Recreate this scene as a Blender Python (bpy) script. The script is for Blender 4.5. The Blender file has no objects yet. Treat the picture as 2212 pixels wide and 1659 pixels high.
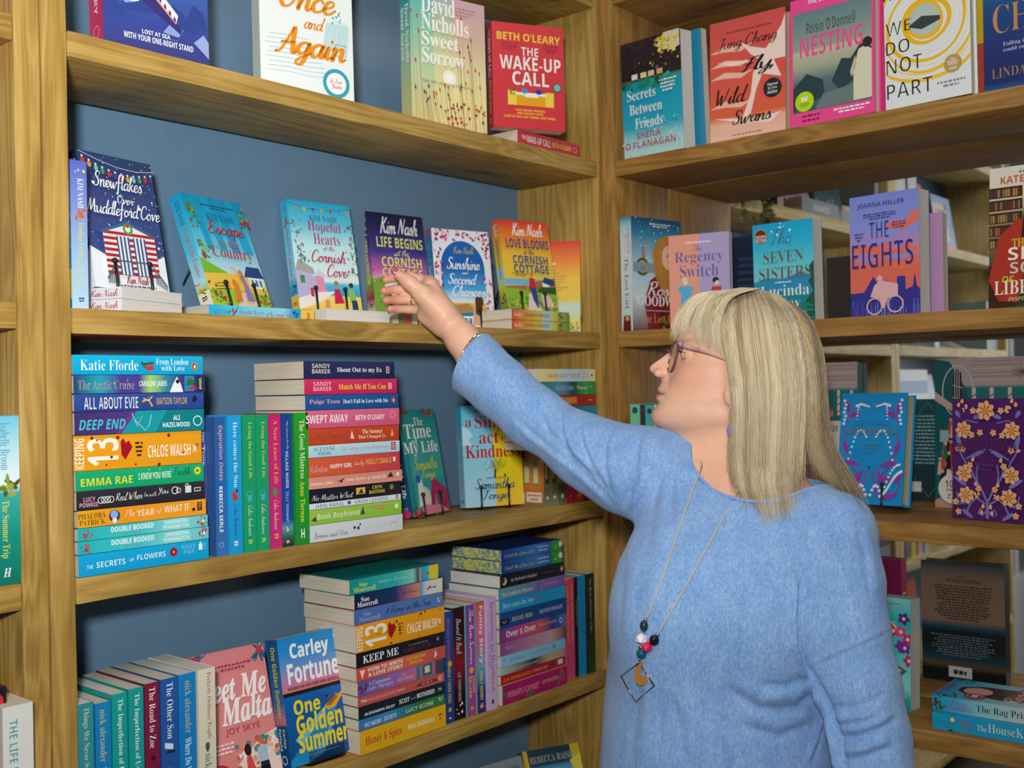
import bpy, bmesh, math, random
import numpy as np
from mathutils import Vector, Matrix

# ------------------------------------------------------------------ camera
CZ = 1.45                                   # eye height of the photographer above the floor
FPX = 2357.3                                # focal length in pixels of the 2212 px wide frame
_yaw, _pit, _rol = 0.710067, 0.0072366, -0.0200017
FW = np.array([math.cos(_pit)*math.cos(_yaw), math.cos(_pit)*math.sin(_yaw), math.sin(_pit)])
_r0 = np.array([math.sin(_yaw), -math.cos(_yaw), 0.0]); _u0 = np.cross(_r0, FW)
RT = _r0*math.cos(_rol) + _u0*math.sin(_rol)
UPV = -_r0*math.sin(_rol) + _u0*math.cos(_rol)
CAM = np.array([0.0, 0.0, CZ])
def ray(u, v): return FW + RT*((u-1106)/FPX) - UPV*((v-829.5)/FPX)
def on_y(u, v, y): d = ray(u, v); return CAM + d*(y/d[1])       # photo measurement on a plane y = const
def on_x(u, v, x): d = ray(u, v); return CAM + d*(x/d[0])
def on_z(u, v, z): d = ray(u, v); return CAM + d*((z-CZ)/d[2])
def at(u, v, z): return CAM + ray(u, v)*z                       # ... at a depth along the optical axis

scene = bpy.context.scene
col = scene.collection
cd = bpy.data.cameras.new('camera'); cam = bpy.data.objects.new('camera', cd); col.objects.link(cam)
cd.sensor_width = 36.0; cd.lens = 36.0*FPX/2212
m = Matrix.Identity(4)
for i in range(3):
    m[i][0], m[i][1], m[i][2], m[i][3] = RT[i], UPV[i], -FW[i], CAM[i]
cam.matrix_world = m
cd.clip_start = 0.02
cd.dof.use_dof = True; cd.dof.focus_distance = 1.60; cd.dof.aperture_fstop = 5.6
scene.camera = cam

scene.view_settings.view_transform = 'Standard'
scene.view_settings.look = 'None'
scene.view_settings.exposure = 0.0
scene.view_settings.gamma = 1.0
scene.view_settings.use_curve_mapping = False

# ------------------------------------------------------------------ light
world = bpy.data.worlds.new('world'); scene.world = world; world.use_nodes = True
bg = world.node_tree.nodes['Background']
bg.inputs[0].default_value = (0.93, 0.96, 1.0, 1); bg.inputs[1].default_value = 0.055

def area(name, loc, target, size, power, colr=(1, 1, 1), size_y=None, shape='SQUARE'):
    l = bpy.data.lights.new(name, 'AREA'); l.energy = power; l.size = size; l.color = colr
    if size_y: l.shape = 'RECTANGLE'; l.size_y = size_y
    else: l.shape = shape
    o = bpy.data.objects.new(name, l); col.objects.link(o)
    o.location = loc
    o.rotation_euler = (Vector(target)-Vector(loc)).to_track_quat('-Z', 'Y').to_euler()
    return o
# the photographer's diffused flash just above the lens
flash = area('camera_flash', (-0.16, -0.06, CZ+0.20), (0.95, 1.25, CZ+0.42), 0.12, 17.0, (1.0, 0.985, 0.96), shape='DISK')
flash.data.spread = math.radians(125)
# the shop's ceiling panels
area('ceiling_panel_light', (0.35, 0.15, 2.95), (0.7, 0.5, 1.2), 0.9, 12.0, (1.0, 0.97, 0.92))
area('ceiling_panel_light', (3.3, -0.5, 2.95), (3.3, 0.2, 1.2), 1.2, 17.0, (1.0, 0.96, 0.9))
# daylight coming in through the shop window on the far right
area('window_daylight', (5.6, 0.4, 1.7), (3.0, 0.9, 1.4), 1.6, 17.0, (0.9, 0.95, 1.0), size_y=1.8)

# ------------------------------------------------------------------ helpers
def lin(c):
    return c/12.92 if c <= 0.04045 else ((c+0.055)/1.055)**2.4
def hx(s):
    return tuple(lin(int(s[i:i+2], 16)/255) for i in (0, 2, 4))
def tag(o, label=None, cat=None, group=None, kind=None):
    if label: o['label'] = label
    if cat: o['category'] = cat
    if group: o['group'] = group
    if kind: o['kind'] = kind
    return o
def empty(name, loc=(0, 0, 0), rot=(0, 0, 0)):
    o = bpy.data.objects.new(name, None); col.objects.link(o)
    o.location = loc; o.rotation_euler = rot; o.empty_display_size = 0.05
    return o
def link_mesh(name, me, mat=None, parent=None):
    o = bpy.data.objects.new(name, me); col.objects.link(o)
    if mat is not None:
        for mm in (mat if isinstance(mat, (list, tuple)) else [mat]): me.materials.append(mm)
    if parent is not None: o.parent = parent
    return o
def bm_obj(name, bm, mat=None, parent=None, smooth=False):
    me = bpy.data.meshes.new(name); bm.to_mesh(me); bm.free()
    if smooth:
        for p in me.polygons: p.use_smooth = True
    return link_mesh(name, me, mat, parent)
def bm_box(bm, x0, y0, z0, x1, y1, z1, mi=0):
    vs = [bm.verts.new(p) for p in ((x0,y0,z0),(x1,y0,z0),(x1,y1,z0),(x0,y1,z0),(x0,y0,z1),(x1,y0,z1),(x1,y1,z1),(x0,y1,z1))]
    for f in ((0,3,2,1),(4,5,6,7),(0,1,5,4),(1,2,6,5),(2,3,7,6),(3,0,4,7)):
        fc = bm.faces.new([vs[i] for i in f]); fc.material_index = mi
    return vs
def bm_tube(bm, pts, rad, n=8, caps=True, mi=0):
    """round tube along a polyline; rad is a number or one per point"""
    P = [Vector(p) for p in pts]
    if isinstance(rad, (int, float)): rad = [rad]*len(P)
    rings = []; up = None
    for i, p in enumerate(P):
        t = ((P[min(i+1, len(P)-1)]-P[i]).normalized() + (P[i]-P[max(i-1, 0)]).normalized())
        if t.length < 1e-9: t = P[min(i+1, len(P)-1)]-P[max(i-1, 0)]
        t.normalize()
        if up is None:
            a = Vector((0, 0, 1)) if abs(t.z) < .9 else Vector((1, 0, 0))
            s = t.cross(a).normalized()
        else:
            s = (up - t*up.dot(t)).normalized()
        up = s; q = t.cross(s)
        rings.append([bm.verts.new(p + (s*math.cos(2*math.pi*k/n) + q*math.sin(2*math.pi*k/n))*rad[i]) for k in range(n)])
    for a, b in zip(rings, rings[1:]):
        for k in range(n):
            f = bm.faces.new((a[k], a[(k+1) % n], b[(k+1) % n], b[k])); f.smooth = True; f.material_index = mi
    if caps:
        f = bm.faces.new(rings[0][::-1]); f.material_index = mi
        f = bm.faces.new(rings[-1]); f.material_index = mi
def bm_ball(bm, c, r, seg=16, ring=10, sc=(1, 1, 1), rot=None, mi=0):
    mt = Matrix.Translation(c)
    if rot is not None: mt = mt @ rot.to_4x4()
    mt = mt @ Matrix.Diagonal((r*sc[0], r*sc[1], r*sc[2], 1))
    res = bmesh.ops.create_uvsphere(bm, u_segments=seg, v_segments=ring, radius=1, matrix=mt)
    for v in res['verts']:
        for f in v.link_faces: f.smooth = True; f.material_index = mi

# ------------------------------------------------------------------ materials
def new_mat(name, rough=.5, spec=.5, metal=0., base=(.8, .8, .8)):
    mt = bpy.data.materials.new(name); mt.use_nodes = True
    b = mt.node_tree.nodes['Principled BSDF']
    b.inputs['Base Color'].default_value = (*base, 1); b.inputs['Roughness'].default_value = rough
    b.inputs['Metallic'].default_value = metal; b.inputs['Specular IOR Level'].default_value = spec
    return mt, mt.node_tree.nodes, mt.node_tree.links, b
def ramp(nd, stops, interp='LINEAR'):
    r = nd.new('ShaderNodeValToRGB'); r.color_ramp.interpolation = interp
    while len(r.color_ramp.elements) < len(stops): r.color_ramp.elements.new(.5)
    for e, (p, c) in zip(r.color_ramp.elements, stops): e.position = p; e.color = (*c, 1)
    return r
def math_node(nd, lk, op, a, b=None, c=None):
    n = nd.new('ShaderNodeMath'); n.operation = op
    for i, x in enumerate((a, b, c)):
        if x is None: continue
        if isinstance(x, (int, float)): n.inputs[i].default_value = x
        else: lk.new(x, n.inputs[i])
    return n.outputs[0]
def noise_bump(nd, lk, b, scale, strength, dist=.001, detail=4, vec=None):
    t = nd.new('ShaderNodeTexNoise'); t.inputs['Scale'].default_value = scale; t.inputs['Detail'].default_value = detail
    if vec is not None: lk.new(vec, t.inputs['Vector'])
    bp = nd.new('ShaderNodeBump'); bp.inputs['Strength'].default_value = strength; bp.inputs['Distance'].default_value = dist
    lk.new(t.outputs[0], bp.inputs['Height']); lk.new(bp.outputs[0], b.inputs['Normal'])
    return t, bp

def wood_mat(name, dark, mid, light, rough=.52):
    """rough sawn pine: grain along the board's own x axis, growth rings, knots, stain patches"""
    mt, nd, lk, b = new_mat(name, rough, .35)
    tc = nd.new('ShaderNodeTexCoord'); oi = nd.new('ShaderNodeObjectInfo')
    off = nd.new('ShaderNodeVectorMath'); off.operation = 'MULTIPLY_ADD'
    cmb = nd.new('ShaderNodeCombineXYZ')
    for i in range(3): lk.new(oi.outputs['Random'], cmb.inputs[i])
    lk.new(cmb.outputs[0], off.inputs[0]); off.inputs[1].default_value = (37, 23, 11); lk.new(tc.outputs['Object'], off.inputs[2])
    # knots: distances to sparse voronoi points bend the grain
    mk = nd.new('ShaderNodeMapping'); mk.inputs['Scale'].default_value = (2.6, 9, 9); lk.new(off.outputs[0], mk.inputs[0])
    vo = nd.new('ShaderNodeTexVoronoi'); vo.inputs['Scale'].default_value = 1.0; vo.inputs['Randomness'].default_value = 1.0; lk.new(mk.outputs[0], vo.inputs['Vector'])
    kn = nd.new('ShaderNodeMapRange'); kn.inputs[1].default_value = 0.0; kn.inputs[2].default_value = .34; kn.inputs[3].default_value = 1; kn.inputs[4].default_value = 0
    kn.interpolation_type = 'SMOOTHSTEP'; lk.new(vo.outputs['Distance'], kn.inputs[0])
    # growth rings
    mp = nd.new('ShaderNodeMapping'); mp.inputs['Scale'].default_value = (1.5, 22, 22); lk.new(off.outputs[0], mp.inputs[0])
    n1 = nd.new('ShaderNodeTexNoise'); n1.inputs['Scale'].default_value = .8; n1.inputs['Detail'].default_value = 3; n1.inputs['Distortion'].default_value = .5; lk.new(mp.outputs[0], n1.inputs['Vector'])
    v = math_node(nd, lk, 'MULTIPLY_ADD', n1.outputs[0], 9.0, math_node(nd, lk, 'MULTIPLY', kn.outputs[0], 2.2))
    fr = math_node(nd, lk, 'PINGPONG', v, .5)
    g = math_node(nd, lk, 'MULTIPLY', fr, 2.0)
    # fine fibres
    mf = nd.new('ShaderNodeMapping'); mf.inputs['Scale'].default_value = (14, 420, 420); lk.new(off.outputs[0], mf.inputs[0])
    n2 = nd.new('ShaderNodeTexNoise'); n2.inputs['Scale'].default_value = 1; n2.inputs['Detail'].default_value = 3; lk.new(mf.outputs[0], n2.inputs['Vector'])
    # stain patches
    n3 = nd.new('ShaderNodeTexNoise'); n3.inputs['Scale'].default_value = 5.5; n3.inputs['Detail'].default_value = 4; lk.new(off.outputs[0], n3.inputs['Vector'])
    t = math_node(nd, lk, 'MULTIPLY', g, .26)
    t = math_node(nd, lk, 'MULTIPLY_ADD', n2.outputs[0], .34, t)
    t = math_node(nd, lk, 'MULTIPLY_ADD', n3.outputs[0], .62, t)
    r = ramp(nd, [(.34, dark), (.60, mid), (.88, light)]); lk.new(t, r.inputs[0])
    mx = nd.new('ShaderNodeMix'); mx.data_type = 'RGBA'
    kd = math_node(nd, lk, 'MULTIPLY', math_node(nd, lk, 'POWER', kn.outputs[0], 3.0), .75)
    lk.new(kd, mx.inputs['Factor']); lk.new(r.outputs[0], mx.inputs['A']); mx.inputs['B'].default_value = (*[c*.35 for c in dark], 1)
    lk.new(mx.outputs['Result'], b.inputs['Base Color'])
    bp = nd.new('ShaderNodeBump'); bp.inputs['Strength'].default_value = .35; bp.inputs['Distance'].default_value = .0012
    h = math_node(nd, lk, 'MULTIPLY_ADD', n2.outputs[0], .7, math_node(nd, lk, 'MULTIPLY', g, .5)); lk.new(h, bp.inputs['Height']); lk.new(bp.outputs[0], b.inputs['Normal'])
    return mt
WOOD = wood_mat('stained_pine', hx('88672c'), hx('a98642'), hx('c2a25c'))
WOOD_B = wood_mat('stained_pine_brown', hx('775422'), hx('996f34'), hx('b1884a'))
WOOD_C = wood_mat('pale_pine', hx('b99a58'), hx('d2b878'), hx('e3d09a'))

def plain(name, base, rough=.5, bump=0., bscale=200., metal=0., spec=.5, var=.0):
    mt, nd, lk, b = new_mat(name, rough, spec, metal, base)
    if bump or var:
        t, bp = noise_bump(nd, lk, b, bscale, bump)
        if var:
            r = ramp(nd, [(.3, tuple(c*(1-var) for c in base)), (.7, tuple(min(1, c*(1+var)) for c in base))])
            lk.new(t.outputs[0], r.inputs[0]); lk.new(r.outputs[0], b.inputs['Base Color'])
    return mt
BLUE = plain('slate_blue_paint', hx('63839f'), .38, .08, 60, var=.03)
BLACK_WIRE = plain('black_wire', hx('15161a'), .35, .05, 300)
# ------------------------------------------------------------------ room
YA = 1.345; XA0, XA1 = 0.697, 1.853      # bookcase against the wall: front plane and inner sides
XB = 1.862; TH = 0.034
LEV = [0.835, 0.479, 0.120, -0.229, -0.583, -0.935, -1.29]     # tops of the shelves against eye height
LEV = [CZ+z for z in LEV]
rng = random.Random(7)
def slab(name, x0, y0, z0, x1, y1, z1, mat, label=None):
    bm = bmesh.new(); bm_box(bm, x0, y0, z0, x1, y1, z1)
    o = bm_obj(name, bm, mat); tag(o, kind='structure', label=label); return o
FLOORM = plain('grey_floor', hx('59524a'), .6, .1, 40, var=.12)
WALLM = plain('grey_blue_wall', hx('7f8c99'), .7, .08, 90, var=.03)
WHITEM = plain('white_paint', hx('e6e8ea'), .6, .05, 90)
CEILM = plain('ceiling_tile', hx('c9cbcc'), .8, .25, 160, var=.05)
slab('floor', -3.5, -4.0, -.05, 7.0, 1.9, 0, FLOORM)
slab('wall_back', -3.5, 1.62, 0, 4.72, 1.72, 3.1, WALLM)
slab('wall_right', 6.6, -4.0, 0, 6.7, 1.72, 3.1, WHITEM)
slab('ceiling', -3.5, -4.0, 3.1, 7.0, 1.9, 3.2, CEILM)
# the shop window right of the far bay: frame, glass and the bright street wall outside it
def window():
    bm = bmesh.new()
    bm_box(bm, 4.72, 1.62, 0, 4.78, 1.70, 3.1); bm_box(bm, 6.54, 1.62, 0, 6.6, 1.70, 3.1)
    bm_box(bm, 4.78, 1.62, 0, 6.54, 1.70, .5); bm_box(bm, 4.78, 1.62, 2.9, 6.54, 1.70, 3.1); bm_box(bm, 5.64, 1.63, .5, 5.70, 1.69, 2.9)
    o = bm_obj('window_1', bm, WHITEM); tag(o, kind='structure')
    mt, nd, lk, b = new_mat('window_glass', .02, .5); b.inputs['Transmission Weight'].default_value = 1; b.inputs['IOR'].default_value = 1.02
    bm = bmesh.new(); bm_box(bm, 4.78, 1.655, .5, 6.54, 1.660, 2.9); bm_obj('pane', bm, mt, o)
window()

def board(name, L, W, T, mat, parent, loc, ax, seed=0, rough=.0008):
    """sawn board: L along its own x, W across (y), T thick (z), worn edges; ax = world directions of x, y, z"""
    r = random.Random(seed)
    bm = bmesh.new(); bm_box(bm, 0, 0, 0, L, W, T)
    bmesh.ops.bevel(bm, geom=bm.edges[:], offset=.0022, segments=2, profile=.6, affect='EDGES')
    n = max(2, int(L/.05))
    long_e = [e for e in bm.edges if abs(e.verts[0].co.x-e.verts[1].co.x) > L*.8]
    bmesh.ops.subdivide_edges(bm, edges=long_e, cuts=n, use_grid_fill=True)
    ph = [r.uniform(0, 6.28) for _ in range(6)]
    for v in bm.verts:
        x = v.co.x
        w = math.sin(x*9+ph[0])+.6*math.sin(x*23+ph[1]); w2 = math.sin(x*7+ph[2])+.6*math.sin(x*31+ph[3])
        front = v.co.y < W/2
        v.co.y += rough*(.8+.5*w)*(1 if front else -1)*.7
        if v.co.z < T/2: v.co.z += rough*(.8+.5*w2)
        if r.random() < .16 and v.co.y < .004: v.co.y += r.uniform(0, .0014); v.co.z += r.uniform(0, .0008)*(1 if v.co.z < T/2 else -1)
    o = bm_obj(name, bm, mat, parent)
    M = Matrix.Identity(4)
    for i in range(3):
        for j in range(3): M[i][j] = ax[j][i]
        M[i][3] = loc[i]
    o.matrix_local = M
    for p in o.data.polygons: p.use_smooth = True
    o.data.set_sharp_from_angle(angle=.6)
    return o
X_, Y_, Z_ = (1, 0, 0), (0, 1, 0), (0, 0, 1)
nX, nY = (-1, 0, 0), (0, -1, 0)
def shelf_x(case, x0, x1, z, mat, depth=.205, sd=0):       # board running along x, front edge at YA
    return board('shelf', x1-x0, depth, TH, mat, case, (x0, YA, z-TH), (X_, Y_, Z_), sd)
def upright_x(case, x0, mat, depth=.222, sd=0, top=3.0, w=TH):
    return board('upright', top, depth, w, mat, case, (x0+w, YA, 0), (Z_, Y_, nX), sd)
def back_x(case, x0, x1, sd=0):
    bm = bmesh.new(); bm_box(bm, x0, YA+.2205, .04, x1, YA+.2385, 2.98)
    return bm_obj('back_panel', bm, BLUE, case)

caseA = empty('bookcase'); tag(caseA, 'rough pine bookcase with slate blue back, packed with bright paperbacks, behind the reaching hand', 'bookcase')
upright_x(caseA, XA0-TH, WOOD, sd=1); upright_x(caseA, XA1, WOOD, sd=2)
for i, z in enumerate(LEV): shelf_x(caseA, XA0+.0008, XA1-.0008, z, WOOD, sd=10+i)
back_x(caseA, XA0, XA1)

caseL = empty('bookcase'); tag(caseL, 'neighbouring pine bookcase cut off by the left edge of the photo', 'bookcase')
upright_x(caseL, XA0-2*TH-.0015, WOOD, sd=3)
upright_x(caseL, -.56, WOOD, sd=4)
XL1 = XA0-2*TH-.0015; XL0 = -.56+TH
LEVL = [z+.004 for z in LEV]
for i, z in enumerate(LEVL): shelf_x(caseL, XL0+.0008, XL1-.0008, z, WOOD, sd=30+i)
back_x(caseL, XL0, XL1)

# the divider standing at a right angle: open from both sides, two boards deep
caseB = empty('bookcase'); tag(caseB, 'open backed pine divider bookcase at a right angle behind the woman', 'bookcase')
YB1 = YA-.004; YB0 = .16; DB1, DB2 = .205, .275
for (x0, w, sd) in ((XB, DB1, 1), (XB+DB1+.003, DB2-.003, 2)):
    board('upright', 3.0, w, TH, WOOD_B, caseB, (x0, YB1-TH, 0), (Z_, X_, Y_), 50+sd)
    board('upright', 3.0, w, TH, WOOD_B, caseB, (x0, YB0-TH, 0), (Z_, X_, Y_), 60+sd)
LEVB = [CZ+z for z in (.835, .476, .121, -.238, -.590, -.94, -1.29)]
for i, z in enumerate(LEVB):
    for k, (x0, w) in enumerate(((XB, DB1), (XB+DB1+.003, DB2-.003))):
        board('shelf', YB1-TH-YB0-.001, w, TH, WOOD_B, caseB, (x0, YB1-TH-.0005, z-TH), (nY, X_, Z_), 70+i*2+k)

# two more bays along the wall, beyond the divider
caseC = empty('bookcase'); tag(caseC, 'far pine bookcase against the wall seen through the open shelves of the divider', 'bookcase')
XC0, XC1, XC2 = 2.36, 3.452, 4.60
upright_x(caseC, XC0-TH, WOOD_C, sd=5); upright_x(caseC, XC1-TH, WOOD_C, sd=6)
for i, z in enumerate([z+.004 for z in LEV]): shelf_x(caseC, XC0, XC1-TH, z, WOOD_C, sd=90+i)
back_x(caseC, XC0, XC1-TH)
caseD = empty('bookcase'); tag(caseD, 'pale pine bookcase at the far right beside the bright window', 'bookcase')
upright_x(caseD, XC1+.001, WOOD_C, sd=7); upright_x(caseD, XC2, WOOD_C, sd=8)
for i, z in enumerate([z+.006 for z in LEV]): shelf_x(caseD, XC1+.001+TH, XC2, z, WOOD_C, sd=110+i)
back_x(caseD, XC1+TH, XC2)
# ------------------------------------------------------------------ printed art and books
_ST = {'SB': (0x1D5D4, 0x1D5EE, 0x1D7EC), 'RB': (0x1D400, 0x1D41A, 0x1D7CE), 'SC': (0x1D4D0, 0x1D4EA, None),
       'SI': (0x1D608, 0x1D622, None), 'BI': (0x1D468, 0x1D482, None)}
def styled(s, st):
    """lettering style through the mathematical alphabets (bold sans, bold serif, script, slanted)"""
    if st not in _ST: return s
    B = _ST[st]; out = ''
    for c in s:
        if 'A' <= c <= 'Z': out += chr(B[0]+ord(c)-65)
        elif 'a' <= c <= 'z': out += chr(B[1]+ord(c)-97)
        elif c.isdigit() and B[2]: out += chr(B[2]+ord(c)-48)
        else: out += c
    return out
_HW = {  # a joined brush hand: letter -> advance and pen strokes (x height .45, ascender .95)
'a': '46|40,40 26,46 10,34 6,14 16,0 30,10 40,42|40,42 36,12 42,0 52,8', 'b': '44|5,8 16,50 24,90 18,95 12,70 10,20 18,0 34,8 38,30 28,42 14,30|36,36 46,30', 'c': '38|36,36 26,46 10,34 6,14 16,0 32,4 42,14',
'd': '48|40,40 26,46 10,34 6,14 16,0 30,10 40,42|52,95 42,50 38,12 44,0 54,8', 'e': '38|6,18 24,24 34,36 26,46 12,38 6,18 14,0 30,4 42,16', 'f': '34|34,90 26,95 18,80 14,30 10,-20 4,-34 -2,-26|2,42 34,46',
'g': '46|40,40 26,46 10,34 6,16 16,4 30,12 40,42|40,42 36,0 28,-30 14,-36 8,-24 24,-8 50,8', 'h': '48|4,8 20,60 26,90 20,95 14,60 8,0|8,4 20,36 32,44 36,32 34,10 40,0 50,8', 'i': '24|2,10 12,44 10,12 16,0 26,8|18,63 20,66', 'j': '26|10,44 8,0 0,-30 -10,-34|16,63 18,66',
'k': '46|4,8 20,60 26,90 20,95 14,60 8,0|36,44 20,26 12,22 24,20 34,2 48,8', 'l': '24|2,10 16,50 24,88 18,95 12,60 10,12 16,0 28,8', 'm': '70|2,36 10,44 8,0|8,4 20,36 30,44 32,30 30,0|30,4 42,36 52,44 56,30 54,10 60,0 72,8',
'n': '48|2,36 10,44 8,0|8,4 20,36 32,44 36,30 34,10 40,0 50,8', 'o': '42|24,45 10,36 6,14 18,0 34,10 36,32 24,45 30,34 46,38', 'p': '44|2,30 14,44 8,-34|12,30 26,45 38,34 36,12 22,0 11,10|34,8 46,8', 'q': '46|40,40 26,46 10,34 6,14 16,0 30,10 40,42|40,42 36,-34 46,-20',
'r': '36|2,12 12,48 14,40 26,42 24,12 30,0 40,8', 's': '36|2,8 18,46 24,36 30,12 18,0 6,6|26,4 38,10', 't': '30|20,80 12,30 12,6 20,0 32,8|2,52 32,56', 'u': '48|4,42 6,12 14,0 28,12 38,44|38,44 36,12 42,0 52,8', 'v': '42|4,40 12,42 16,0 32,30 34,45 44,40',
'w': '60|4,42 8,4 16,2 28,40 30,4 38,2 52,34 52,45 60,40', 'x': '42|4,40 14,36 26,4 40,8|36,44 6,0', 'y': '46|4,42 6,14 14,2 28,14 40,44|40,44 36,0 26,-30 12,-36 8,-24 24,-8 48,8', 'z': '40|4,42 34,42 6,2 38,4',
'A': '62|0,0 16,10 36,70 44,95 48,50 54,4 64,6|14,36 52,40', 'B': '50|16,90 12,40 6,0|6,80 24,94 42,82 34,58 18,50 40,44 44,16 22,0 6,6', 'C': '56|52,74 46,92 28,92 10,62 6,24 20,0 40,6 56,20', 'D': '56|18,90 10,40 6,4 30,2 50,36 44,76 20,92 2,82', 'E': '50|46,80 36,95 16,88 14,64 32,54 14,44 4,20 16,0 38,6 50,20',
'F': '50|10,84 30,90 56,92|34,90 24,40 14,2 4,4|12,46 40,50', 'G': '56|52,74 44,92 26,90 8,60 8,20 24,0 42,10 46,40|30,40 50,42', 'H': '60|16,94 8,0|50,94 42,20 46,0 56,6|10,46 48,50', 'I': '26|20,94 10,0', 'J': '50|14,84 34,92 52,90|40,90 34,30 22,-10 8,-12 6,6', 'K': '58|20,94 14,50 6,0|54,92 30,58 16,46 30,40 42,6 58,4',
'L': '50|30,94 16,40 6,4 30,6 50,2', 'M': '78|2,2 14,50 22,92 28,40 32,10 46,50 56,92 60,40 64,4 76,6', 'N': '64|2,2 12,50 20,92 34,40 44,2 52,50 60,95', 'O': '60|34,94 12,76 6,34 20,2 44,12 54,54 40,90 28,86 34,70', 'P': '50|16,90 12,40 6,0|4,78 24,95 44,84 38,58 16,48', 'Q': '60|34,94 12,76 6,34 20,2 44,12 54,54 34,94|34,20 58,-6',
'R': '58|16,90 12,40 6,0|2,76 20,95 44,88 44,60 20,46 34,30 44,4 58,6', 'S': '50|48,78 40,94 20,90 16,66 36,44 38,14 20,0 4,8 6,24', 'T': '54|4,82 24,92 58,92|34,92 26,40 16,2 6,6', 'U': '60|8,92 8,30 20,0 38,20 48,92|48,92 46,10 58,6', 'V': '54|6,92 14,50 20,2 40,56 50,94', 'W': '80|6,92 12,40 18,2 36,60 38,10 44,2 62,50 72,94', 'Y': '50|6,92 12,60 24,50 46,90|46,90 30,30 16,-10 2,-12',
"'": '14|10,95 6,78', ',': '14|8,6 2,-12', '.': '14|5,2 7,4', '-': '30|4,26 24,28', ' ': '26'}
def _hand(text, w):
    """outline of a line in the brush hand: ribbons with a broad-pen swell and round ends"""
    V, Fc = [], []; x0 = 0.
    for ch in text:
        rec = _HW.get(ch, _HW['o']).split('|'); adv = float(rec[0])/100
        for st in rec[1:]:
            P = np.array([[float(q)/100 for q in p.split(',')] for p in st.split()]); m_ = len(P)
            Q = np.vstack([2*P[0]-P[1], P, 2*P[-1]-P[-2]]); C = []
            for i in range(m_-1):
                a, b, c, d = Q[i:i+4]
                for f in ((0, .25, .5, .75) if m_ > 2 else (0,)): C.append(.5*(2*b+(c-a)*f+(2*a-5*b+4*c-d)*f*f+(3*b-a-3*c+d)*f**3))
            C.append(P[-1]); C = np.array(C); T = np.gradient(C, axis=0); L = np.maximum(np.linalg.norm(T, axis=1), 1e-9); T = T/L[:, None]
            ww = w*(.62+.55*np.clip(-T[:, 1]*.9+T[:, 0]*.15, 0, 1)); N = np.stack((-T[:, 1], T[:, 0]), 1)
            C = C+np.array((x0, 0)); n = len(V); V += [tuple(p) for pr in zip(C-N*ww[:, None]/2, C+N*ww[:, None]/2) for p in pr]
            Fc += [(n+2*i, n+2*i+2, n+2*i+3, n+2*i+1) for i in range(len(C)-1)]
            for e in (0, len(C)-1):
                n = len(V); V += [tuple(C[e]+ww[e]/2*np.array((math.cos(6.2832*k/8), math.sin(6.2832*k/8)))) for k in range(8)]; Fc.append(tuple(range(n, n+8)))
        x0 += adv
    V = np.array(V); V[:, 0] += .22*V[:, 1]
    return V, Fc
_glyphs = {}
def lettering(text, font, res=3):
    """unit-box outline mesh of a line of lettering: font = style[+/-weight][/shear]"""
    key = (text, font)
    if key in _glyphs: return _glyphs[key]
    st = font; off = 0.; sh = 0.
    if '/' in st: st, s = st.split('/'); sh = float(s)
    if '+' in st: st, s = st.split('+'); off = float(s)/1000
    elif '-' in st: st, s = st.split('-'); off = -float(s)/1000
    if st in ('RB', ''): off = max(off, -.012)
    if st == 'SC':
        V, Fc = _hand(text, .062+off*2.6); lo, hi = V.min(0), V.max(0); V = (V-lo)/np.maximum(hi-lo, 1e-6)
        _glyphs[key] = (V, Fc); return V, Fc
    c = bpy.data.curves.new('lettering', 'FONT'); c.body = styled(text, st); c.resolution_u = res; c.offset = off; c.shear = sh
    c.space_line = .8; c.align_x = 'CENTER'
    o = bpy.data.objects.new('lettering', c); me = o.to_mesh()
    V = np.array([v.co[:2] for v in me.vertices]) if len(me.vertices) else np.zeros((0, 2))
    Fc = [tuple(p.vertices) for p in me.polygons]
    o.to_mesh_clear(); bpy.data.objects.remove(o); bpy.data.curves.remove(c)
    if len(V):
        lo, hi = V.min(0), V.max(0); V = (V-lo)/np.maximum(hi-lo, 1e-6)
    _glyphs[key] = (V, Fc)
    return V, Fc

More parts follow.
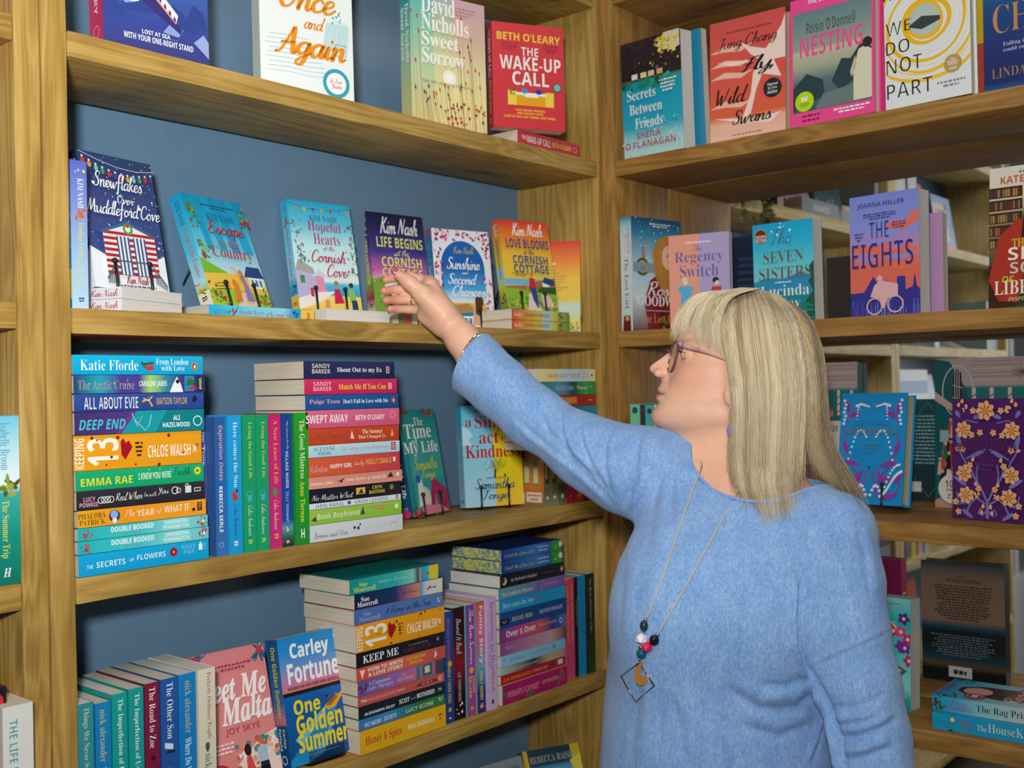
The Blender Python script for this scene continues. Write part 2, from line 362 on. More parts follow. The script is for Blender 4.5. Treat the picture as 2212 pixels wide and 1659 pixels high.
class Art:
    """flat printed shapes on a face W x H metres; coordinates 0..1, y up; later shapes print over earlier ones"""
    def __init__(s, W, H, seed=1): s.W, s.H = W, H; s.items = []; s.r = random.Random(seed)
    def add(s, V, Fc, C): s.items.append(([(min(1., max(0., x)), min(1., max(0., y))) for x, y in V], Fc, C))     # print stops at the trim
    def g(s, x0, y0, x1, y1, stops, vert=True):
        stops = sorted(stops); V = []; C = []; Fc = []
        for t, c in stops:
            c = hx(c)
            V += [(x0, y0+(y1-y0)*t), (x1, y0+(y1-y0)*t)] if vert else [(x0+(x1-x0)*t, y1), (x0+(x1-x0)*t, y0)]
            C += [c, c]
        for i in range(len(stops)-1): Fc.append((2*i, 2*i+1, 2*i+3, 2*i+2))
        s.add(V, Fc, C)
    def r_(s, x0, y0, x1, y1, c): s.add([(x0, y0), (x1, y0), (x1, y1), (x0, y1)], [(0, 1, 2, 3)], hx(c))
    def p(s, pts, c): s.add(list(pts), [tuple(range(len(pts)))], hx(c))
    def e(s, cx, cy, r, c, ry=None, n=20, a0=0):
        ry = ry or r; k = s.H/s.W
        s.p([(cx+r*k*math.cos(a0+6.2832*i/n), cy+ry*math.sin(a0+6.2832*i/n)) for i in range(n)], c)
    def ring(s, cx, cy, r, w, c, n=28, wob=0, ry=None):
        k = s.H/s.W; V = []; Fc = []; ry = ry or r; ph = [s.r.uniform(0, 6.28) for _ in range(3)]
        for i in range(n):
            a = 6.2832*i/n; q = 1+wob*(math.sin(2*a+ph[0])+.6*math.sin(3*a+ph[1])); ww = w*(1+ (wob*6)*math.sin(a*2+ph[2]))
            for rr in (-ww/2, ww/2): V.append((cx+(r*q+rr)*k*math.cos(a), cy+(ry*q+rr)*math.sin(a)))
        for i in range(n): j = (i+1) % n; Fc.append((2*i, 2*i+1, 2*j+1, 2*j))
        s.add(V, Fc, hx(c))
    def l(s, pts, w, c):
        k = s.H/s.W; P = [np.array((x/k, y)) for x, y in pts]; V = []; Fc = []
        for i, q in enumerate(P):
            t = P[min(i+1, len(P)-1)]-P[max(i-1, 0)]; t = t/max(1e-9, np.linalg.norm(t)); nn = np.array((-t[1], t[0]))*w/2
            for sg in (-1, 1): z = q+nn*sg; V.append((z[0]*k, z[1]))
        for i in range(len(P)-1): Fc.append((2*i, 2*i+1, 2*i+3, 2*i+2))
        s.add(V, Fc, hx(c))
    def leaf(s, x, y, ln, ang, wd, c):
        k = s.H/s.W; ca, sa = math.cos(ang), math.sin(ang); pts = []
        for i in range(12):
            a = 6.2832*i/12; u = ln*.5*(1+math.cos(a)); v = wd*.5*math.sin(a)*(1-.35*math.cos(a))
            pts.append((x+(u*ca-v*sa)*k, y+u*sa+v*ca))
        s.p(pts, c)
    def fl(s, x, y, r, c, cc=None, n=5):
        a0 = s.r.uniform(0, 6)
        for i in range(n): s.leaf(x, y, r, a0+6.2832*i/n, r*.75, c)
        if cc: s.e(x, y, r*.28, cc, n=8)
    def sprig(s, x, y, n, spread, leafc, berryc=None, ln=.03, br=.008):
        for i in range(n):
            a = s.r.uniform(0, 6.28); q = spread*s.r.random(); k = s.H/s.W
            xx, yy = x+q*math.cos(a)*k, y+q*math.sin(a)
            if berryc and s.r.random() < .4: s.e(xx, yy, br*s.r.uniform(.7, 1.2), berryc if isinstance(berryc, str) else s.r.choice(berryc), n=9)
            else: s.leaf(xx, yy, ln*s.r.uniform(.6, 1.2), s.r.uniform(0, 6.28), ln*.38, leafc if isinstance(leafc, str) else s.r.choice(leafc))
    def dots(s, n, x0, y0, x1, y1, r, cs):
        for i in range(n): s.e(s.r.uniform(x0, x1), s.r.uniform(y0, y1), r*s.r.uniform(.5, 1.3), s.r.choice(cs), n=8)
    def d(s, x0, y0, x1, y1, rows, c, ctr=True, fill=.55):
        """rows of print too small to read"""
        h = (y1-y0)/rows
        for i in range(rows):
            q = s.r.uniform(.72, 1.) if i < rows-1 else s.r.uniform(.4, .8)
            w = (x1-x0)*q; xs = (x0+x1-w)/2 if ctr else x0; y = y1-h*(i+1)+h*(1-fill)/2; x = xs
            while x < xs+w:
                ww = s.r.uniform(.02, .06)*(1 if s.W < .2 else .6); s.r_(x, y, min(x+ww, xs+w), y+h*fill*s.r.uniform(.7, 1), c); x += ww+.012
    def t(s, text, x0, y0, x1, y1, c, f='', rot=0):
        V, Fc = lettering(text, f)
        if not len(V): return
        if rot: cx, cy = (x0+x1)/2, (y0+y1)/2
        W = [(x0+(x1-x0)*a, y0+(y1-y0)*b) for a, b in V]
        if rot:
            k = s.H/s.W; ca, sa = math.cos(rot), math.sin(rot)
            if abs(abs(rot)-math.pi/2) < .01:   # fit the turned line into the box
                W = [(x0+(x1-x0)*(1-b if rot > 0 else b), y0+(y1-y0)*(a if rot > 0 else 1-a)) for a, b in V]
            else: W = [(cx+((x-cx)/k*ca-(y-cy)*sa)*k, cy+(x-cx)/k*sa+(y-cy)*ca) for x, y in W]
        s.add(W, Fc, hx(c))

def print_mat():
    mt, nd, lk, b = new_mat('printed_card', .34, .45)
    a = nd.new('ShaderNodeVertexColor'); a.layer_name = 'Col'
    tc = nd.new('ShaderNodeTexCoord'); t = nd.new('ShaderNodeTexNoise'); t.inputs['Scale'].default_value = 900; t.inputs['Detail'].default_value = 2
    lk.new(tc.outputs['Object'], t.inputs['Vector'])
    hs = nd.new('ShaderNodeHueSaturation'); hs.inputs['Saturation'].default_value = 1.0
    v = math_node(nd, lk, 'MULTIPLY_ADD', t.outputs[0], .10, .95); lk.new(v, hs.inputs['Value']); lk.new(a.outputs['Color'], hs.inputs['Color'])
    lk.new(hs.outputs[0], b.inputs['Base Color'])
    return mt
PRINT = print_mat()
def page_mat(name, c0, c1):
    mt, nd, lk, b = new_mat(name, .85, .1)
    tc = nd.new('ShaderNodeTexCoord'); mp = nd.new('ShaderNodeMapping'); mp.inputs['Scale'].default_value = (6, 2600, 6)
    lk.new(tc.outputs['Object'], mp.inputs[0]); t = nd.new('ShaderNodeTexNoise'); t.inputs['Scale'].default_value = 1; t.inputs['Detail'].default_value = 4
    lk.new(mp.outputs[0], t.inputs['Vector'])
    r = ramp(nd, [(.25, c0), (.62, c1)]); lk.new(t.outputs[0], r.inputs[0]); lk.new(r.outputs[0], b.inputs['Base Color'])
    bp = nd.new('ShaderNodeBump'); bp.inputs['Strength'].default_value = .5; bp.inputs['Distance'].default_value = .0006
    lk.new(t.outputs[0], bp.inputs['Height']); lk.new(bp.outputs[0], b.inputs['Normal'])
    return mt
PAGES = page_mat('book_pages', hx('b9b09c'), hx('ddd5c3'))
PAGES_W = page_mat('white_pages', hx('c6c4be'), hx('e2e0da'))
PAGES_K = page_mat('marbled_pages', hx('9d9a7d'), hx('d8cfae'))
def sprayed():
    mt, nd, lk, b = new_mat('sprayed_edges', .8, .1)
    tc = nd.new('ShaderNodeTexCoord'); vo = nd.new('ShaderNodeTexNoise'); vo.inputs['Scale'].default_value = 75; vo.inputs['Distortion'].default_value = 2.5; vo.inputs['Detail'].default_value = 1
    lk.new(tc.outputs['Object'], vo.inputs['Vector'])
    r = ramp(nd, [(.47, hx('6f93a6')), (.52, hx('d2cf5a'))], 'LINEAR'); lk.new(vo.outputs[0], r.inputs[0]); lk.new(r.outputs[0], b.inputs['Base Color'])
    return mt
SPRAY = sprayed()

LAYER = 0.00003
def cover_mesh(name, w, h, t, front, spine, back, hard, shift, rnd):
    c = .0026 if hard else .0006
    V = []; Fc = []; C = []
    def quad_box(x0, y0, z0, x1, y1, z1, colr):
        n = len(V); V.extend([(x0,y0,z0),(x1,y0,z0),(x1,y1,z0),(x0,y1,z0),(x0,y0,z1),(x1,y0,z1),(x1,y1,z1),(x0,y1,z1)])
        for f in ((0,3,2,1),(4,5,6,7),(0,1,5,4),(1,2,6,5),(2,3,7,6),(3,0,4,7)):
            Fc.append(tuple(n+i for i in f)); C.append(colr)
    def base(art):
        if isinstance(art, str): return hx(art)
        V0, F0, C0 = art.items[0]
        return C0 if isinstance(C0, tuple) else C0[len(C0)//2]
    quad_box(0, 0, 0, w, c, h, base(front))
    quad_box(0, t-c, 0, w, t, h, base(back))
    quad_box(0, c, 0, c, t-c, h, base(spine))
    def emit(art, mp):
        if isinstance(art, str): return
        for k, (v2, f2, cc) in enumerate(art.items):
            n = len(V); off = LAYER*(k+1)
            V.extend(mp(x, y, off) for x, y in v2)
            for f in f2:
                Fc.append(tuple(n+i for i in f))
                C.append(cc if isinstance(cc, tuple) else [cc[i] for i in f])
    emit(front, lambda x, y, o: (x*w, -o, y*h))
    emit(spine, lambda x, y, o: (-o, t*(1-y), h*(1-x)))
    emit(back, lambda x, y, o: (w*(1-x), t+o, y*h))
    V = [(x-shift[0], y-shift[1], z-shift[2]) for x, y, z in V]
    me = bpy.data.meshes.new(name); me.from_pydata(V, [], Fc)
    a = me.color_attributes.new('Col', 'FLOAT_COLOR', 'CORNER')
    buf = np.ones((len(me.loops), 4), np.float32); i = 0
    for f, cc in zip(Fc, C):
        n = len(f)
        if isinstance(cc, tuple): buf[i:i+n, :3] = cc
        else: buf[i:i+n, :3] = cc
        i += n
    a.data.foreach_set('color', buf.ravel())
    return me

def book(label, group, M, w, h, t, front, spine, back='', hard=False, pages=None, flat=False, sticker=None, name='book', cat='book', seed=1):
    """one book: Empty > cover, page_block [, sticker]. Own frame: spine x=0, front y=0, foot z=0. M = world matrix of that frame (flat: origin at back cover)"""
    root = empty(name); root.matrix_world = M
    tag(root, label, cat, group)
    shift = (0, t, 0) if flat else (0, 0, 0)
    A = []
    for art, (W, H) in ((front, (w, h)), (spine, (h, t)), (back, (w, h))):
        if callable(art): q = Art(W, H, seed); art(q); A.append(q)
        else: A.append(art or 'c8c8c8')
    link_mesh('cover', cover_mesh('cover', w, h, t, A[0], A[1], A[2], hard, shift, seed), PRINT, root)
    c = .0026 if hard else .0006; ov = .0035 if hard else .0005
    r = random.Random(seed*13+5)
    bm = bmesh.new()
    nx, ny, nz = 1, 3, 1
    bm_box(bm, c, c-shift[1], ov, w-ov, t-c-shift[1], h-ov)
    # page block: the fore edge and head are never dead flat
    bmesh.ops.subdivide_edges(bm, edges=[e for e in bm.edges if abs(e.verts[0].co.y-e.verts[1].co.y) > t*.5], cuts=5)
    for v in bm.verts:
        y = (v.co.y+shift[1])/t
        if v.co.x > w*.6: v.co.x -= (.0016 if hard else .0005)*math.sin(3.14*y) + r.uniform(0, .0002)
    bm_obj('page_block', bm, pages or PAGES, root)
    if sticker:
        cx, cy, rr, art = sticker
        q = Art(2*rr, 2*rr, seed); art(q)
        V, Fc, C = [], [], []
        for k, (v2, f2, cc) in enumerate(q.items):
            n = len(V); V += [((cx*w-rr+x*2*rr)-shift[0], -LAYER*(k+45)-shift[1], cy*h-rr+y*2*rr) for x, y in v2]
            for f in f2: Fc.append(tuple(n+i for i in f)); C.append(cc)
        me = bpy.data.meshes.new('sticker'); me.from_pydata(V, [], Fc)
        a = me.color_attributes.new('Col', 'FLOAT_COLOR', 'CORNER'); i = 0
        for f, cc in zip(Fc, C):
            for j in range(len(f)): a.data[i].color = (*cc, 1); i += 1
        link_mesh('sticker', me, PRINT, root)
    return root

def M_cols(loc, x, y, z):
    m_ = Matrix.Identity(4)
    for i in range(3): m_[i][0], m_[i][1], m_[i][2], m_[i][3] = x[i], y[i], z[i], loc[i]
    return m_
def M_face(x, y, z, yaw, lean, roll=0):
    """face-out book: foot of its spine edge at x, y, z (z against eye height), turned by yaw, tipped back by lean"""
    return Matrix.Translation((x, y, CZ+z)) @ Matrix.Rotation(math.radians(yaw), 4, 'Z') @ Matrix.Rotation(math.radians(-lean), 4, 'X') @ Matrix.Rotation(math.radians(-roll), 4, 'Y')
def M_flat(x_right, y_spine, z_base, yaw=0):
    """lying book, spine to the aisle: tail end of the spine at x_right, z_base absolute"""
    return Matrix.Translation((x_right, y_spine, z_base)) @ Matrix.Rotation(math.radians(yaw), 4, 'Z') @ M_cols((0, 0, 0), (0, 1, 0), (0, 0, -1), (-1, 0, 0))
def M_spine(x_right, y_spine, z, yaw=0, tilt=0):
    """upright book, spine to the aisle, front cover to the right"""
    return Matrix.Translation((x_right, y_spine, z)) @ Matrix.Rotation(math.radians(yaw), 4, 'Z') @ M_cols((0, 0, 0), (0, 1, 0), (-1, 0, 0), (0, 0, 1))

def easel(label, x, y, z, yaw, lean, w, h, lipdepth=.03, group='black wire book easels', hooks=(.25, .72), legs=True, hookh=.036):
    """black wire display easel: back frame and legs in one bent wire, two ball tipped hooks in front"""
    root = empty('book_easel'); root.matrix_world = Matrix.Translation((x, y, CZ+z)) @ Matrix.Rotation(math.radians(yaw), 4, 'Z')
    tag(root, label, 'book easel', group)
    la = math.radians(lean); f = .0019
    def P(px, py, pz): return (px, py*math.cos(la)+pz*math.sin(la), pz*math.cos(la)-py*math.sin(la))
    bm = bmesh.new()
    b = lipdepth+.004; z0 = -.0022
    for hxx in hooks:
        bm_tube(bm, [P(hxx*w, -.006, z0), P(hxx*w, b, z0), P(hxx*w, b, h*.55)], f, 7)
    bm_tube(bm, [P(hooks[0]*w, b, h*.55), P(hooks[1]*w, b, h*.55)], f, 7)
    bm_tube(bm, [P(hooks[0]*w, b, .012), P(hooks[1]*w, b, .012)], f, 7)
    if legs:
        for hxx in hooks:
            q = P(hxx*w, b, h*.55); bm_tube(bm, [q, (q[0], q[1]+.052, .002-z*0)], f, 7)
        q = P(hooks[0]*w, b, h*.55)
        bm_tube(bm, [(hooks[0]*w, q[1]+.052, .002), (hooks[1]*w, q[1]+.052, .002)], f, 7)
    bm_obj('frame', bm, BLACK_WIRE, root)
    for hxx in hooks:
        bm = bmesh.new(); bm_tube(bm, [P(hxx*w, -.0045, z0), P(hxx*w, -.006, .004), P(hxx*w, -.007, hookh)], f*1.1, 8)
        hk = bm_obj('hook', bm, BLACK_WIRE, root)
        bm = bmesh.new(); bm_ball(bm, P(hxx*w, -.007, hookh+.002), .0041, 12, 8); bm_obj('ball_tip', bm, BLACK_WIRE, hk)
    return root
# ------------------------------------------------------------------ the long bay: tall stack by the left post
def penguin(a, x, y, r, c='e0702a'):
    a.e(x, y, r, c, ry=r*1.15, n=18); k = a.H/a.W
    a.e(x, y-.05*r, r*.55, '1c1c22', ry=r*.8, n=12); a.e(x+.05*r*k, y-.1*r, r*.33, 'f2f0ea', ry=r*.6, n=10)
def mark_b(a, x0, y0, x1, y1, c, f='RB'): a.t('B', x0, y0, x1, y1, c, f)

def sp_katie(a):
    a.g(0, 0, 1, 1, [(0, '0d9fd0'), (1, '16b3de')]); a.t('Katie Fforde', .055, .22, .48, .76, 'f4f4f0', 'RB-14')
    a.t('From London', .62, .52, .88, .86, 'f4f4f0', 'RB-18'); a.t('with Love', .66, .2, .85, .5, 'f4f4f0', 'RB-18')
    a.p([(.5, .6), (.6, .68), (.6, .55), (.52, .45)], '3b5a48'); a.p([(.52, .42), (.6, .5), (.6, .25), (.55, .2)], 'c63a3a'); a.e(.51, .62, .06, '4a3020', n=10); a.e(.525, .4, .05, '6a3020', n=10)
    penguin(a, .93, .45, .2)
def sp_arctic(a):
    a.g(0, 0, 1, 1, [(0, '2b3a70'), (.18, '1f9fb0'), (.33, '45418f'), (.48, '4a3f92'), (.56, '9fd06a'), (.68, '2f8a9a'), (.8, '3b3f88'), (1, '25326a')], False)
    a.t('The Arctic Cruise', .03, .2, .44, .72, '9a9098', 'RB-6'); a.t('CAROLINE JAMES', .475, .28, .69, .66, 'f2f2ee', 'SB-8')
    a.p([(.71, 0), (.74, .5), (.77, .9), (.8, .5), (.82, 0)], 'e8eef4'); a.r_(.83, .05, .91, .95, '2b86b0')
    a.e(.775, .62, .12, '3a2018'); a.p([(.84, .4), (.87, .85), (.92, .6), (.91, .4)], '2f6a4a'); a.p([(.85, .12), (.9, .4), (.94, .2)], 'c8323a')
    a.r_(.935, 0, 1, 1, '26305e'); a.t('avon.', .95, .15, .972, .85, 'd6e04a', 'SB', rot=1.5708)
    a.dots(10, .03, .1, .6, .9, .025, ['e8f2f6'])
def sp_evie(a):
    a.g(0, 0, 1, 1, [(0, '28438f'), (1, '34509c')]); a.t('ALL ABOUT EVIE', .07, .12, .47, .8, 'eeeae2', 'SB-20')
    a.t('MATSON TAYLOR', .615, .3, .86, .72, 'd8b62e', 'SB-20'); a.l([(.5, .5), (.55, .62), (.58, .2)], .12, 'd6a818'); a.l([(.51, .7), (.55, .55), (.58, .8)], .05, 'e8e0d0'); a.e(.55, .72, .09, '9a4a28')
    a.e(.92, .52, .13, '1c2430', n=10); a.p([(.9, .5), (.95, .55), (.92, .85)], '1c2430')
def sp_deep(a):
    a.g(0, 0, 1, 1, [(0, '3f2f6e'), (.34, '54337f'), (.36, '54337f')], False); a.p([(.33, 0), (.46, 1), (1, 1), (1, 0)], '139aa2'); a.p([(.6, 0), (.7, 1), (1, 1), (1, 0)], '0d8088')
    a.p([(.3, 0), (.42, 1), (.46, 1), (.34, 0)], '6a3a8e')
    a.t('DEEP END', .03, .22, .37, .66, '3fc4c8', 'SB/.25'); a.t('ALI', .745, .52, .8, .74, 'eef2f0', 'SB'); a.t('HAZELWOOD', .66, .2, .88, .42, 'eef2f0', 'SB')
    a.l([(.42, .9), (.46, .3), (.5, .75), (.44, .6), (.52, .1), (.55, .3), (.57, .8)], .025, 'd6ecec'); a.ring(.945, .45, .22, .05, 'd6ecec', ry=.22)
def sp_thirteen(a):
    a.g(0, 0, 1, 1, [(0, 'e59a12'), (1, 'eda31c')]); a.t('KEEPING', .005, .06, .075, .92, 'f0eee4', 'SB-10', rot=1.5708)
    a.t('13', .095, .12, .33, .9, 'f2f0e8', 'SB', rot=1.5708)
    a.p([(.345, .78), (.365, .88), (.385, .74), (.41, .8), (.435, .6), (.38, .24), (.35, .4)], 'a11420')
    for i in range(14): x, y = a.r.uniform(.03, .97), a.r.choice([a.r.uniform(.02, .16), a.r.uniform(.82, .97), a.r.uniform(.3, .6)]); a.e(x, y, a.r.uniform(.025, .06), a.r.choice(['8e1420', '6e0e18', 'b02028']), n=5, a0=a.r.random()*6)
    a.d(.455, .3, .515, .78, 4, '3a2410'); a.t('CHLOE WALSH', .555, .26, .905, .62, 'f2f0e8', 'SB-6'); a.p([(.925, .3), (.94, .42), (.955, .3), (.948, .45), (.958, .6), (.94, .5), (.922, .6), (.932, .45)], 'f2f0e8')
def sp_emma(a):
    a.g(0, 0, 1, 1, [(0, '12a068'), (1, '18ad74')]); a.t('EMMA RAE', .035, .22, .42, .62, 'd8dc2c', 'SB'); a.t('I KNEW YOU WERE', .465, .34, .725, .7, 'eef2ea', 'SB-14'); a.t('Trouble', .745, .42, .89, .86, '10221c', 'SC')
    a.e(.945, .6, .22, 'd8dc2c'); a.d(.93, .5, .96, .7, 1, '2a5a30'); a.dots(16, .44, .1, .92, .95, .03, ['d8dc2c'])
def sp_real(a):
    a.g(0, 0, 1, 1, [(0, '25252d'), (1, '2f2f38')]); a.t('LUCY', .05, .42, .135, .68, 'd69aa8', 'SB'); a.t('POWRIE', .02, .14, .155, .38, 'd69aa8', 'SB')
    a.t('Real When', .285, .32, .49, .76, 'ecebe6', 'SC+6'); a.t("I'm with", .5, .4, .6, .66, 'ecebe6', 'SC'); a.t('You', .61, .44, .7, .86, 'ecebe6', 'SC+6')
    for x in (.175, .2, .225, .25): a.ring(x, .45, .17, .04, 'ecebe6', n=14)
    a.ring(.75, .62, .2, .05, 'ecebe6', n=14); a.ring(.78, .6, .14, .04, 'ecebe6', n=14); a.r_(.835, .42, .885, .82, 'd6dfe2'); a.ring(.85, .86, .09, .05, 'd6dfe2', n=12); a.r_(.91, .45, .965, .68, 'd8d8d4'); a.r_(.915, .5, .96, .63, '30303a')
def sp_year(a):
    a.g(0, 0, 1, 1, [(0, 'e8a81c'), (.35, 'ea951e'), (1, 'f0a024')], False); a.t('PHAEDRA', .005, .5, .205, .82, '4a3418', 'RB-18'); a.t('PATRICK', .015, .12, .2, .44, '4a3418', 'RB-18')
    a.e(.27, .52, .36, '2a3a5a'); a.e(.268, .6, .25, '8ab0dc'); a.e(.27, .25, .16, 'e8e8ee')
    a.t('The', .345, .4, .425, .8, 'f4f0e4', 'SC'); a.t('YEAR', .44, .34, .575, .72, 'f4f0e4', 'SB-16'); a.t('of', .595, .34, .64, .74, 'f4f0e4', 'SC'); a.t('WHAT IF', .655, .38, .86, .8, 'f4f0e4', 'SB-16')
    a.r_(.925, .3, .965, .82, '23201c'); a.d(.93, .36, .96, .78, 3, 'e0a030'); a.e(.895, .4, .12, '2a2418', n=8)
def sp_double(a):
    a.g(0, 0, 1, 1, [(0, '18b4ba'), (.5, '4cc6c8'), (.75, '86d6d6'), (1, '5ecaca')], False)
    a.sprig(.06, .4, 26, .5, ['b82838', 'd03a44', '3a8a4a'], 'c62a3a', .22, .08); a.t('DOUBLE BOOKED', .235, .44, .555, .86, 'f2f6f4', 'SB'); a.t('in Crete', .33, .14, .46, .44, '8a98c0', 'SC')
    a.t('SAMANTHA', .64, .56, .835, .9, 'e6f2f0', 'SB-10'); a.t('PENNINGTON', .63, .16, .84, .48, 'e6f2f0', 'SB-10'); a.sprig(.95, .5, 26, .5, ['c02a38', 'd84a54', '4a9a52'], 'c62a3a', .24, .09); a.p([(.955, .3), (.963, .46), (.985, .5), (.963, .54), (.955, .8), (.947, .54), (.925, .5), (.947, .46)], 'eef4f2')
def sp_secrets_fl(a):
    a.g(0, 0, 1, 1, [(0, '0c9cd2'), (1, '14aadc')]); a.t('THE', .055, .33, .1, .5, 'eef4f4', ''); a.t('SECRETS', .125, .33, .335, .6, 'eef4f4', 'SB-14'); a.t('OF', .365, .42, .4, .56, 'eef4f4', ''); a.t('FLOWERS', .425, .42, .645, .68, 'eef4f4', 'SB-14')
    a.fl(.71, .58, .24, 'a01c34', 'd8a830', 8); a.t('SALLY', .775, .66, .89, .86, '9acce4', 'RB-20'); a.t('PAGE', .79, .4, .88, .6, '9acce4', 'RB-20'); a.r_(.915, .5, .945, .8, 'eef4f4'); a.e(.93, .84, .06, 'eef4f4'); a.d(.95, .5, .975, .82, 3, '7ab8d8')

def stack(group, rows, ybase, zshelf, seed0, x_jit=None, w=.129, fronts=None):
    """rows top to bottom: (z_top, x0, x1, dy, spine art, front colour, label[, pages])  z against eye height"""
    n = len(rows)
    for i, row in enumerate(rows):
        zt, x0, x1, dy, art, fc, label = row[:7]; pg = row[7] if len(row) > 7 else None
        zb = (rows[i+1][0] if i < n-1 else zshelf-CZ) + .0007
        book(label, group, M_flat(x1, ybase+dy, CZ+zb), w, x1-x0, (zt-zb), fc, art, fc if isinstance(fc, str) else 'b0b0b0', flat=True, pages=pg, seed=seed0+i)
G1 = 'paperbacks in the tall stack by the left post'
S3 = LEV[3]
stack(G1, [
 (.0594, .699, .893, .004, sp_katie, 'b8202e', 'bright blue paperback with a red cover, topmost in the stack by the left post'),
 (.0330, .699, .895, .002, sp_arctic, '26386e', 'dark blue paperback with green northern lights on its spine, second in the left stack'),
 (.0083, .700, .893, .003, sp_evie, '2c4690', 'royal blue paperback with tall white and yellow spine capitals, third in the left post stack'),
 (-.0153, .700, .893, .003, sp_deep, '2a6a78', 'purple and teal paperback lying directly on the thick orange book'),
 (-.0460, .700, .890, .006, sp_thirteen, 'e59a12', 'thick orange paperback with rose petals, in the stack by the left post'),
 (-.0925, .701, .892, .004, sp_emma, 'e8b0b8', 'green paperback with yellow capitals, under the thick orange book of the left post stack'),
 (-.1182, .701, .892, .003, sp_real, '8ad0b0', 'black paperback with white chalk lettering on its spine, in the stack by the left post'),
 (-.1432, .701, .893, .002, sp_year, '2c2c30', 'golden yellow paperback with a snow globe on its spine'),
 (-.1660, .701, .895, .001, sp_double, '3cb0b0', 'upper of two matching turquoise paperbacks with red flowers on the spine ends'),
 (-.1830, .701, .896, .001, sp_double, '3cb0b0', 'lower of two matching turquoise paperbacks with red flowers on the spine ends'),
 (-.2005, .701, .895, .000, sp_secrets_fl, '1aa4d4', 'sky blue paperback with one red flower, bottom of the stack by the left post')], YA, S3, 10)

# upright spines right of that stack
def sp_paige(a):
    a.g(0, 0, 1, 1, [(0, '27449a'), (.35, '5a58a8'), (.6, '9a6cb0'), (.8, 'd07a9a'), (1, 'e88a70')], False); a.t('Paige Toon', .03, .42, .36, .95, 'e6d7a0', 'RB'); a.t('what if i never get over you', .38, .35, .86, .8, 'e8d8d8', 'RB-10'); penguin(a, .94, .6, .25)
def sp_expir(a):
    a.g(0, 0, 1, 1, [(0, '2f5a9c'), (.5, '2a63a8'), (1, '3a70b0')], False); a.t('Expiration Dates', .06, .3, .46, .78, 'e2a8b4', 'SI+10'); a.t('REBECCA SERLE', .5, .34, .83, .68, 'f0f0ec', 'SB'); a.ring(.92, .5, .2, .06, '8ab0d8')
def sp_here(a):
    a.g(0, 0, 1, 1, [(0, '18a0da'), (1, '1c98d4')], False); a.t('Here comes the Sun', .05, .4, .52, .72, 'eef4f4', 'RB-16'); a.p([(.54, .3), (.57, .6), (.6, .75), (.62, .3), (.58, .25)], 'c8343c'); a.e(.545, .6, .1, '5a3020'); a.t('Celia Anderson', .64, .36, .87, .74, '1a3c7c', 'SC'); mark_b(a, .9, .35, .94, .62, 'eef4f4')
def sp_living(a):
    a.g(0, 0, 1, 1, [(0, '149a62'), (1, '179f68')], False); a.t('Living the Good Life', .05, .4, .46, .74, 'd6d84a', 'RB-16'); a.r_(.585, .36, .63, .66, '4aa8cc'); a.ring(.58, .5, .22, .05, '4aa8cc', n=12); a.e(.5, .5, .06, '2a6a7a'); a.e(.54, .45, .05, '7a5a3a'); a.t('Celia Anderson', .66, .36, .88, .74, 'e8eee0', 'SC'); mark_b(a, .905, .36, .94, .66, 'd6d84a')
def sp_lease(a):
    a.g(0, 0, 1, 1, [(0, 'c8206e'), (1, 'cc2a74')], False); a.t('A New Lease of Life', .04, .4, .52, .76, 'e8b43c', 'RB-16'); a.p([(.54, .3), (.57, .7), (.62, .55), (.6, .3)], '3a9a5a'); a.t('Celia Anderson', .64, .34, .86, .74, 'f0dce4', 'SC'); mark_b(a, .885, .36, .93, .68, 'e8b43c')
def sp_nurse(a):
    a.g(0, 0, 1, 1, [(0, '16408f'), (.8, '1a4a9c'), (.86, '5a9ac0'), (.93, '2a6a4a'), (1, '1c2a30')], False); a.t('New Dreams for the', .05, .5, .27, .72, 'f0f0e8', 'SC'); a.t('VILLAGE NURSE', .28, .42, .56, .66, 'f0f0e8', 'SB-14'); a.t('TILLY TENNANT', .585, .4, .82, .62, 'c8d4e8', 'SB-20'); a.p([(.84, .4), (.88, .65), (.89, .4)], 'e8d040'); a.e(.965, .5, .17, 'b02028'); a.t('6', .955, .38, .975, .62, 'f0f0e8', 'SB')
def sp_mistress(a):
    a.g(0, 0, 1, 1, [(0, '25a020'), (1, '1f9030')], False); a.t('The Good Mistress', .055, .36, .5, .74, 'e6e8b0', 'RB'); a.t('Anne Tiernan', .52, .34, .83, .7, 'dede30', 'RB'); a.t('H', .88, .35, .95, .62, 'eef2ea', 'SB', rot=-1.5708)
G2 = 'upright paperbacks beside the tall stack'
def upright(label, group, x0, x1, y, z, h, art, fc, w=.129, hard=False, seed=1, pages=None, yaw=0):
    return book(label, group, M_spine(x1, y, z, yaw), w, h, x1-x0-.0004, fc, art, fc, hard=hard, seed=seed, pages=pages)
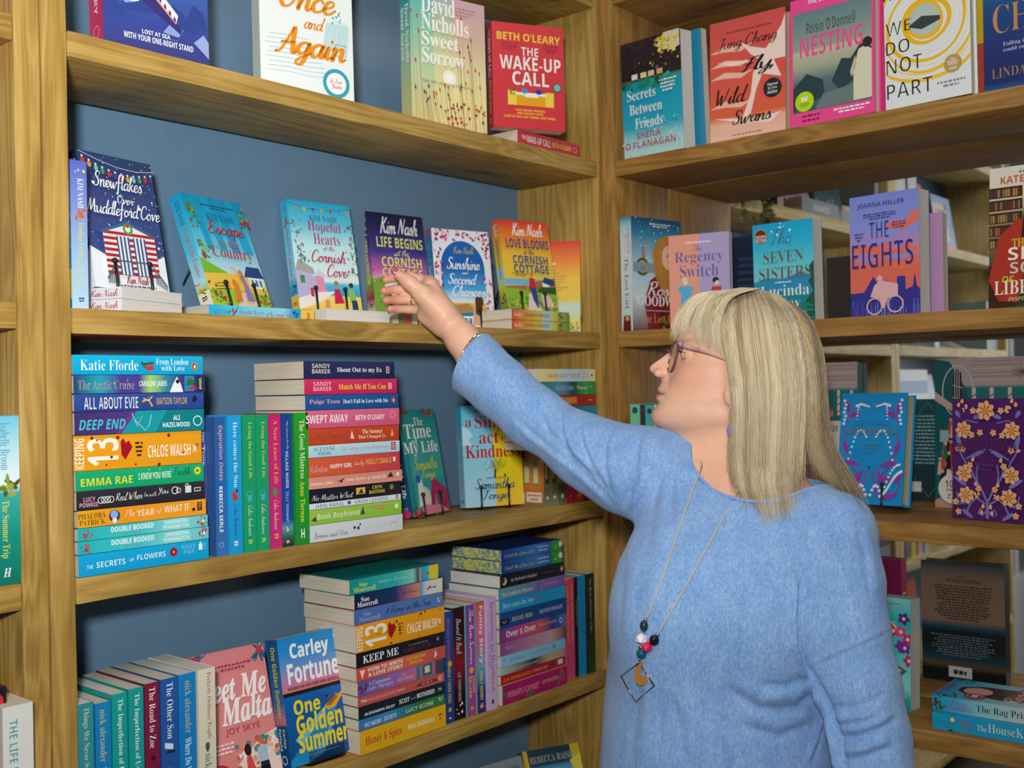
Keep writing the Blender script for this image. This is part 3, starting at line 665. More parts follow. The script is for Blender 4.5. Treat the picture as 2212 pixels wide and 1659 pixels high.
for k, (x0, x1, y, h, art, fc, lb) in enumerate([
 (.8975, .9125, YA+.030, .203, sp_paige, '5a58a8', 'violet to salmon spine half hidden behind the tall stack'),
 (.9130, .9310, YA+.008, .201, sp_expir, '2f5a9c', 'denim blue upright spine with pink handwriting'),
 (.9320, .9555, YA+.003, .203, sp_here, '1c98d4', 'light blue upright spine with a dancer in a red dress'),
 (.9570, .9800, YA+.003, .202, sp_living, '149a62', 'left one of two identical green upright spines with yellow lettering'),
 (.9808, 1.0035, YA+.003, .202, sp_living, '149a62', 'right one of two identical green upright spines with yellow lettering'),
 (1.0045, 1.0265, YA+.003, .202, sp_lease, 'c8206e', 'pink upright spine beside the green pair'),
 (1.0280, 1.0500, YA+.006, .202, sp_nurse, '16408f', 'dark blue upright spine with a small lakeside picture at the foot'),
 (1.0515, 1.0775, YA+.001, .2035, sp_mistress, '1f9030', 'grass green upright spine with bold serif title, last of the upright row')]):
    upright(lb, G2, x0, x1, y, S3, h, art, fc, seed=40+k)

# second stack
def two(a, bgc, t1, c1, f1, b1, t2, c2, f2, b2):
    a.g(0, 0, 1, 1, [(0, bgc[0]), (1, bgc[1])]); 
    for tt, cc, ff, bb in ((t1, c1, f1, b1), (t2, c2, f2, b2)):
        lines = tt.split('|'); n = len(lines); x0, y0, x1, y1 = bb; hh = (y1-y0)/n
        for i, s in enumerate(lines): a.t(s, x0, y1-hh*(i+1)+hh*.1, x1, y1-hh*i-hh*.1, cc, ff)
def S2(*args, extra=None):
    def f(a):
        two(a, *args)
        if extra: extra(a)
    return f
def ex_b(c): return lambda a: mark_b(a, .9, .3, .94, .72, c, 'SB')
def ex_val(a):
    a.t('Valentine', .0, .3, .18, .7, '8a3a8a', 'SC')
def sp_happy(a):
    a.g(0, 0, 1, 1, [(0, 'd9622a'), (.5, 'd8543c'), (1, 'cc3f52')], False); a.t('Valentine', .02, .22, .2, .62, 'e8b8d0', 'SC'); a.t('HAPPY GIRL', .225, .36, .46, .6, 'f4ece0', 'SB'); a.t('Lucky', .48, .36, .59, .7, 'f4ece0', 'SC'); a.t('HOLLY SMALE', .61, .42, .9, .74, 'ecc04a', 'SB-8'); a.r_(.92, .48, .95, .74, 'f0e0d0')
def sp_match2(a):
    a.g(0, 0, 1, 1, [(0, 'e39a86'), (1, 'dd8c78')]); a.t('EMMA LORD', .02, .3, .24, .52, 'f6efe8', 'SB-10'); a.t('you have a match', .37, .3, .81, .72, 'f6e6dc', 'RB-4/.2'); a.p([(.28, .6), (.33, .3), (.36, .75), (.31, .5)], '2a3038'); a.p([(.83, .4), (.87, .9), (.9, .4)], '2a3038'); a.e(.95, .6, .2, 'f2e2da')
def sp_nomatter(a):
    a.g(0, 0, 1, 1, [(0, '16202e'), (.5, '1c1a22'), (1, '2a2030')], False); a.t('No Matter What', .03, .14, .47, .6, 'eeeee6', 'SC+4'); a.r_(.5, .3, .6, .8, 'e0c030'); a.p([(.52, .35), (.56, .75), (.58, .35)], '2a3a5a'); a.t('CARA', .68, .58, .79, .86, 'd8c83a', 'SB'); a.t('BASTONE', .645, .24, .82, .5, 'd8c83a', 'SB'); a.e(.9, .6, .22, '6a9a2a', n=7); a.dots(8, .62, .1, .86, .95, .06, ['8a2a5a', '3a6a5a'])
def sp_greek(a):
    a.g(0, 0, 1, 1, [(0, 'd9e2ea'), (1, 'e2eaf0')]); a.t('HAN KANG', .07, .15, .355, .85, '55607a', 'SB-24'); a.r_(.4, .25, .435, .8, '4a5a8a'); a.t('GREEK LESSONS', .475, .2, .85, .86, '55607a', 'SB-24'); penguin(a, .955, .55, .34, 'c8442a')
def sp_boyf(a):
    a.g(0, 0, 1, 1, [(0, '8fc43a'), (1, '9acb48')]); a.t('Book Boyfriend', .08, .2, .52, .72, 'f2f4e6', 'SB-20'); a.p([(.01, .3), (.06, .55), (.07, .2)], '5a3a2a'); a.p([(.53, .3), (.56, .9), (.58, .3)], '5a3a7a'); a.d(.64, .45, .86, .85, 2, 'e07a6a'); a.e(.94, .6, .18, 'f2f4e6')
def sp_bonnie(a):
    a.g(0, 0, 1, 1, [(0, 'd4d6da'), (1, 'dadce0')]); a.t('Bonnie and Stan', .04, .2, .39, .55, '3c3e44', 'SC'); a.e(.46, .55, .1, '3a3a40', n=9); a.e(.5, .5, .12, '55555c', n=9); a.e(.52, .7, .07, '3a3a40', n=8); a.t('ANNA STUART', .56, .36, .83, .6, 'c4cfbc', 'SB-26'); a.l([(.85, .4), (.88, .6), (.91, .5), (.96, .75)], .03, '8a8c90')
def sp_cottage(a):
    a.g(0, 0, 1, 1, [(0, 'a8d4e2'), (1, 'c4e2e8')]); a.t('SUZANNE', .055, .5, .28, .86, '2f6a94', 'RB-18'); a.t('SNOW', .1, .12, .24, .46, '2f6a94', 'RB-18'); a.t('The Cottage of New Beginnings', .34, .32, .86, .78, 'd0808c', 'SC'); a.r_(.9, .2, .955, .9, 'c8384a'); a.d(.905, .25, .95, .85, 3, 'eac0c4')
def sp_swept(a):
    a.g(0, 0, 1, 1, [(0, 'd4567c'), (1, 'de6a8c')]); a.t('SWEPT AWAY', .0, .28, .43, .74, 'f4eef0', 'SB-4'); a.t('BETH O\'LEARY', .51, .36, .83, .66, 'f4eef0', 'SB'); a.ring(.925, .6, .2, .05, 'e8a8bc', n=14)
def sp_changed(a):
    a.g(0, 0, 1, 1, [(0, 'c43f1a'), (1, 'cc4a22')]); a.t('Cathy Bramley', .02, .2, .42, .78, '8e4a34', 'SC'); a.t('The Summer', .58, .54, .81, .82, 'f4e8dc', 'RB-8'); a.t('That Changed Us', .535, .18, .845, .46, 'f4e8dc', 'RB-8'); a.p([(.45, .3), (.465, .8), (.48, .5), (.49, .25)], 'e8dcd8'); a.p([(.9, .3), (.92, .8), (.94, .3)], 'e8a890')
G3 = 'paperbacks in the second stack with their page edges showing'
X0b, X1b = 1.0785, 1.272
stack(G3, [
 (.0546, 1.074, 1.266, .004, S2(('1e2750', '27305c'), 'SANDY|BARKER', 'ece4d2', 'SB-14', (.085, .26, .275, .88), 'Shout Out to my Ex', 'f0ece4', 'RB', (.35, .26, .85, .7), extra=ex_b('c8b8a8')), 'b01c44', 'navy paperback on top of the middle stack'),
 (.0262, 1.074, 1.270, .003, S2(('cc2152', 'd63462'), 'SANDY|BARKER', 'f0c8d0', 'SB-14', (.09, .2, .275, .86), 'Match Me If You Can', 'eed83a', 'RB', (.35, .26, .87, .72), extra=ex_b('f0c8d0')), '1a2a60', 'crimson pink paperback with yellow title, second in the middle stack'),
 (.0012, 1.0745, 1.272, .002, S2(('15508f', '1a5a9e'), 'Paige Toon', 'e8a8b0', 'RB', (.04, .3, .35, .74), "Don't Fall in Love with Me", 'eceee8', 'RB', (.385, .36, .88, .72), extra=lambda a: penguin(a, .94, .55, .22, 'c8442a')), '1a4a86', 'royal blue paperback with pink and white title, third in the middle stack'),
 (-.0230, 1.0745, 1.272, .001, sp_swept, 'd4567c', 'candy pink paperback with bold white capitals, in the middle stack'),
 (-.0517, 1.077, 1.2715, .002, sp_changed, 'c43f1a', 'brick red paperback with a standing figure on the spine, in the middle stack'),
 (-.0778, 1.077, 1.2715, .001, sp_cottage, 'b8dce6', 'pale blue paperback with a red square at its spine end'),
 (-.0972, 1.077, 1.2715, .001, sp_happy, 'cc3f52', 'orange to red paperback with mixed white and yellow lettering'),
 (-.1268, 1.077, 1.275, .000, sp_match2, 'e39a86', 'salmon paperback with two dark birds on its spine'),
 (-.1462, 1.077, 1.272, .002, sp_nomatter, '2a2430', 'black paperback with yellow shapes and white script, in the middle stack'),
 (-.1683, 1.077, 1.272, .001, sp_greek, 'd9e2ea', 'thin white paperback with grey capitals, in the middle stack'),
 (-.1780, 1.0772, 1.2725, .000, sp_boyf, '8fc43a', 'lime green paperback in the middle stack'),
 (-.2018, 1.0772, 1.2745, .000, sp_bonnie, 'd4d6da', 'white paperback with thin handwriting, bottom of the middle stack')], YA, S3, 60)

# ------------------------------------------------------------------ face-out books of the long bay
def sky_grad(a, stops): a.g(0, 0, 1, 1, stops)
def fr_snow(a):
    sky_grad(a, [(0, 'e4eaf0'), (.2, 'dfe6ee'), (.24, '3a4a86'), (.6, '34437e'), (1, '1c3a66')]); a.p([(0, 0), (1, 0), (1, .28), (.8, .22), (.5, .2), (.2, .24), (0, .3)], 'e6ebf1')
    a.dots(120, 0, .25, 1, .98, .004, ['c8d4e8', 'eef2f8']); a.dots(8, .1, .3, .95, .9, .012, ['dfe8f4'])
    a.l([(0, .985), (.25, .94), (.5, .91), (.75, .905), (1, .93)], .004, 'd8dce0')
    for i in range(12):
        x = .04+i*.082; y = .975-.28*x*(1.2-x)-.03; a.e(x, y-.012, .017, ['c83030', 'd89030', '6ac0b4', '3a9a3a', 'b82838', '3a3f88'][i % 6], ry=.023, n=12); a.r_(x-.012, y+.01, x+.012, y+.025, 'd8dce0')
    a.t('Snowflakes', .14, .7, .79, .86, 'eef2f6', 'SC+14'); a.t('Over', .42, .635, .64, .705, 'eef2f6', 'SC+14'); a.t('Muddleford Cove', .0, .5, .99, .65, 'eef2f6', 'SC+14')
    a.p([(.16, .1), (.16, .42), (.5, .5), (.86, .42), (.86, .1)], 'e8e4e0')
    for i in range(9):
        y = .1+i*.042
        if y < .4: a.r_(.16, y, .86, y+.022, 'b02430')
    a.p([(.12, .41), (.5, .505), (.9, .41), (.88, .395), (.5, .48), (.14, .395)], '2e6490')
    for x in (.33, .55):
        a.r_(x, .1, x+.17, .385, '3c5a86')
        for i in range(3): a.r_(x+.02+i*.05, .1, x+.045+i*.05, .385, 'e4e8ec')
    a.ring(.5, .445, .035, .02, '4f9a3a', n=16); a.e(.5, .47, .014, 'c02834')
    a.l([(.14, .06), (.3, .2), (.75, .2), (.94, .04)], .013, '5a6068')
    for i in range(7): a.l([(.15+i*.022, .03), (.155+i*.022, .08+i*.016)], .007, '5a6068'); a.l([(.8+i*.022, .17-i*.02), (.8+i*.022, .05-i*.008)], .007, '5a6068')
    a.t('Kim Nash', .38, .035, .68, .105, 'b82c34', 'SC+14'); a.d(.1, .008, .95, .03, 1, '6a6e76')
def sp_snow(a): a.g(0, 0, 1, 1, [(0, '16294c'), (.7, '24356a'), (.75, 'e4eaf0'), (1, 'e4eaf0')], False); a.t('Snowflakes Over Muddleford Cove', .05, .25, .68, .8, 'eef2f6', 'SC+8')
def fr_escape(a):
    sky_grad(a, [(0, 'f0d890'), (.3, 'bfe6ee'), (.55, '6acce4'), (.8, '26b0da'), (1, '12a0d4')])
    for i in range(4): a.p([(.1+i*.2, 1), (.22+i*.2, 1), (.3+i*.22, .5), (.2+i*.2, .5)], '22b2dc' if i % 2 else '1aa8d8')
    a.p([(0, 0), (0, .36), (.3, .3), (.65, .3), (1, .22), (1, 0)], 'ecc84a'); a.p([(0, .42), (.4, .3), (0, .28)], '7cc03a'); a.p([(0, 0), (0, .14), (.4, .16), (1, .12), (1, 0)], 'a8c83a'); a.p([(.4, 0), (.55, .14), (.66, .12), (.8, 0)], 'ead0b0')
    a.r_(.72, .18, .97, .3, 'eef2f4'); a.p([(.66, .28), (.74, .38), (.96, .38), (1, .28)], '2a4a86'); 
    for i in range(3): a.r_(.76+i*.07, .2, .8+i*.07, .26, '4a7ab0')
    for x, y, n in ((.06, .12, 22), (.2, .07, 22), (.86, .06, 22), (.95, .1, 18)): a.sprig(x, y, n, .09, ['3f8a3a', '5a9a2a'], ['b83448', 'c84a5a'], .03, .012)
    for x, y in ((.04, .86), (.1, .82), (.02, .72), (.12, .5), (.03, .55), (.95, .9), (.98, .78), (.9, .8)): a.sprig(x, y, 7, .06, ['4f9a2a', '8fb83a'], 'b8303a', .05, .012)
    a.sprig(.92, .78, 10, .05, 'b8303a', 'c83a44', .03, .014); a.sprig(.08, .42, 8, .05, '4f8a2a', 'b8303a', .04, .014)
    a.p([(.55, .05), (.57, .2), (.53, .26), (.6, .28), (.68, .05)], '9878c0'); a.e(.56, .3, .028, 'e0803a'); a.l([(.55, .27), (.47, .33), (.42, .35)], .012, 'e8b89a'); a.p([(.36, .04), (.4, .2), (.47, .2), (.47, .04)], 'e0843a'); a.e(.41, .21, .025, 'e0843a')
    for i in range(3): a.l([(.08, .13+i*.025), (.33, .15+i*.025)], .004, '4a4030')
    a.t('KIM NASH', .28, .765, .72, .83, '1f5a9c', 'RB-12'); a.t('Escape', .24, .6, .85, .77, 'd0343c', 'SC+10'); a.t('to the', .36, .53, .68, .6, 'c83c4a', 'RB-14'); a.t('Country', .2, .4, .86, .53, 'd0343c', 'RB-10'); a.d(.2, .87, .8, .92, 2, '2a7aa0')
def sp_escape(a): a.g(0, 0, 1, 1, [(0, '1aa8d8'), (.5, '4cbede'), (.78, 'a8dce8'), (.86, 'a8c83a'), (.87, 'e8dcc0'), (1, 'e8dcc0')], False); a.t('KIM NASH', .06, .3, .27, .7, '1f5a9c', 'RB-14'); a.t('Escape to the Country', .3, .26, .74, .78, 'd0343c', 'RB-12'); a.sprig(.83, .5, 10, .4, ['3f8a3a', 'b83448', 'e0843a'], None, .3); mark_b(a, .9, .28, .94, .68, '2a2a30')
def fr_hopeful(a):
    sky_grad(a, [(0, 'ecc84a'), (.13, 'f0d87a'), (.14, '2aa4d4'), (.24, '4cc0e0'), (.27, 'd8f0f0'), (.6, 'c0ecf2'), (.8, '5ecbe6'), (1, '1cb0dc')])
    a.p([(0, 0), (.3, .06), (.62, .18), (.3, .16), (0, .2)], 'ece4dc'); a.p([(0, .1), (.0, .36), (.16, .36), (.3, .3), (.3, .16)], 'b8b4d8'); a.p([(-.0, .36), (.06, .46), (.28, .38), (.3, .32)], 'a8a8a4'); a.p([(.3, .16), (.3, .31), (.42, .32), (.46, .17)], 'e090b0'); a.p([(.3, .32), (.36, .38), (.5, .3), (.42, .3)], 'c8d4d8'); a.r_(.2, .12, .25, .2, 'c83848'); a.r_(.06, .24, .13, .31, '5a8a4a')
    a.p([(.56, .06), (.58, .2), (.66, .2), (.72, .07)], 'c82850'); a.e(.62, .25, .025, 'd07030'); a.p([(.82, .08), (.8, .2), (.9, .2), (.92, .08)], '8ac050'); a.p([(.84, 0), (.84, .1), (.93, .1), (.94, 0)], '24406a'); a.e(.86, .24, .024, '4a3020'); a.p([(.4, .02), (.42, .1), (.48, .09), (.48, .02)], 'd89a60')
    a.l([(.0, .97), (.3, .93), (.6, .93), (1, .96)], .004, '2a6a90')
    for i in range(7): x = .08+i*.14; a.p([(x, .94), (x+.06, .94), (x+.03, .895)], ['d88a3a', 'e8b84a', '7a5a9a', 'e0a04a', 'c8343c', '4a9ac0', 'd89a3a'][i])
    for x, y, n in ((.05, .8, 16), (.1, .7, 12), (.08, .56, 26), (.14, .47, 20), (.93, .78, 16), (.97, .65, 18), (.92, .5, 18), (.9, .38, 18)): a.sprig(x, y, n, .07, ['2f8a7a', '3f9a8a'], 'c03060', .026, .009)
    a.t('KIM NASH', .29, .815, .73, .865, '2a6a96', 'RB-16'); a.t('Hopeful', .25, .7, .78, .81, 'c03a78', 'RB-16'); a.t('Hearts', .32, .6, .74, .7, 'c03a78', 'RB-16'); a.t('at the', .45, .545, .64, .59, 'c02a58', 'SC'); a.t('Cornish', .25, .43, .8, .55, 'c82858', 'SC+10'); a.t('Cove', .47, .3, .8, .42, 'c82858', 'SC+10')
def sp_hopeful(a): a.g(0, 0, 1, 1, [(0, '1cb0dc'), (.3, '5ecbe6'), (.7, '90d8ea'), (.78, '2aa4d4'), (.86, '2aa4d4'), (.865, 'ecc84a'), (1, 'ecc84a')], False); a.t('KIM NASH', .04, .32, .18, .7, '2a6a96', 'RB-14'); a.sprig(.22, .5, 12, .4, '2f8a5a', 'c03060', .3, .1); a.t('Hopeful Hearts', .27, .28, .5, .74, 'c03a78', 'RB-14'); a.t('at the Cornish Cove', .52, .28, .76, .76, 'c82858', 'SC+6'); a.dots(6, .78, .3, .84, .8, .1, ['c83848', '2a4a86']); mark_b(a, .92, .25, .955, .75, 'c85060')
def fr_life(a):
    sky_grad(a, [(0, 'd8b0c0'), (.3, 'e8b0c8'), (.42, 'c868b0'), (.6, '4a3f94'), (.85, '262a5e'), (1, '181c3c')])
    a.p([(0, 0), (0, .32), (.3, .38), (.6, .3), (1, .34), (1, 0)], '7aa83a'); a.p([(.2, .26), (.28, .36), (.42, .33), (.42, .22), (.22, .22)], 'ece8e4'); a.sprig(.5, .08, 160, .5, ['a82a4a', 'c83a5a', '3a7a3a', 'd8a0b0'], 'e8d0d8', .035, .012); a.p([(.3, .05), (.4, .2), (.6, .2), (.7, .05)], 'c8c0c8')
    a.t('Kim Nash', .18, .78, .86, .96, 'f2f0ec', 'SC+24'); a.t('LIFE BEGINS', .1, .645, .93, .75, 'e6e67a', 'SB'); a.t('at the', .42, .565, .66, .635, 'e6e0a0', 'SC+8'); a.t('CORNISH', .16, .45, .88, .55, 'e6e67a', 'SB'); a.t('COTTAGE', .16, .345, .88, .44, 'e6e67a', 'SB'); a.d(.1, .3, .4, .325, 1, '4a3a6a')
def sp_life(a): a.g(0, 0, 1, 1, [(0, '181c3c'), (.35, '2c2c66'), (.55, '9a50a0'), (.68, '7aa83a'), (.86, 'a82a4a'), (1, 'e0d6c0')], False); a.t('Kim Nash', .05, .25, .24, .8, 'f2f0ec', 'SC+14'); a.t('LIFE BEGINS at the CORNISH COTTAGE', .27, .3, .72, .72, 'e6e67a', 'SB'); mark_b(a, .91, .3, .95, .7, '4a4038')
def fr_sun(a):
    sky_grad(a, [(0, 'dfe4ec'), (1, 'e2e6ee')]); a.p([(.12, 0)]+[(.5-.38*math.cos(math.pi*i/16), .62+.27*math.sin(math.pi*i/16)) for i in range(17)]+[(.88, 0)], '1c62b0')
    a.g(.12, .3, .88, .62, [(0, 'bfe4f0'), (.3, '4aa8dc'), (1, '1c62b0')]); a.g(.12, 0, .88, .3, [(0, '2a7ab8'), (.45, '2a9ac0'), (.46, 'b89858'), (.85, 'd8b868'), (.9, 'e8e0c8'), (1, 'bfe4f0')])
    a.p([(.12, .16), (.3, .24), (.55, .26), (.68, .18), (.7, .15), (.4, .13)], 'b08848'); a.p([(.12, .15), (.68, .17), (.7, .15), (.4, .11), (.12, .12)], '1c84b0')
    for i in range(10): a.r_(.14+i*.075, 0, .165+i*.075, .12, 'e8ecf0')
    a.r_(.12, .11, .88, .13, 'e8ecf0'); a.p([(.62, 0), (.63, .16), (.72, .2), (.83, .16), (.86, 0)], 'e8e8ec'); a.p([(.6, .04), (.63, .22), (.7, .26), (.74, .12), (.8, .2), (.86, .18), (.86, .08), (.72, .04)], 'd8a888'); a.e(.74, .28, .05, '5a3a28', ry=.065); a.p([(.68, .3), (.66, .16), (.76, .12), (.8, .28)], '5a3a28')
    for i in range(150):
        q = a.r.random(); s_ = a.r.choice([0, 1, 2])
        x, y = [(a.r.uniform(0, .14), q), (a.r.uniform(.86, 1), q), (q, a.r.uniform(.9, 1))][s_]
        a.leaf(x, y, .04, a.r.uniform(0, 6.28), .02, a.r.choice(['b02a54', 'c84a70', '8a1c40', 'e0a0b4', 'dfe4ec']))
    a.t('Kim Nash', .33, .75, .68, .83, 'b8b878', 'SC+10'); a.t('Sunshine', .2, .59, .78, .72, 'eef2f6', 'SC+18'); a.t('and', .45, .545, .57, .585, 'eef2f6', 'SC+10'); a.t('Second', .2, .44, .72, .555, 'eef2f6', 'SC+18'); a.t('Chances', .26, .32, .84, .435, 'eef2f6', 'SC+18')
def sp_sun(a): a.g(0, 0, 1, 1, [(0, '8a3a60'), (.1, '1c6aa8'), (.8, '2a84b8'), (1, '1c62b0')], False); a.t('Kim Nash', .14, .25, .32, .75, '4aa0c8', 'SC+10'); a.t('Sunshine and Second Chances', .36, .25, .85, .78, 'a8d0e4', 'SC+8')
LOVE_BG = [(0, 'd8d8a0'), (.1, 'e0d040'), (.28, 'bcdcd8'), (.36, 'e8c848'), (.6, 'ecc040'), (.78, 'ea8a34'), (1, 'd8382c')]
def meadow(a, h):
    a.sprig(.5, .0, 1, .01, '3f9a3a'); 
    for i in range(150): a.leaf(a.r.uniform(-.02, .98), a.r.uniform(0, h)*a.r.random()**.5, .03, a.r.uniform(0, 3.1), .014, a.r.choice(['3f8a3a', '5aa03a', 'd8c830', 'e0d040', '8a4a9a', 'b05a9a']))
def fr_love(a):
    sky_grad(a, LOVE_BG); a.r_(0, .29, 1, .36, '7ab8d8'); a.p([(.5, .29), (.62, .34), (1, .38), (1, .24), (0, .24), (0, .28)], 'a8743a'); a.p([(0, 0), (0, .26), (.4, .24), (1, .26), (1, 0)], '8ab83a'); a.p([(.6, .22), (.7, .28), (1, .28), (1, .2)], '3a5a2a'); a.r_(.74, .28, .88, .34, 'eceae6'); a.p([(.74, .33), (.8, .39), (.98, .36), (.98, .3), (.88, .3)], '2a4a7a')
    meadow(a, .2); a.p([(.36, 0), (.42, .2), (.5, .2), (.66, 0)], 'dcd0c8'); a.p([(.68, .06), (.66, .19), (.84, .17), (.9, .05)], 'e0c8b0')
    a.p([(.44, .26), (.46, .37), (.56, .36), (.57, .26)], 'c8303a'); a.e(.51, .41, .022, 'c88a50'); a.p([(.45, .26), (.49, .13), (.56, .04), (.59, .05), (.57, .26)], '2a4a86'); a.l([(.44, .36), (.4, .24)], .014, 'dca078')
    a.t('Kim Nash', .22, .82, .84, .97, 'f4efe6', 'SC+24'); a.t('LOVE BLOOMS', .08, .69, .93, .79, '3a4a80', 'SB'); a.t('at the', .4, .625, .62, .685, '4a5a88', 'SC+8'); a.t('CORNISH', .18, .52, .88, .61, '3a5a8a', 'SB'); a.t('COTTAGE', .18, .42, .88, .51, '3a5a8a', 'SB'); a.d(.12, .38, .46, .42, 2, '8a6a4a')
def sp_love(a): a.g(0, 0, 1, 1, [(0, 'd8542c'), (.12, 'e08a34'), (.35, 'e4b43c'), (.5, 'e0d050'), (.56, 'a8d4dc'), (.66, 'c0d8b0'), (.74, 'd0cc40'), (1, '5a9a3a')], False); a.t('Kim Nash', .04, .3, .17, .75, 'f4efe6', 'SC+18'); a.t('LOVE BLOOMS at the CORNISH COTTAGE', .21, .34, .64, .68, '3a5a8a', 'SB'); a.sprig(.84, .5, 50, .45, ['3f8a3a', '8a3a8a', 'd8c830', '2a5a3a'], None, .3)
def bk_love(a): sky_grad(a, LOVE_BG); a.d(.08, .74, .72, .78, 1, 'f4efe6'); a.d(.08, .42, .8, .7, 9, 'a89060', False, .4); a.d(.1, .26, .7, .4, 5, 'a08a70', False, .4); meadow(a, .13)
def fr_time(a):
    sky_grad(a, [(0, '4aa890'), (.3, '1a98a0'), (.36, '3aa49c'), (.6, '3aa098'), (1, '128a8e')]); a.r_(0, .04, .14, 1, '128a8e')
    a.p([(.2, .08), (.25, .32), (.36, .34), (.42, .1)], 'dcdcd8'); a.e(.27, .34, .04, '2a5ab0'); a.p([(.3, .1), (.4, .27), (.52, .22), (.55, .08)], 'd8c8bc'); a.p([(.5, .05), (.62, .33), (.72, .32), (.95, .24), (1, .2), (1, 0), (.72, 0), (.68, .2), (.6, .05)], 'a8145a'); a.p([(0, 0), (.3, .09), (.8, .07), (1, 0)], 'd87a90')
    for x, y in ((.08, .97), (.2, .99), (.7, .98), (.85, .96), (.06, .03), (.2, .02), (.95, .05)): a.fl(x, y, .045, 'c8303a', '8a1c28'); a.sprig(x, y, 5, .05, '2a5a3a', None, .05)
    a.t('The', .36, .84, .62, .92, 'eef0ea', 'RB-14'); a.t('Time', .08, .72, .8, .86, 'eef0ea', 'RB'); a.t('of', .24, .66, .4, .73, 'eef0ea', 'RB-14'); a.t('My Life', .0, .55, .92, .69, 'eef0ea', 'RB'); a.t('Samantha', .2, .42, .82, .54, 'd8d83a', 'SC+12'); a.t('Tonge', .34, .31, .74, .42, 'd8d83a', 'SC+12')
def sp_time(a): a.g(0, 0, 1, 1, [(0, '1c3a66'), (1, '16486e')], False); a.t('The Time of', .2, .4, .52, .72, 'd8dce0', 'RB'); a.t('My Life', .56, .36, .82, .74, 'eef0ea', 'RB'); mark_b(a, .9, .35, .94, .7, '7a98b0'); a.fl(.02, .6, .4, 'c8303a'); a.fl(.97, .5, .4, 'c03060')
def fr_single(a):
    sky_grad(a, [(0, 'a8d4e2'), (1, '58bcdc')]); a.g(.52, 0, 1, 1, [(0, 'e8b840'), (.2, 'dcc41c'), (1, 'dcc81a')]); a.p([(0, .6), (0, .8), (.12, .76), (.18, .7), (.1, .66), (.18, .6)], 'b8dce6')
    a.t('a', .06, .79, .17, .86, 'b8242e', 'RB'); a.t('Single', .22, .74, .92, .9, 'b8242e', 'RB'); a.t('act', .28, .62, .62, .74, 'b8242e', 'RB'); a.t('of', .66, .645, .8, .7, 'b8242e', 'RB'); a.t('Kindness', .04, .48, .98, .61, 'b8242e', 'RB')
    a.l([(.52, .28), (.53, .36), (.5, .44)], .02, '3a3028'); a.sprig(.48, .42, 60, .07, '8aa0a0', None, .02); a.sprig(.6, .41, 60, .07, ['a8b81a', '8a9a20', 'b8a020'], None, .025); a.l([(.35, .28), (.7, .28)], .006, '4a4a40'); a.e(.68, .3, .012, '2a2a28'); a.dots(8, .2, .36, .4, .45, .007, ['5a8090'])
    a.e(.84, .64, .03, 'f0ecd8'); a.t('Samantha', .16, .17, .84, .28, '2c4a7c', 'SC+10'); a.t('Tonge', .28, .04, .72, .16, '2c4a7c', 'SC+10'); a.d(.1, .94, .8, .97, 1, '4a98b8')
def sp_single(a): a.g(0, 0, 1, 1, [(0, '3aa4cc'), (.4, '6cc0da'), (1, '9cd0e0')], False); a.t('Samantha Tonge', .04, .3, .34, .75, '2c5a8c', 'SC+8'); a.t('A Single Act of Kindness', .42, .3, .86, .7, 'b04a5a', 'RB'); mark_b(a, .92, .3, .96, .7, '2c5a8c')
def fr_malta(a):
    sky_grad(a, [(0, 'd87a74'), (.3, 'dc8a86'), (1, 'dc8488')])
    for x, y, n in ((.05, .96, 10), (.92, .95, 12), (.03, .5, 10), (.5, .02, 8), (.06, .12, 6)):
        for i in range(n): a.leaf(x, y, .1, a.r.uniform(0, 6.28), .018, a.r.choice(['2a7a86', '1c5a6e']))
        a.fl(x, y, .035, 'c8304a')
    a.t('Meet Me', -.06, .62, .95, .8, 'f4f0ec', 'BI+18'); a.t('in', .02, .5, .2, .6, 'f4f0ec', 'BI+10'); a.t('Malta', .27, .44, .98, .64, 'f4f0ec', 'BI+18'); a.t('JOY SKYE', .3, .36, .78, .42, 'b0304a', ''); a.d(.22, .84, .8, .9, 2, 'a83a50'); a.d(.08, .24, .4, .33, 3, 'f0e0dc')
    a.p([(.3, 0), (.4, .14), (.75, .3), (1, .34), (1, 0)], 'e8d4c4'); a.dots(40, .4, .1, 1, .3, .02, ['e0a08c', 'c8604c', 'f0e4d8', '3a8a90']); a.p([(.5, 0), (.52, .18), (.58, .2), (.66, 0)], 'd04a4e'); a.e(.55, .235, .03, '2a1c1c', ry=.045); a.p([(.68, .12), (.68, .23), (.82, .24), (.82, .12)], 'a8c0d0'); a.p([(.7, 0), (.7, .12), (.82, .12), (.84, 0)], '1c2430'); a.e(.75, .27, .024, 'c87040')
    a.e(.14, .07, .11, 'b82044'); a.t('A', .12, .12, .16, .14, 'f0e0e0', 'SB'); a.t('SUBLIME', .03, .085, .25, .11, 'f0e0e0', 'SB'); a.t('RETREATS', .03, .05, .25, .075, 'f0e0e0', 'SB'); a.t('ROMANCE', .05, .02, .23, .042, 'f0e0e0', 'SB')
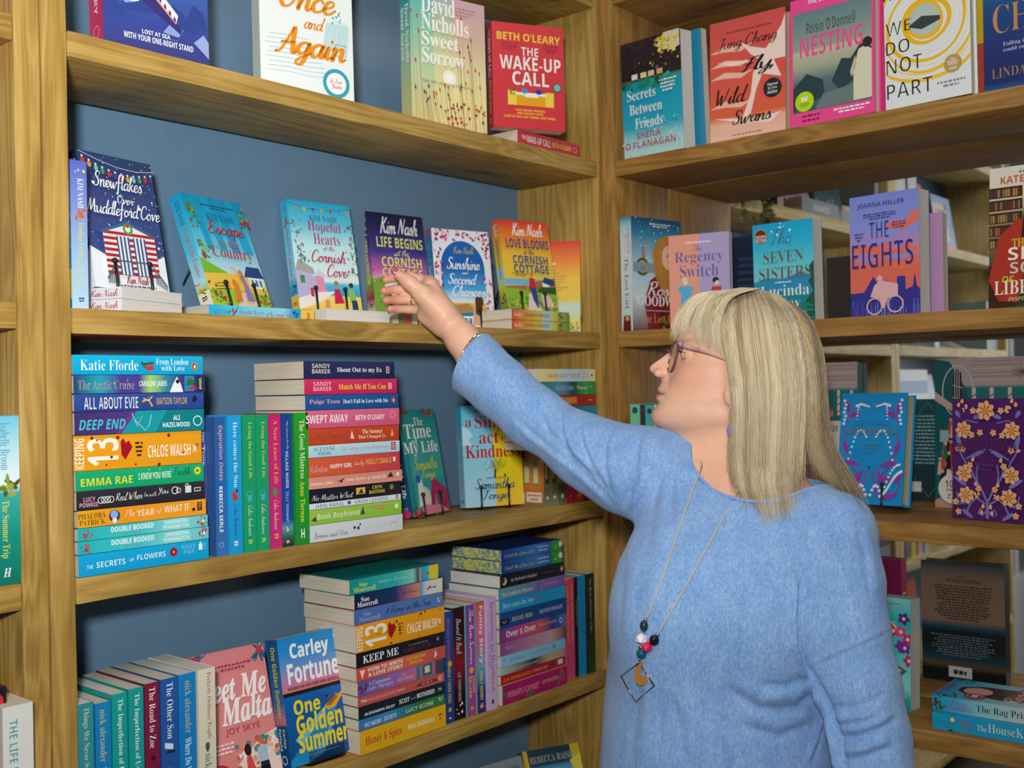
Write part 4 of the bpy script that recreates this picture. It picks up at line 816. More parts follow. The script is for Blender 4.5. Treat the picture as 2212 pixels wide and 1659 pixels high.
def fr_golden(a):
    sky_grad(a, [(0, '0c4a8c'), (.5, '1060a8'), (.55, '1468b0')]); a.g(0, .56, 1, 1, [(0, 'e87a54'), (.2, 'c080b0'), (.45, '6a94d0'), (.7, '2a8ed0'), (1, '1c86c8')]); a.r_(0, .54, 1, .57, '141c24')
    a.p([(0, .05), (.5, .3), (.72, .42), (.8, .38), (.5, .12), (.3, 0), (0, 0)], '1e8ac8'); a.p([(.1, .2), (.5, .36), (.74, .44), (.6, .36), (.2, .14)], '6ab8dc'); a.p([(.3, .02), (.6, .2), (.76, .4), (.66, .18), (.5, .04)], '4aa4d4')
    a.p([(.6, .4), (.66, .36), (.78, .38), (.98, .5), (.8, .46)], 'e8a81c'); a.p([(.62, .4), (.7, .39), (.84, .45), (.78, .46)], 'a86a1c'); a.l([(.72, .42), (.66, .47)], .016, '8a4a30'); a.e(.65, .475, .014, '3a2018'); a.e(.8, .47, .013, 'b86a40')
    a.t('Carley', .17, .79, .78, .95, 'f2f2ee', 'SB+14'); a.t('Fortune', .1, .63, .9, .79, 'f2f2ee', 'SB+14'); a.t('NUMBER ONE NEW YORK TIMES BESTSELLER', .08, .585, .92, .61, '1c2430', 'SB'); a.t('One', .13, .385, .54, .5, 'ecd624', 'SB+14'); a.t('Golden', .14, .23, .86, .385, 'ecd624', 'SB+14'); a.t('Summer', .14, .09, .92, .235, 'ecd624', 'SB+14'); a.d(.1, .05, .92, .07, 1, 'a8c8e0'); a.ring(.9, .94, .018, .005, 'f2f2ee')
def sp_golden(a): a.g(0, 0, 1, 1, [(0, '15548f'), (.5, '3a70b0'), (.62, 'c080a8'), (.66, 'e07a5c'), (.68, '16588f'), (1, '124a86')], False); a.t('One Golden Summer', .06, .34, .62, .74, 'ecd624', 'SB'); a.t('Carley', .7, .55, .85, .8, 'f2f2ee', 'SB'); a.t('Fortune', .7, .25, .87, .48, 'f2f2ee', 'SB'); a.ring(.94, .5, .2, .07, 'c8d8e8')
def fr_raisin(a):
    sky_grad(a, [(0, 'd0e4ec'), (.5, 'c8e2ee'), (.8, '4aa0cc'), (.84, '28485c'), (1, '284454')])
    a.p([(0, 0), (.1, .5), (.08, 1), (.0, 1)], 'd8b820'); a.p([(.04, 1), (.14, .6), (.22, .3), (.12, 0), (0, 0)], 'e0c83a'); a.p([(1, 0), (.86, .5), (.84, 1), (1, 1)], 'd8b820'); a.p([(.8, .84), (.9, .6), (.82, .2), (.95, 0), (1, 0), (1, .9)], 'e8d850')
    for x, y in ((.25, .62), (.2, .55), (.75, .72), (.82, .6), (.72, .66)): a.sprig(x, y, 12, .05, 'c03a5a', 'd05a70', .03, .012)
    a.t('REBECCA RAISIN', .1, .86, .9, .93, 'a8b0b0', 'RB'); a.t("Elodie's", .36, .58, .74, .7, '3a6a8a', 'SC+8')
def fr_raisin2(a):
    sky_grad(a, [(0, '1c5a9a'), (.7, '1c60a8'), (.8, '8a9aa8'), (1, '98a2aa')]); a.t('REBECCA RAISIN', .12, .84, .9, .92, '3a4a6a', 'RB'); a.dots(40, .1, .3, .95, .76, .03, ['2aa0c8', 'c8404a', 'e0c040', '7ac8e0'])
def fr_sweptbig(a):
    sky_grad(a, [(0, '3f3f7c'), (.2, '3a4a9a'), (.45, '4064ae'), (.7, '5a86c8'), (1, 'b87ab0')]); 
    for i in range(6): a.leaf(.5+.08*i, .5+.09*(i % 3), .22, .15, .012, 'c86a9a')
    for x, y in ((.0, .3), (.25, .36), (.65, .3), (.85, .33)): a.p([(x-.1, y-.12), (x, y+.04), (x+.1, y), (x+.25, y-.1)], '34478f')
    a.p([(.02, .4), (.12, .34), (.2, .28), (.3, .3), (.26, .34), (.2, .33), (.1, .38)], '8ca0d4'); a.p([(.2, .3), (.22, .33), (.3, .335), (.33, .31), (.28, .3)], 'eef2f6'); a.p([(.55, .16), (.62, .22), (.75, .2), (.7, .15)], '8ca0d4'); a.p([(.85, .14), (.95, .2), (1, .16), (1, .06)], '98a8d8')
    a.p([(.28, .5), (.3, .36), (.4, .3), (.72, .17), (.74, .2), (.7, .22)], '3c3478'); a.p([(.38, .42), (.42, .47), (.7, .28), (.68, .23)], 'e8e4ea'); a.l([(.38, .42), (.68, .23)], .012, 'e0a088')
    for i in range(6): a.p([(.43+i*.045, .43-i*.032), (.45+i*.045, .42-i*.032), (.45+i*.045, .395-i*.032), (.43+i*.045, .405-i*.032)], '3c3478')
    a.ring(.42, .37, .016, .01, 'e8a0b8', n=12); a.t('SWEPT', .1, .78, .9, .95, 'f2f0f0', 'SB'); a.t('AWAY', .12, .55, .8, .74, 'f2f0f0', 'SB'); a.t('LOST AT SEA . . .', .35, .125, .68, .15, 'f2f0f0', 'SB'); a.t('WITH YOUR ONE-NIGHT STAND', .18, .08, .84, .115, 'f2f0f0', 'SB')
def sp_sweptbig(a): a.g(0, 0, 1, 1, [(0, 'd44a7a'), (1, 'cc4072')]); a.t("BETH O'LEARY", .3, .36, .8, .62, 'f2e8ec', 'SB'); a.ring(.9, .5, .2, .05, 'e090b0')
def fr_once(a):
    sky_grad(a, [(0, 'e4eaea'), (1, 'e8ecea')]); 
    for i in range(9): y = .14+i*.028; a.l([(.05+.02*(i % 3), y), (.3, y+.006), (.5, y-.004), (.75-.03*i, y+.004)], .0025, '5ab0bc')
    a.p([(.66, .36), (.7, .48), (.82, .52), (.95, .5), (.98, .42), (.93, .3), (.75, .28)], 'd4e4e4')
    for i in range(12): a.l([(.68+i*.022, .32+.01*(i % 3)), (.72+i*.02, .49)], .003, '5ab0bc')
    a.sprig(.82, .54, 14, .05, '4aa8b8', None, .02); a.l([(.8, .36), (.92, .36), (.92, .29), (.8, .29), (.8, .36)], .004, '5ab0bc')
    a.t('Once', .2, .53, .82, .72, 'e89020', 'SC+26'); a.t('and', .46, .425, .70, .515, 'e89020', 'SC+18'); a.t('Again', .14, .19, .92, .43, 'e89020', 'SC+30')
    a.d(.2, .9, .8, .95, 1, '3aa0b0')
def st_years(a): a.e(.5, .5, .5, '36a0b0'); a.e(.5, .5, .37, 'eef0ee'); a.t('In Five', .26, .5, .72, .66, 'c02a50', 'SC+12'); a.t('Years', .3, .3, .7, .5, 'c02a50', 'SC+12')
def fr_sorrow(a):
    sky_grad(a, [(0, 'ead8a0'), (.25, 'f0e4a0'), (.45, 'e4dca8'), (.7, 'd8b8a0'), (1, 'd0a8b4')]); a.g(0, 0, .3, 1, [(0, 'd8c884'), (.4, 'c0d4a8'), (.75, '88c4ac'), (1, '5ab4b4')]); a.g(.3, .0, .55, 1, [(0, 'e8d894'), (.4, 'e0dca0'), (.75, 'b8c8a4'), (1, 'a0b8b8')]); a.e(.5, .38, .06, 'fdf8dc'); a.e(.5, .38, .03, 'ffffff')
    for i in range(46):
        x = a.r.uniform(.02, .98); hgt = a.r.uniform(.08, .3) if .2 < x < .65 else a.r.uniform(.1, .85); a.l([(x, 0), (x-.03, hgt*.5), (x-.05, hgt)], .0025, a.r.choice(['b09050', 'c8a060', '8a6a50'])); a.leaf(x-.05, hgt, .035 if hgt > .2 else .025, 1.7, .013, a.r.choice(['b03a30', 'c84a38', 'a8602c', '5a3a44']))
    for i in range(30): a.e(a.r.uniform(.45, 1), a.r.uniform(.02, .2), a.r.uniform(.006, .014), a.r.choice(['b04030', 'c86040', '9a4a2c']), n=7)
    a.t('David', .13, .84, .58, .98, 'f8f4ea', 'RB+6'); a.t('Nicholls', .13, .71, .76, .84, 'f8f4ea', 'RB+6'); a.t('Sweet', .13, .59, .62, .7, 'f8f4ea', 'RB+6'); a.t('Sorrow', .13, .46, .7, .58, 'f8f4ea', 'RB+6'); a.t('One life-changing summer', .13, .31, .76, .34, '8a7a5a', 'RB-14'); a.d(.58, .86, .92, .94, 3, 'b08a84', False, .4)
def sp_sorrow(a): a.g(0, 0, 1, 1, [(0, '2f9cb0'), (.3, '6ab8ac'), (.6, 'a8c8a0'), (1, 'd4c480')], False); a.t('David Nicholls', .1, .5, .54, .85, 'f4f4ea', 'RB+4'); a.t('Sweet Sorrow', .12, .1, .52, .42, 'f4f4ea', 'RB+4')
def fr_wake(a):
    sky_grad(a, [(0, 'd03c44'), (1, 'd44448')]); a.t("BETH O'LEARY", .07, .835, .95, .91, 'eed23c', 'SB'); a.t('THE', .4, .7, .64, .78, 'f0ece8', 'SB-8'); a.t('WAKE-UP', .1, .56, .95, .69, 'f0ece8', 'SB'); a.t('CALL', .27, .415, .78, .545, 'f0ece8', 'SB'); a.d(.12, .74, .36, .82, 4, 'a02a50'); a.d(.7, .74, .92, .82, 4, 'a02a50')
    a.p([(.2, .22), (.2, .34), (.84, .34), (.84, .22)], 'e8a420'); a.r_(.2, .22, .32, .36, 'ecd24a'); a.r_(.72, .22, .84, .36, 'ecd24a'); a.r_(.32, .32, .73, .345, 'f0f0f0'); a.e(.43, .36, .03, '2a9ad8', ry=.026); a.e(.63, .36, .035, '2a4a9a', ry=.026); a.sprig(.27, .35, 10, .03, '2a6a4a', None, .03); a.r_(.43, .3, .62, .325, 'f0ead8'); a.e(.89, .415, .045, '3a5a7a'); a.e(.89, .415, .035, '7ac0b0')
    a.t('TWO SWORN ENEMIES.', .3, .165, .72, .185, 'eed23c', 'SB'); a.t('ONE FAILING HOTEL.', .32, .135, .7, .155, 'eed23c', 'SB'); a.t('LOVE IS THE LAST THING THEY NEED...', .14, .1, .88, .122, 'eed23c', 'SB')
def sp_wake(a): a.g(0, 0, 1, 1, [(0, 'cc343e'), (1, 'd03c48')]); a.t('THE', .06, .38, .13, .66, 'f0ece8', 'SB-8'); a.t('WAKE-UP CALL', .14, .22, .52, .74, 'f0ece8', 'SB-4'); a.t("BETH O'LEARY", .545, .3, .87, .68, 'e8c83a', 'SB'); a.ring(.93, .5, .2, .06, 'e8a0a8', n=14)

G5 = 'face-out books on the top shelf of the long bay'
book('hardback with a narrowboat on violet waves and a pink spine, leftmost on the top shelf', G5, M_face(.763, 1.372, .479, -3, 1), .160, .240, .040, fr_sweptbig, sp_sweptbig, 'd44a7a', hard=True, seed=101)
book('white hardback with orange handwriting and a blue round badge', G5, M_face(1.043, 1.402, .479, -14, 1), .162, .262, .030, fr_once, 'cfe0dc', 'e4eaea', hard=True, seed=102, sticker=(.80, .115, .024, st_years))
book('hardback with tall grasses against a pastel sunset on the top shelf', G5, M_face(1.348, 1.378, .479, -12, .5), .163, .238, .034, fr_sorrow, sp_sorrow, 'd8c884', hard=True, seed=103)
book('red paperback with a yellow reception desk standing on a flat red copy', G5, M_face(1.560, 1.374, .507, -28, .5), .150, .203, .027, fr_wake, sp_wake, 'd03c44', seed=104)
for k in range(1):
    book('flat red paperback under the standing red one, spine to the front', G5, M_flat(1.800, 1.352, CZ+.4797), .129, .196, .0262, 'd03c44', sp_wake, 'd03c44', flat=True, seed=105)

G6 = 'face-out books on the second shelf of the long bay'
def sp_family(a): a.g(0, 0, 1, 1, [(0, '5a68c0'), (.3, '7a90d0'), (.7, 'a0c4e4'), (1, 'b4d4ea')], False); a.t('KIM NASH', .12, .42, .32, .78, 'eef0f6', 'RB-14'); a.t('Finding Family', .42, .35, .66, .78, 'd8d84a', 'RB-14'); a.t('at the Cornish Cove', .67, .32, .86, .78, 'd8d84a', 'SC+8'); a.sprig(.36, .55, 8, .4, 'd8602c', None, .35); mark_b(a, .92, .4, .955, .72, '2a5a9c'); a.dots(3, .06, .3, .08, .9, .1, ['5ac8e0', 'e8d840'])
def bk_family(a):
    sky_grad(a, [(0, '1a98c8'), (.06, '1a98c8'), (.07, 'd8c040'), (.26, 'dcc848'), (.27, '3a8ac0'), (.8, '3f74b8'), (.88, '4a5ab0'), (1, '4a58b0')])
    for i in range(5): a.p([(0, .35+i*.1), (1, .3+i*.1), (1, .34+i*.1), (0, .4+i*.1)], '5aa0d0' if i % 2 else '4a90c8')
    a.sprig(.85, .6, 12, .09, ['d8602c', 'e07a30', 'c84a28'], 'b83a28', .05, .012); a.dots(6, .5, .9, 1, .95, .012, ['e0387a', 'e8d840'])
book('blue upright paperback turned spine out at the left end of the shelf', G6, M_spine(.7265, 1.356, LEV[2], 4), .129, .194, .0235, '5a68c0', sp_family, bk_family, seed=110)
def sp_kim(a): a.g(0, 0, 1, 1, [(0, 'd9dcdf'), (1, 'dde0e3')]); a.t('Kim Nash', .73, .2, .965, .85, 'b8323a', 'SC+12')
def Mkim(zb):   # tail edge to the front right, spine to the front left
    c, q = math.cos(math.radians(20)), math.sin(math.radians(20))
    return M_cols((.7715, 1.3515, CZ+zb), (c, q, 0), (0, 0, -1), (-q, c, 0))
for k, (zb, lb) in enumerate(((.1203, 'lower white flat book with its tail edge to the front, left end of shelf'), (.1366, 'upper white flat book carrying the snowy beach hut book'))):
    book(lb, 'white flat books under the beach hut book', Mkim(zb), .128, .196, .0158, 'dde0e3', sp_kim, 'dde0e3', flat=True, seed=112+k, pages=PAGES_W)
book('dark blue paperback with a red striped beach hut in snow', G6, M_face(.757, 1.393, .1545, 11, 10.7), .131, .196, .020, fr_snow, sp_snow, '1c3a66', seed=114)
book('turquoise paperback with cottage, dog and dancing woman, tipped far back', G6, M_face(.990, 1.462, .146, 11.7, 20.6), .137, .196, .026, fr_escape, sp_escape, '1aa8d8', seed=115)
book('aqua paperback with bunting and a couple on the beach', G6, M_face(1.189, 1.500, .150, -6.7, 10.7), .130, .199, .024, fr_hopeful, sp_hopeful, '1cb0dc', seed=116)
book('purple paperback with yellow capitals behind the reaching fingers', G6, M_face(1.396, 1.535, .157, -6.9, 7.5), .133, .195, .025, fr_life, sp_life, '262a5e', seed=117)
book('blue paperback framed by a white arch with pink flowers', G6, M_face(1.494, 1.467, .124, -15.5, 6.3), .131, .197, .026, fr_sun, sp_sun, '1c62b0', seed=118)
book('orange paperback with a woman walking to a cottage, facing front', G6, M_face(1.645, 1.4186, .1605, -14, 10), .1255, .192, .025, fr_love, sp_love, 'e08a34', seed=119)
# the back cover of another copy, at the end of the shelf
book('orange paperback turned to its back cover against the shelf end', G6, M_face(1.766, 1.492, .121, -62, 5) @ Matrix.Translation((.129, .020, 0)) @ Matrix.Rotation(math.pi, 4, 'Z'), .129, .196, .020, 'e08a34', sp_love, bk_love, seed=120)
G7 = 'flat books under the face-out books of the second shelf'
book('aqua flat paperback with spine lettering under the tilted turquoise book', G7, M_flat(1.148, 1.412, CZ+.1203), .129, .200, .0205, '3cb8dc', sp_hopeful, '3cb8dc', flat=True, seed=121)
book('flat paperback showing only white page edges under the aqua book', G7, M_cols((1.165, 1.401, CZ+.1203+0), (1, 0, 0), (0, 0, -1), (0, 1, 0)), .142, .150, .0235, 'd8d4c8', 'd8d4c8', 'd8d4c8', flat=True, seed=122, pages=PAGES_W)
book('cream spined flat paperback half hidden below the hand', G7, M_flat(1.530, 1.452, CZ+.1203), .09, .155, .030, 'ddd0b0', lambda a: (a.g(0, 0, 1, 1, [(0, '6a8a3a'), (.2, 'b04a6a'), (.26, 'ddd0b0'), (1, 'ddd0b0')], False), mark_b(a, .3, .2, .4, .7, '5a5040')), 'ddd0b0', flat=True, seed=123)
for k, zb in enumerate((.1203, .1402)):
    book(('lower' if k == 0 else 'upper')+' orange flat paperback under the walking woman cover', G7, M_flat(1.772-.003*k, 1.366-.003*k, CZ+zb), .110, .180, .0195, 'e8963a', sp_love, 'e8963a', flat=True, seed=124+k)
for lb, x, y, z, yaw, lean, w in (('wire easel holding the snowy beach hut book', .757, 1.393, .1545, 11, 10.7, .131), ('wire easel holding the tilted turquoise book', .990, 1.462, .146, 11.7, 20.6, .137),
        ('wire easel holding the aqua seaside book', 1.189, 1.500, .150, -6.7, 10.7, .130), ('wire easel holding the purple book', 1.396, 1.535, .157, -6.9, 7.5, .133), ('wire easel holding the arch and flowers book', 1.494, 1.467, .124, -15.5, 6.3, .131), ('wire easel holding the orange front cover', 1.645, 1.4186, .1605, -14, 10, .1255)):
    easel(lb, x, y, z, yaw, lean, w, .196)

G8 = 'face-out paperbacks on the third shelf of the long bay'
book('teal paperback with a draped magenta figure, leaning beside the middle stack', G8, M_face(1.383, 1.430, -.224, 13, 10), .128, .198, .030, fr_time, sp_time, '1c3a66', seed=130)
book('half blue half yellow paperback with a small tree', G8, M_face(1.540, 1.448, -.223, -21.8, 4.3), .128, .198, .025, fr_single, sp_single, '58bcdc', seed=131)
easel('wire easel holding the teal book', 1.383, 1.430, -.224, 13, 10, .128, .198)
easel('wire easel holding the blue and yellow book', 1.540, 1.448, -.223, -21.8, 4.3, .128, .198)
G9 = 'face-out paperbacks on the fourth shelf of the long bay'
book('pink paperback with a couple on a sunny street', G9, M_face(.918, 1.386, -.579, -2.4, 13.5), .125, .198, .022, fr_malta, 'd87a74', 'd87a74', seed=132)
book('deep blue paperback with a yellow speedboat', G9, M_face(1.057, 1.375, -.578, -1.5, 9.9), .126, .198, .031, fr_golden, sp_golden, '15548f', seed=133)
# clear plastic stands under those two
ACRYL, _n, _l, _b = new_mat('clear_acrylic', .03, .5); _b.inputs['Transmission Weight'].default_value = 1; _b.inputs['IOR'].default_value = 1.12
for lb, x, y, z, yaw, lean, w in (('clear plastic stand under the pink paperback', .918, 1.386, -.579, -2.4, 13.5, .125), ('clear plastic stand under the speedboat paperback', 1.057, 1.375, -.578, -1.5, 9.9, .126)):
    root = empty('book_stand'); root.matrix_world = M_face(x, y, z-.0045, yaw, lean); tag(root, lb, 'book stand', 'clear plastic book stands')
    bm = bmesh.new(); bm_box(bm, .03, -.0085, .0005, .1, -.0065, .022); bm_obj('lip', bm, ACRYL, root)
    bm = bmesh.new(); bm_box(bm, .03, -.0085, .0005, .1, .036, .0028); bm_box(bm, .03, .034, .0028, .1, .036, .11); bm_obj('backrest', bm, ACRYL, root)
book('dark topped paperback with yellow curtains, low on the bottom shelf', 'face-out paperbacks on the lowest visible shelf', M_face(1.695, 1.405, -.930, -24, 24), .132, .198, .025, fr_raisin, '28485c', 'd8b820', seed=134)
book('blue paperback with a grey band at its head, low on the bottom shelf', 'face-out paperbacks on the lowest visible shelf', M_face(1.600, 1.415, -.933, -10, 24), .108, .197, .02, fr_raisin2, '3a5a7a', '1c5a9a', seed=135)
# ------------------------------------------------------------------ fourth shelf of the long bay
S4 = LEV[4]
def SP(bgs, *texts, ex=None):
    """plain spine: background stops along its length, then lines of lettering (text, x0, y0, x1, y1, colour, style)"""
    def f(a):
        n = len(bgs); a.g(0, 0, 1, 1, [(i/max(1, n-1), c) for i, c in enumerate(bgs)] if n > 1 else [(0, bgs[0]), (1, bgs[0])], False)
        for tx in texts: a.t(*tx)
        if ex: ex(a)
    return f
WH = 'eef0ee'
G10 = 'upright paperbacks at the left end of the fourth shelf'
nick = 'nick alexander'
for k, (x0, x1, y, h, art, fc, pg, lb) in enumerate([
 (.6985, .7205, .004, .190, SP(['2f8a94', '2a8690'], ('Things We Never Said', .03, .3, .5, .72, 'd8cfa0', 'RB-16'), (nick, .56, .35, .88, .65, 'd8cfa0', 'RB-16')), '2a8690', PAGES_W, 'teal spine nearest the left post on the fourth shelf'),
 (.7220, .7440, .003, .186, SP(['1480bc', '1478b4'], (nick, .05, .3, .42, .72, 'c8b878', 'RB-16'), ('Where Do We Go', .46, .3, .8, .7, WH, 'RB-16')), '1478b4', PAGES, 'blue spine with pale gold lettering, second from the left post'),
 (.7450, .7670, .002, .193, SP(['129a92', '12958e'], ('The Imperfection of Us', .04, .32, .56, .74, WH, 'RB-16'), (nick, .6, .36, .9, .66, WH, 'RB-16')), '12958e', PAGES_W, 'left one of two matching sea green spines'),
 (.7685, .7905, .001, .195, SP(['129a92', '12958e'], ('The Imperfection of Us', .04, .32, .56, .74, WH, 'RB-16'), (nick, .6, .36, .9, .66, WH, 'RB-16')), '12958e', PAGES, 'right one of two matching sea green spines'),
 (.7920, .8140, .001, .197, SP(['7c1c3c', '7a1a3a'], ('The Road to Zoe', .03, .32, .45, .74, WH, 'RB-16'), (nick, .6, .35, .92, .65, WH, 'RB-16'), ex=lambda a: a.e(.52, .55, .18, '3a1020', n=8)), '7a1a3a', PAGES, 'maroon spine on the fourth shelf'),
 (.8155, .8420, .000, .198, SP(['2458a0', '225098'], ('The Other Son', .03, .36, .42, .74, WH, 'RB-16'), (nick, .62, .35, .94, .65, WH, 'RB-16'), ex=lambda a: (a.p([(.44, .2), (.46, .7), (.5, .7), (.48, .2)], 'd0dce8'), a.r_(.5, .3, .52, .8, '1c2a44'))), '225098', PAGES, 'dark blue spine right of the maroon one'),
 (.8435, .8710, .000, .1985, SP(['147ec4', '1478ba'], (nick, .05, .36, .42, .74, 'c8b878', 'RB-16'), ('Where Do We Go', .45, .32, .78, .7, WH, 'RB-16')), '1478ba', PAGES_W, 'broad blue spine beside the cream one'),
 (.8725, .9010, -.003, .200, SP(['dcd8c0', 'd8d4b8'], ('Perfectly Ordinary People', .03, .45, .5, .75, 'b04040', 'RB-18'), (nick, .6, .35, .95, .75, '4a6a5a', 'RB-16'), ex=lambda a: a.leaf(.52, .5, .5, 0, .25, '4a5a4a')), 'dcd8c0', PAGES_W, 'cream spine with red lettering, last of the upright row before the pink cover')]):
    upright(lb, G10, x0, x1, YA+.002+y, S4, h, art, fc, seed=150+k, pages=pg)

def sp_sky(a): a.g(0, 0, 1, 1, [(0, '14908c'), (.5, '2ab0ac'), (.7, '7accc0'), (.76, '2a4a5a'), (.78, 'e0885a'), (.8, '26a0c0'), (.88, '3ab4cc'), (.9, 'dcc83a'), (1, 'e0cc30')], False); a.t('Sue', .1, .44, .19, .74, 'd8d840', 'RB'); a.t('Moorcroft', .04, .1, .28, .44, 'd8d840', 'RB'); a.t('Under a Summer Sky', .31, .35, .72, .72, 'b8e0dc', 'SC'); a.p([(.83, .3), (.86, .6), (.9, .45)], 'c84a3a')
def sp_suenavy(a): a.g(0, 0, 1, 1, [(0, '14264a'), (.45, '1c386c'), (.55, '8a5a78'), (.72, 'd88a70'), (.73, '5a90b8'), (.8, 'c8d0d8'), (1, 'dcdcc0')], False); a.t('Sue', .07, .46, .16, .78, 'eef0ee', 'RB'); a.t('Moorcroft', .03, .12, .25, .46, 'eef0ee', 'RB'); a.t('A Long Walk Home', .3, .28, .7, .64, '3a3450', 'SC'); a.p([(.8, .3), (.88, .5), (.84, .6)], 'c8303a'); a.r_(.88, .42, .92, .5, '2a2a30')
def sp_suehome(a): a.g(0, 0, 1, 1, [(0, '4a6eb0'), (1, '5a7cba')], False); a.t('Sue', .1, .5, .18, .8, 'b8a8c0', 'RB-10'); a.t('Moorcroft', .05, .14, .28, .48, 'b8a8c0', 'RB-10'); a.t('A Home in the Sun', .32, .28, .86, .8, '1c2a4a', 'SC+6'); a.d(.93, .3, .97, .7, 2, 'd8dce8')
G11 = 'paperbacks in the stack behind the speedboat cover'
def M3(*a_, **k): return SP(*a_, **k)
stack(G11, [
 (-.3008+.002, 1.160, 1.363, .006, sp_sky, '14908c', 'teal paperback with a yellow end, topmost behind the speedboat cover'),
 (-.3236, 1.168, 1.371, .004, sp_suenavy, '14264a', 'navy to peach paperback second from the top behind the speedboat cover'),
 (-.3486, 1.166, 1.370, .003, sp_suehome, 'c87a6a', 'periwinkle paperback with dark handwriting on its spine'),
 (-.3732, 1.168, 1.372, .002, sp_thirteen, 'e59a12', 'thick orange paperback with rose petals on the lower shelf'),
 (-.4182, 1.168, 1.371, .002, SP(['1a1a20', '22242a'], ('KEEP ME', .07, .22, .46, .74, WH, 'RB'), ('SARA CATE', .52, .22, .84, .5, '8a2a4a', 'RB-10'), ex=lambda a: (a.d(.53, .6, .84, .72, 1, '9a9aa0'), a.e(.92, .6, .14, 'a878b8', n=7))), '1c1c22', 'black paperback with white serif capitals under the thick orange one'),
 (-.4421, 1.168, 1.373, .002, SP(['d8503a', 'dc6a4a', 'c8544a'], ('HOW TO WRITE', .12, .54, .5, .84, WH, 'SB+8'), ('A LOVE STORY', .12, .16, .5, .46, WH, 'SB+8'), ('CATHERINE', .54, .56, .76, .8, 'ecc83a', 'SB-10'), ('WALSH', .58, .22, .72, .46, 'ecc83a', 'SB-10'), ex=lambda a: (a.p([(.03, .8), (.06, .1), (.09, .8)], 'f0d8d0'), a.p([(.86, .2), (.88, .85), (.9, .4)], 'f0e0d8'))), 'd8503a', 'coral paperback with blocky white capitals'),
 (-.4644, 1.170, 1.367, .002, SP(['5a5aa8', '8a6ab0', 'c06a9a', 'b85a88'], ('A Cinnamon', .12, .54, .36, .84, 'd8d0e4', 'RB-14'), ('Falls Mystery', .1, .16, .4, .46, 'd8d0e4', 'RB-14'), ('R. L.', .5, .56, .56, .76, 'e0c070', 'SB-14'), ('KILLMORE', .45, .26, .63, .48, 'e0c070', 'SB-14'), ex=lambda a: (a.r_(.67, 0, .71, 1, '3a7a80'), a.r_(.74, .1, .86, .95, '2f6a6a'), a.r_(.77, .3, .83, .8, 'e0d4b8'), a.sprig(.04, .5, 8, .4, '7a2a4a', None, .4), a.r_(.9, 0, 1, 1, '4a4a50'))), '8a6ab0', 'violet to rose paperback with a little shop front on its spine'),
 (-.4885, 1.170, 1.369, .002, SP(['c0524e', 'c85e58'], ('THE', .03, .34, .09, .64, WH, 'SB'), ('ENGLISH MOTHER', .1, .3, .42, .66, 'e0a8a0', 'SB-16'), ('WHO', .43, .34, .52, .64, 'e8c8c0', 'SB-16'), ex=lambda a: (a.p([(.64, .3), (.7, .6), (.9, .6), (.92, .3)], '5a3a34'), a.d(.7, .36, .88, .54, 1, 'd0b0a0'), a.ring(.95, .5, .22, .09, 'f0e8e0', n=12))), 'c0524e', 'dusty red paperback with a brown ribbon on its spine'),
 (-.5056, 1.170, 1.369, .001, SP(['16222c', '1c2a34'], ('ALEXANDRA KILEY', .06, .2, .4, .44, WH, 'SB'), ('SCOT', .45, .26, .57, .66, WH, 'SB'), ('and', .58, .36, .65, .6, 'c8d0d0', 'SC'), ('BOTHERED', .66, .3, .87, .7, WH, 'SB'), ('N', .92, .35, .955, .65, WH, '')), '16222c', 'blue black paperback with white capitals, third from the bottom behind the speedboat cover'),
 (-.5256, 1.170, 1.368, .001, SP(['3a78b8', '3a8ac0', '2a7a44', '2a8a3a'], ('NO MORE', .06, .2, .25, .6, WH, 'SI+8'), ('SECRETS', .27, .24, .42, .62, WH, 'SI+8'), ('LUCY SCORE', .53, .3, .86, .66, WH, ''), ex=lambda a: a.d(.92, .4, .98, .8, 3, 'd8e4dc')), '2a8a3a', 'blue to green paperback, second from the bottom behind the speedboat cover'),
 (-.5438, 1.171, 1.369, .000, SP(['e8b01a', 'eab41c'], ('Honey & Spice', .06, .24, .47, .7, 'c0402a', 'RB'), ('BOLU BABALOLA', .54, .4, .86, .62, 'f4ecd8', 'SB'), ex=lambda a: a.d(.9, .35, .96, .7, 2, 'c0402a')), 'd84a34', 'yellow paperback at the bottom of the stack behind the speedboat cover')], YA, S4, 170)
G12 = 'upright paperbacks between the two lower stacks'
